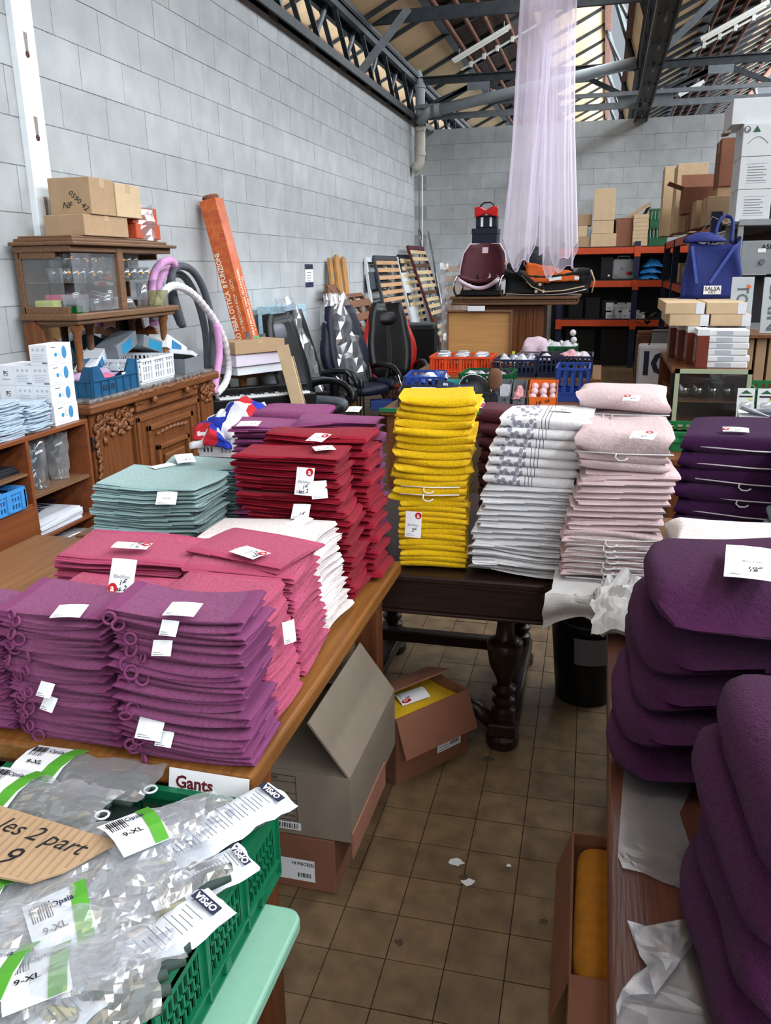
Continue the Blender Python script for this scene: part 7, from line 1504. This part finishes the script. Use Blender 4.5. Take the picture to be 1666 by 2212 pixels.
wr_ = crate_wall(CY1-CY0,H_,'side_wall',Matrix.Translation((CX1,CY0,CZ0))@Matrix.Rotation(PI/2,4,'Z')); crate_wall(CY1-CY0,H_,'side_wall',Matrix.Translation((CX0,CY1,CZ0))@Matrix.Rotation(-PI/2,4,'Z'))
crate_wall(CX1-CX0,H_,'side_wall',Matrix.Translation((CX1,CY1,CZ0))@Matrix.Rotation(PI,4,'Z')); crate_wall(CX1-CX0,H_,'side_wall',Matrix.Translation((CX0,CY0,CZ0)))
MB().bx(CX0,CY0,CZ0,CX1,CY1,CZ0+.005).obj('bottom','crate_emerald',GC,world=True)
mat('stencil_yellow','#d9d27a',rough=.6); text('COGIT',.026,'stencil_yellow',wr_,(CX1-GC.location.x+.0008+.0065,.79-GC.location.y,.018),face_rot((1,0,0)),bold=.02)
# bagged gloves
mat('glove_dark','#35443f',rough=.7,var=.12,vs=30); mat('glove_beige','#8f8d78',rough=.8,var=.1); mat('label_green','#4f9a2f',rough=.5,var=.1); plastic('bag_film',(.92,.945,.98),gloss=.25,rough=.09,dif=.42); mat('print_pack','#cfd6df',rough=.35,var=.05,spec=.6)
def glove_parts(t, s=1):
    g = pill(0,0,.012,.13*s,.09*s,.028,n=14,m=8,p=2.6); g.obj('glove_palm','glove_dark',t,smooth=True)
    for k,(y,l) in enumerate(((-.033,.075),(-.011,.088),(.011,.085),(.033,.07))): MB().tube([(.05*s,y*s,.012),(.05*s+l*s*.5,y*1.15*s,.016),(.05*s+l*s,y*1.2*s,.012)],[.011*s,.0115*s,.008*s],n=8).obj('glove_finger','glove_dark',t,smooth=True)
    MB().tube([(-.01*s,-.04*s,.012),(.03*s,-.065*s,.016),(.06*s,-.07*s,.012)],[.012*s,.012*s,.009*s],n=8).obj('glove_thumb','glove_beige',t,smooth=True)
GP = 'bagged work gloves in the green crate'
def packet(label, u, v, z, rz, tilt=(0,0), L=.26, W=.125, style='clear', seed=1, head=True, H=.035):
    t = thing('glove_packet',label,'packet',AZ(u,v,z),rot=Euler((tilt[0],tilt[1],rz)),group=GP)
    def top(a,b,sg): 
        e = (math.sin(PI*a)**.45)*(math.sin(PI*b)**.45); return Vector(((a-.5)*L,(b-.5)*W,.012+sg*H*.5*e))
    if style == 'print':
        crumple(lambda a,b:top(a,b,1),16,10,.007,seed,34).obj('printed_film','print_pack',t,smooth=True); crumple(lambda a,b:top(a,b,-1),10,8,.003,seed,30).obj('under_film','print_pack',t,smooth=True)
        for k in range(26): x = -L*.44+L*.03*k; w_ = W*.32*(1 if k%4 else .55); MB().bx(x,-w_,.0,x+.0013,w_*(.9-.3*(k%3)),.0005).obj('text_line','ink_grey',t,loc=(0,0,.0175+H*.5))
        MB().bx(L*.375,-W*.34,0,L*.435,W*.34,.0012).obj('brand_band','navy',t,loc=(0,0,.014+H*.42)); text('OPSIA',.016,'white_card',t,(L*.405,0,.0158+H*.42),(0,0,PI/2),bold=.03)
        return t
    glove_parts(t,.95)
    if head:
        MB().slab(lambda a,b:Vector((-L*.48+L*.36*a,(b-.5)*W*.92,.046+.012*math.sin(PI*b))),6,4,.001).obj('header_card','white_card',t)
        MB().slab(lambda a,b:Vector((-L*.12-L*.10*(1-a)+L*.06*(b-.5),(b-.5)*W*.92,.048+.012*math.sin(PI*b))),4,4,.001).obj('green_band','label_green',t)
        for i in range(9): MB().bx(-L*.45+.0035*i,W*.05,.0555,-L*.45+.0035*i+(.0014 if i%3 else .0022),W*.3,.0565).obj('barcode_bar','ink',t)
        text('9-XL',.017,'ink',t,(-L*.34,-W*.14,.0592),(0,0,PI/2*0),bold=.02); text('Opsia',.014,'navy',t,(-L*.26,W*.2,.0585),bold=.02); MB().tube([(L*.47+.012*math.cos(q*PI/5),.012*math.sin(q*PI/5),.02) for q in range(10)],.0025,n=5,closed=True).obj('hang_ring','white_card',t,smooth=True)
    crumple(lambda a,b:top(a,b,1)+Vector((0,0,.02)),26,15,.011,seed,26).obj('clear_film','bag_film',t)
    return t
packet('bagged glove pair lying crosswise at the far edge of the crate',190,1705,.715,.02,L=.29,W=.12,seed=1)
packet('bagged glove with green band just above the cardboard sign',95,1760,.735,.0,L=.26,W=.12,seed=2)
packet('bagged glove with its label turned upright near the crate middle',375,1815,.735,1.0,(0,.1),L=.24,W=.11,seed=3)
packet('white printed glove pack along the far right rim',480,1800,.735,1.05,(.1,0),L=.27,W=.085,style='print',seed=4); packet('white printed glove pack lying along the right side wall',300,2090,.735,1.15,(.15,0),L=.30,W=.075,style='print',seed=5)
packet('crumpled printed pack between the right rim packs',425,1925,.72,1.0,(.2,0),L=.20,W=.07,style='print',seed=6)
k = 0
for u,v,rz,hd in ((262,1870,.7,0),(180,1950,.4,0),(70,1970,.2,1),(245,1985,.9,1),(150,2050,.5,0),(40,2090,.1,0),(210,2130,.9,1),(110,2150,.3,1),(20,2190,.4,0),(330,1960,1.0,0),(300,1840,.5,0),(20,2010,-.2,1),(160,2210,.7,0)):
    k += 1; packet('bagged glove pair heaped in the crate, '+['behind the sign corner','in front of the sign','left below the sign','at the crate centre','low in the centre','at the left frame edge','beside the long printed pack','near the bottom left','in the lower left corner','beside the right printed packs','below the far crosswise pack','under the sign at left','at the bottom frame edge'][k-1],u,v,.715+.008*(k%3),rz+U(-.2,.2),(U(-.2,.2),U(-.15,.15)),L=.24,W=.12,seed=k+6,head=bool(hd))
fill_ = MB(); fill_.slab(lambda a,b:Vector((CX0+.02+(CX1-CX0-.04)*a,CY0+.02+(CY1-CY0-.04)*b,.665+.012*math.sin(a*17)*math.cos(b*13))),24,24,.09); o = fill_.obj('glove_layer','glove_dark',None,smooth=True); tag(o,'dark layer of gloves filling the crate below the packets','gloves',None,'stuff')
# cardboard sign
SG = thing('cardboard_sign','torn corrugated cardboard sign with handwritten price','sign',AZ(60,1840,.785),rot=Euler((.06,.05,-.05))); P = [(-.20,-.055),(-.02,-.062),(.05,-.055),(.085,-.02),(.128,.062),(-.20,.075)]
MB().prism(P,.004).obj('board','card_brown',SG)
mat('card_ridge','#947a5f',rough=.85)
for k in range(22):
    x = -.195+.0145*k; y1_ = .068-.0 if x < .1 else .05; y0_ = -.055 if x < .05 else -.055+(x-.05)*1.3; 
    if y1_-y0_ > .012: MB().bx(x,y0_+.003,.004,x+.004,y1_-.004,.0046).obj('corrugation','card_ridge',SG)
text('les 2 part',.045,'ink',SG,(-.0,.032,.0052),(0,0,-.05),name='handwriting',shear=.35); text('9',.055,'ink',SG,(-.02,-.022,.0052),name='handwriting',shear=.35)
# gants strip on the table edge
GN = thing('gants_label','white strip reading Gants on the table front edge','sign',(-.688,1.247,.727),rot=Euler((PI/2-.25,0,-.02))); MB().bx(-.085,-.022,0,.085,.022,.002).obj('strip','white_card',GN); text('Gants',.034,mat('maroon_print','#5c1620',rough=.6),GN,(-.03,-.004,.0025),bold=.03)
# floor marks
for k,(u,v,s,m_) in enumerate(((1010,1905,.03,'white_paint'),(985,1862,.035,'white_paint'),(1100,1870,.012,'white_paint'),(862,2035,.018,'stain'),(1003,1895,.02,'stain'),(1055,1640,.03,'stain'),(1175,1990,.02,'stain'))):
    p = AZ(u,v,.0015); pts = [(s*(.6+.5*noise.noise(Vector((k*3.3,q*1.7,0))))*math.cos(2*PI*q/12),s*(.5+.4*noise.noise(Vector((k*2.1,q*2.3,4))))*math.sin(2*PI*q/12)) for q in range(12)]
    MB().prism(pts,.0006).obj('floor_mark',m_,floor,loc=p)
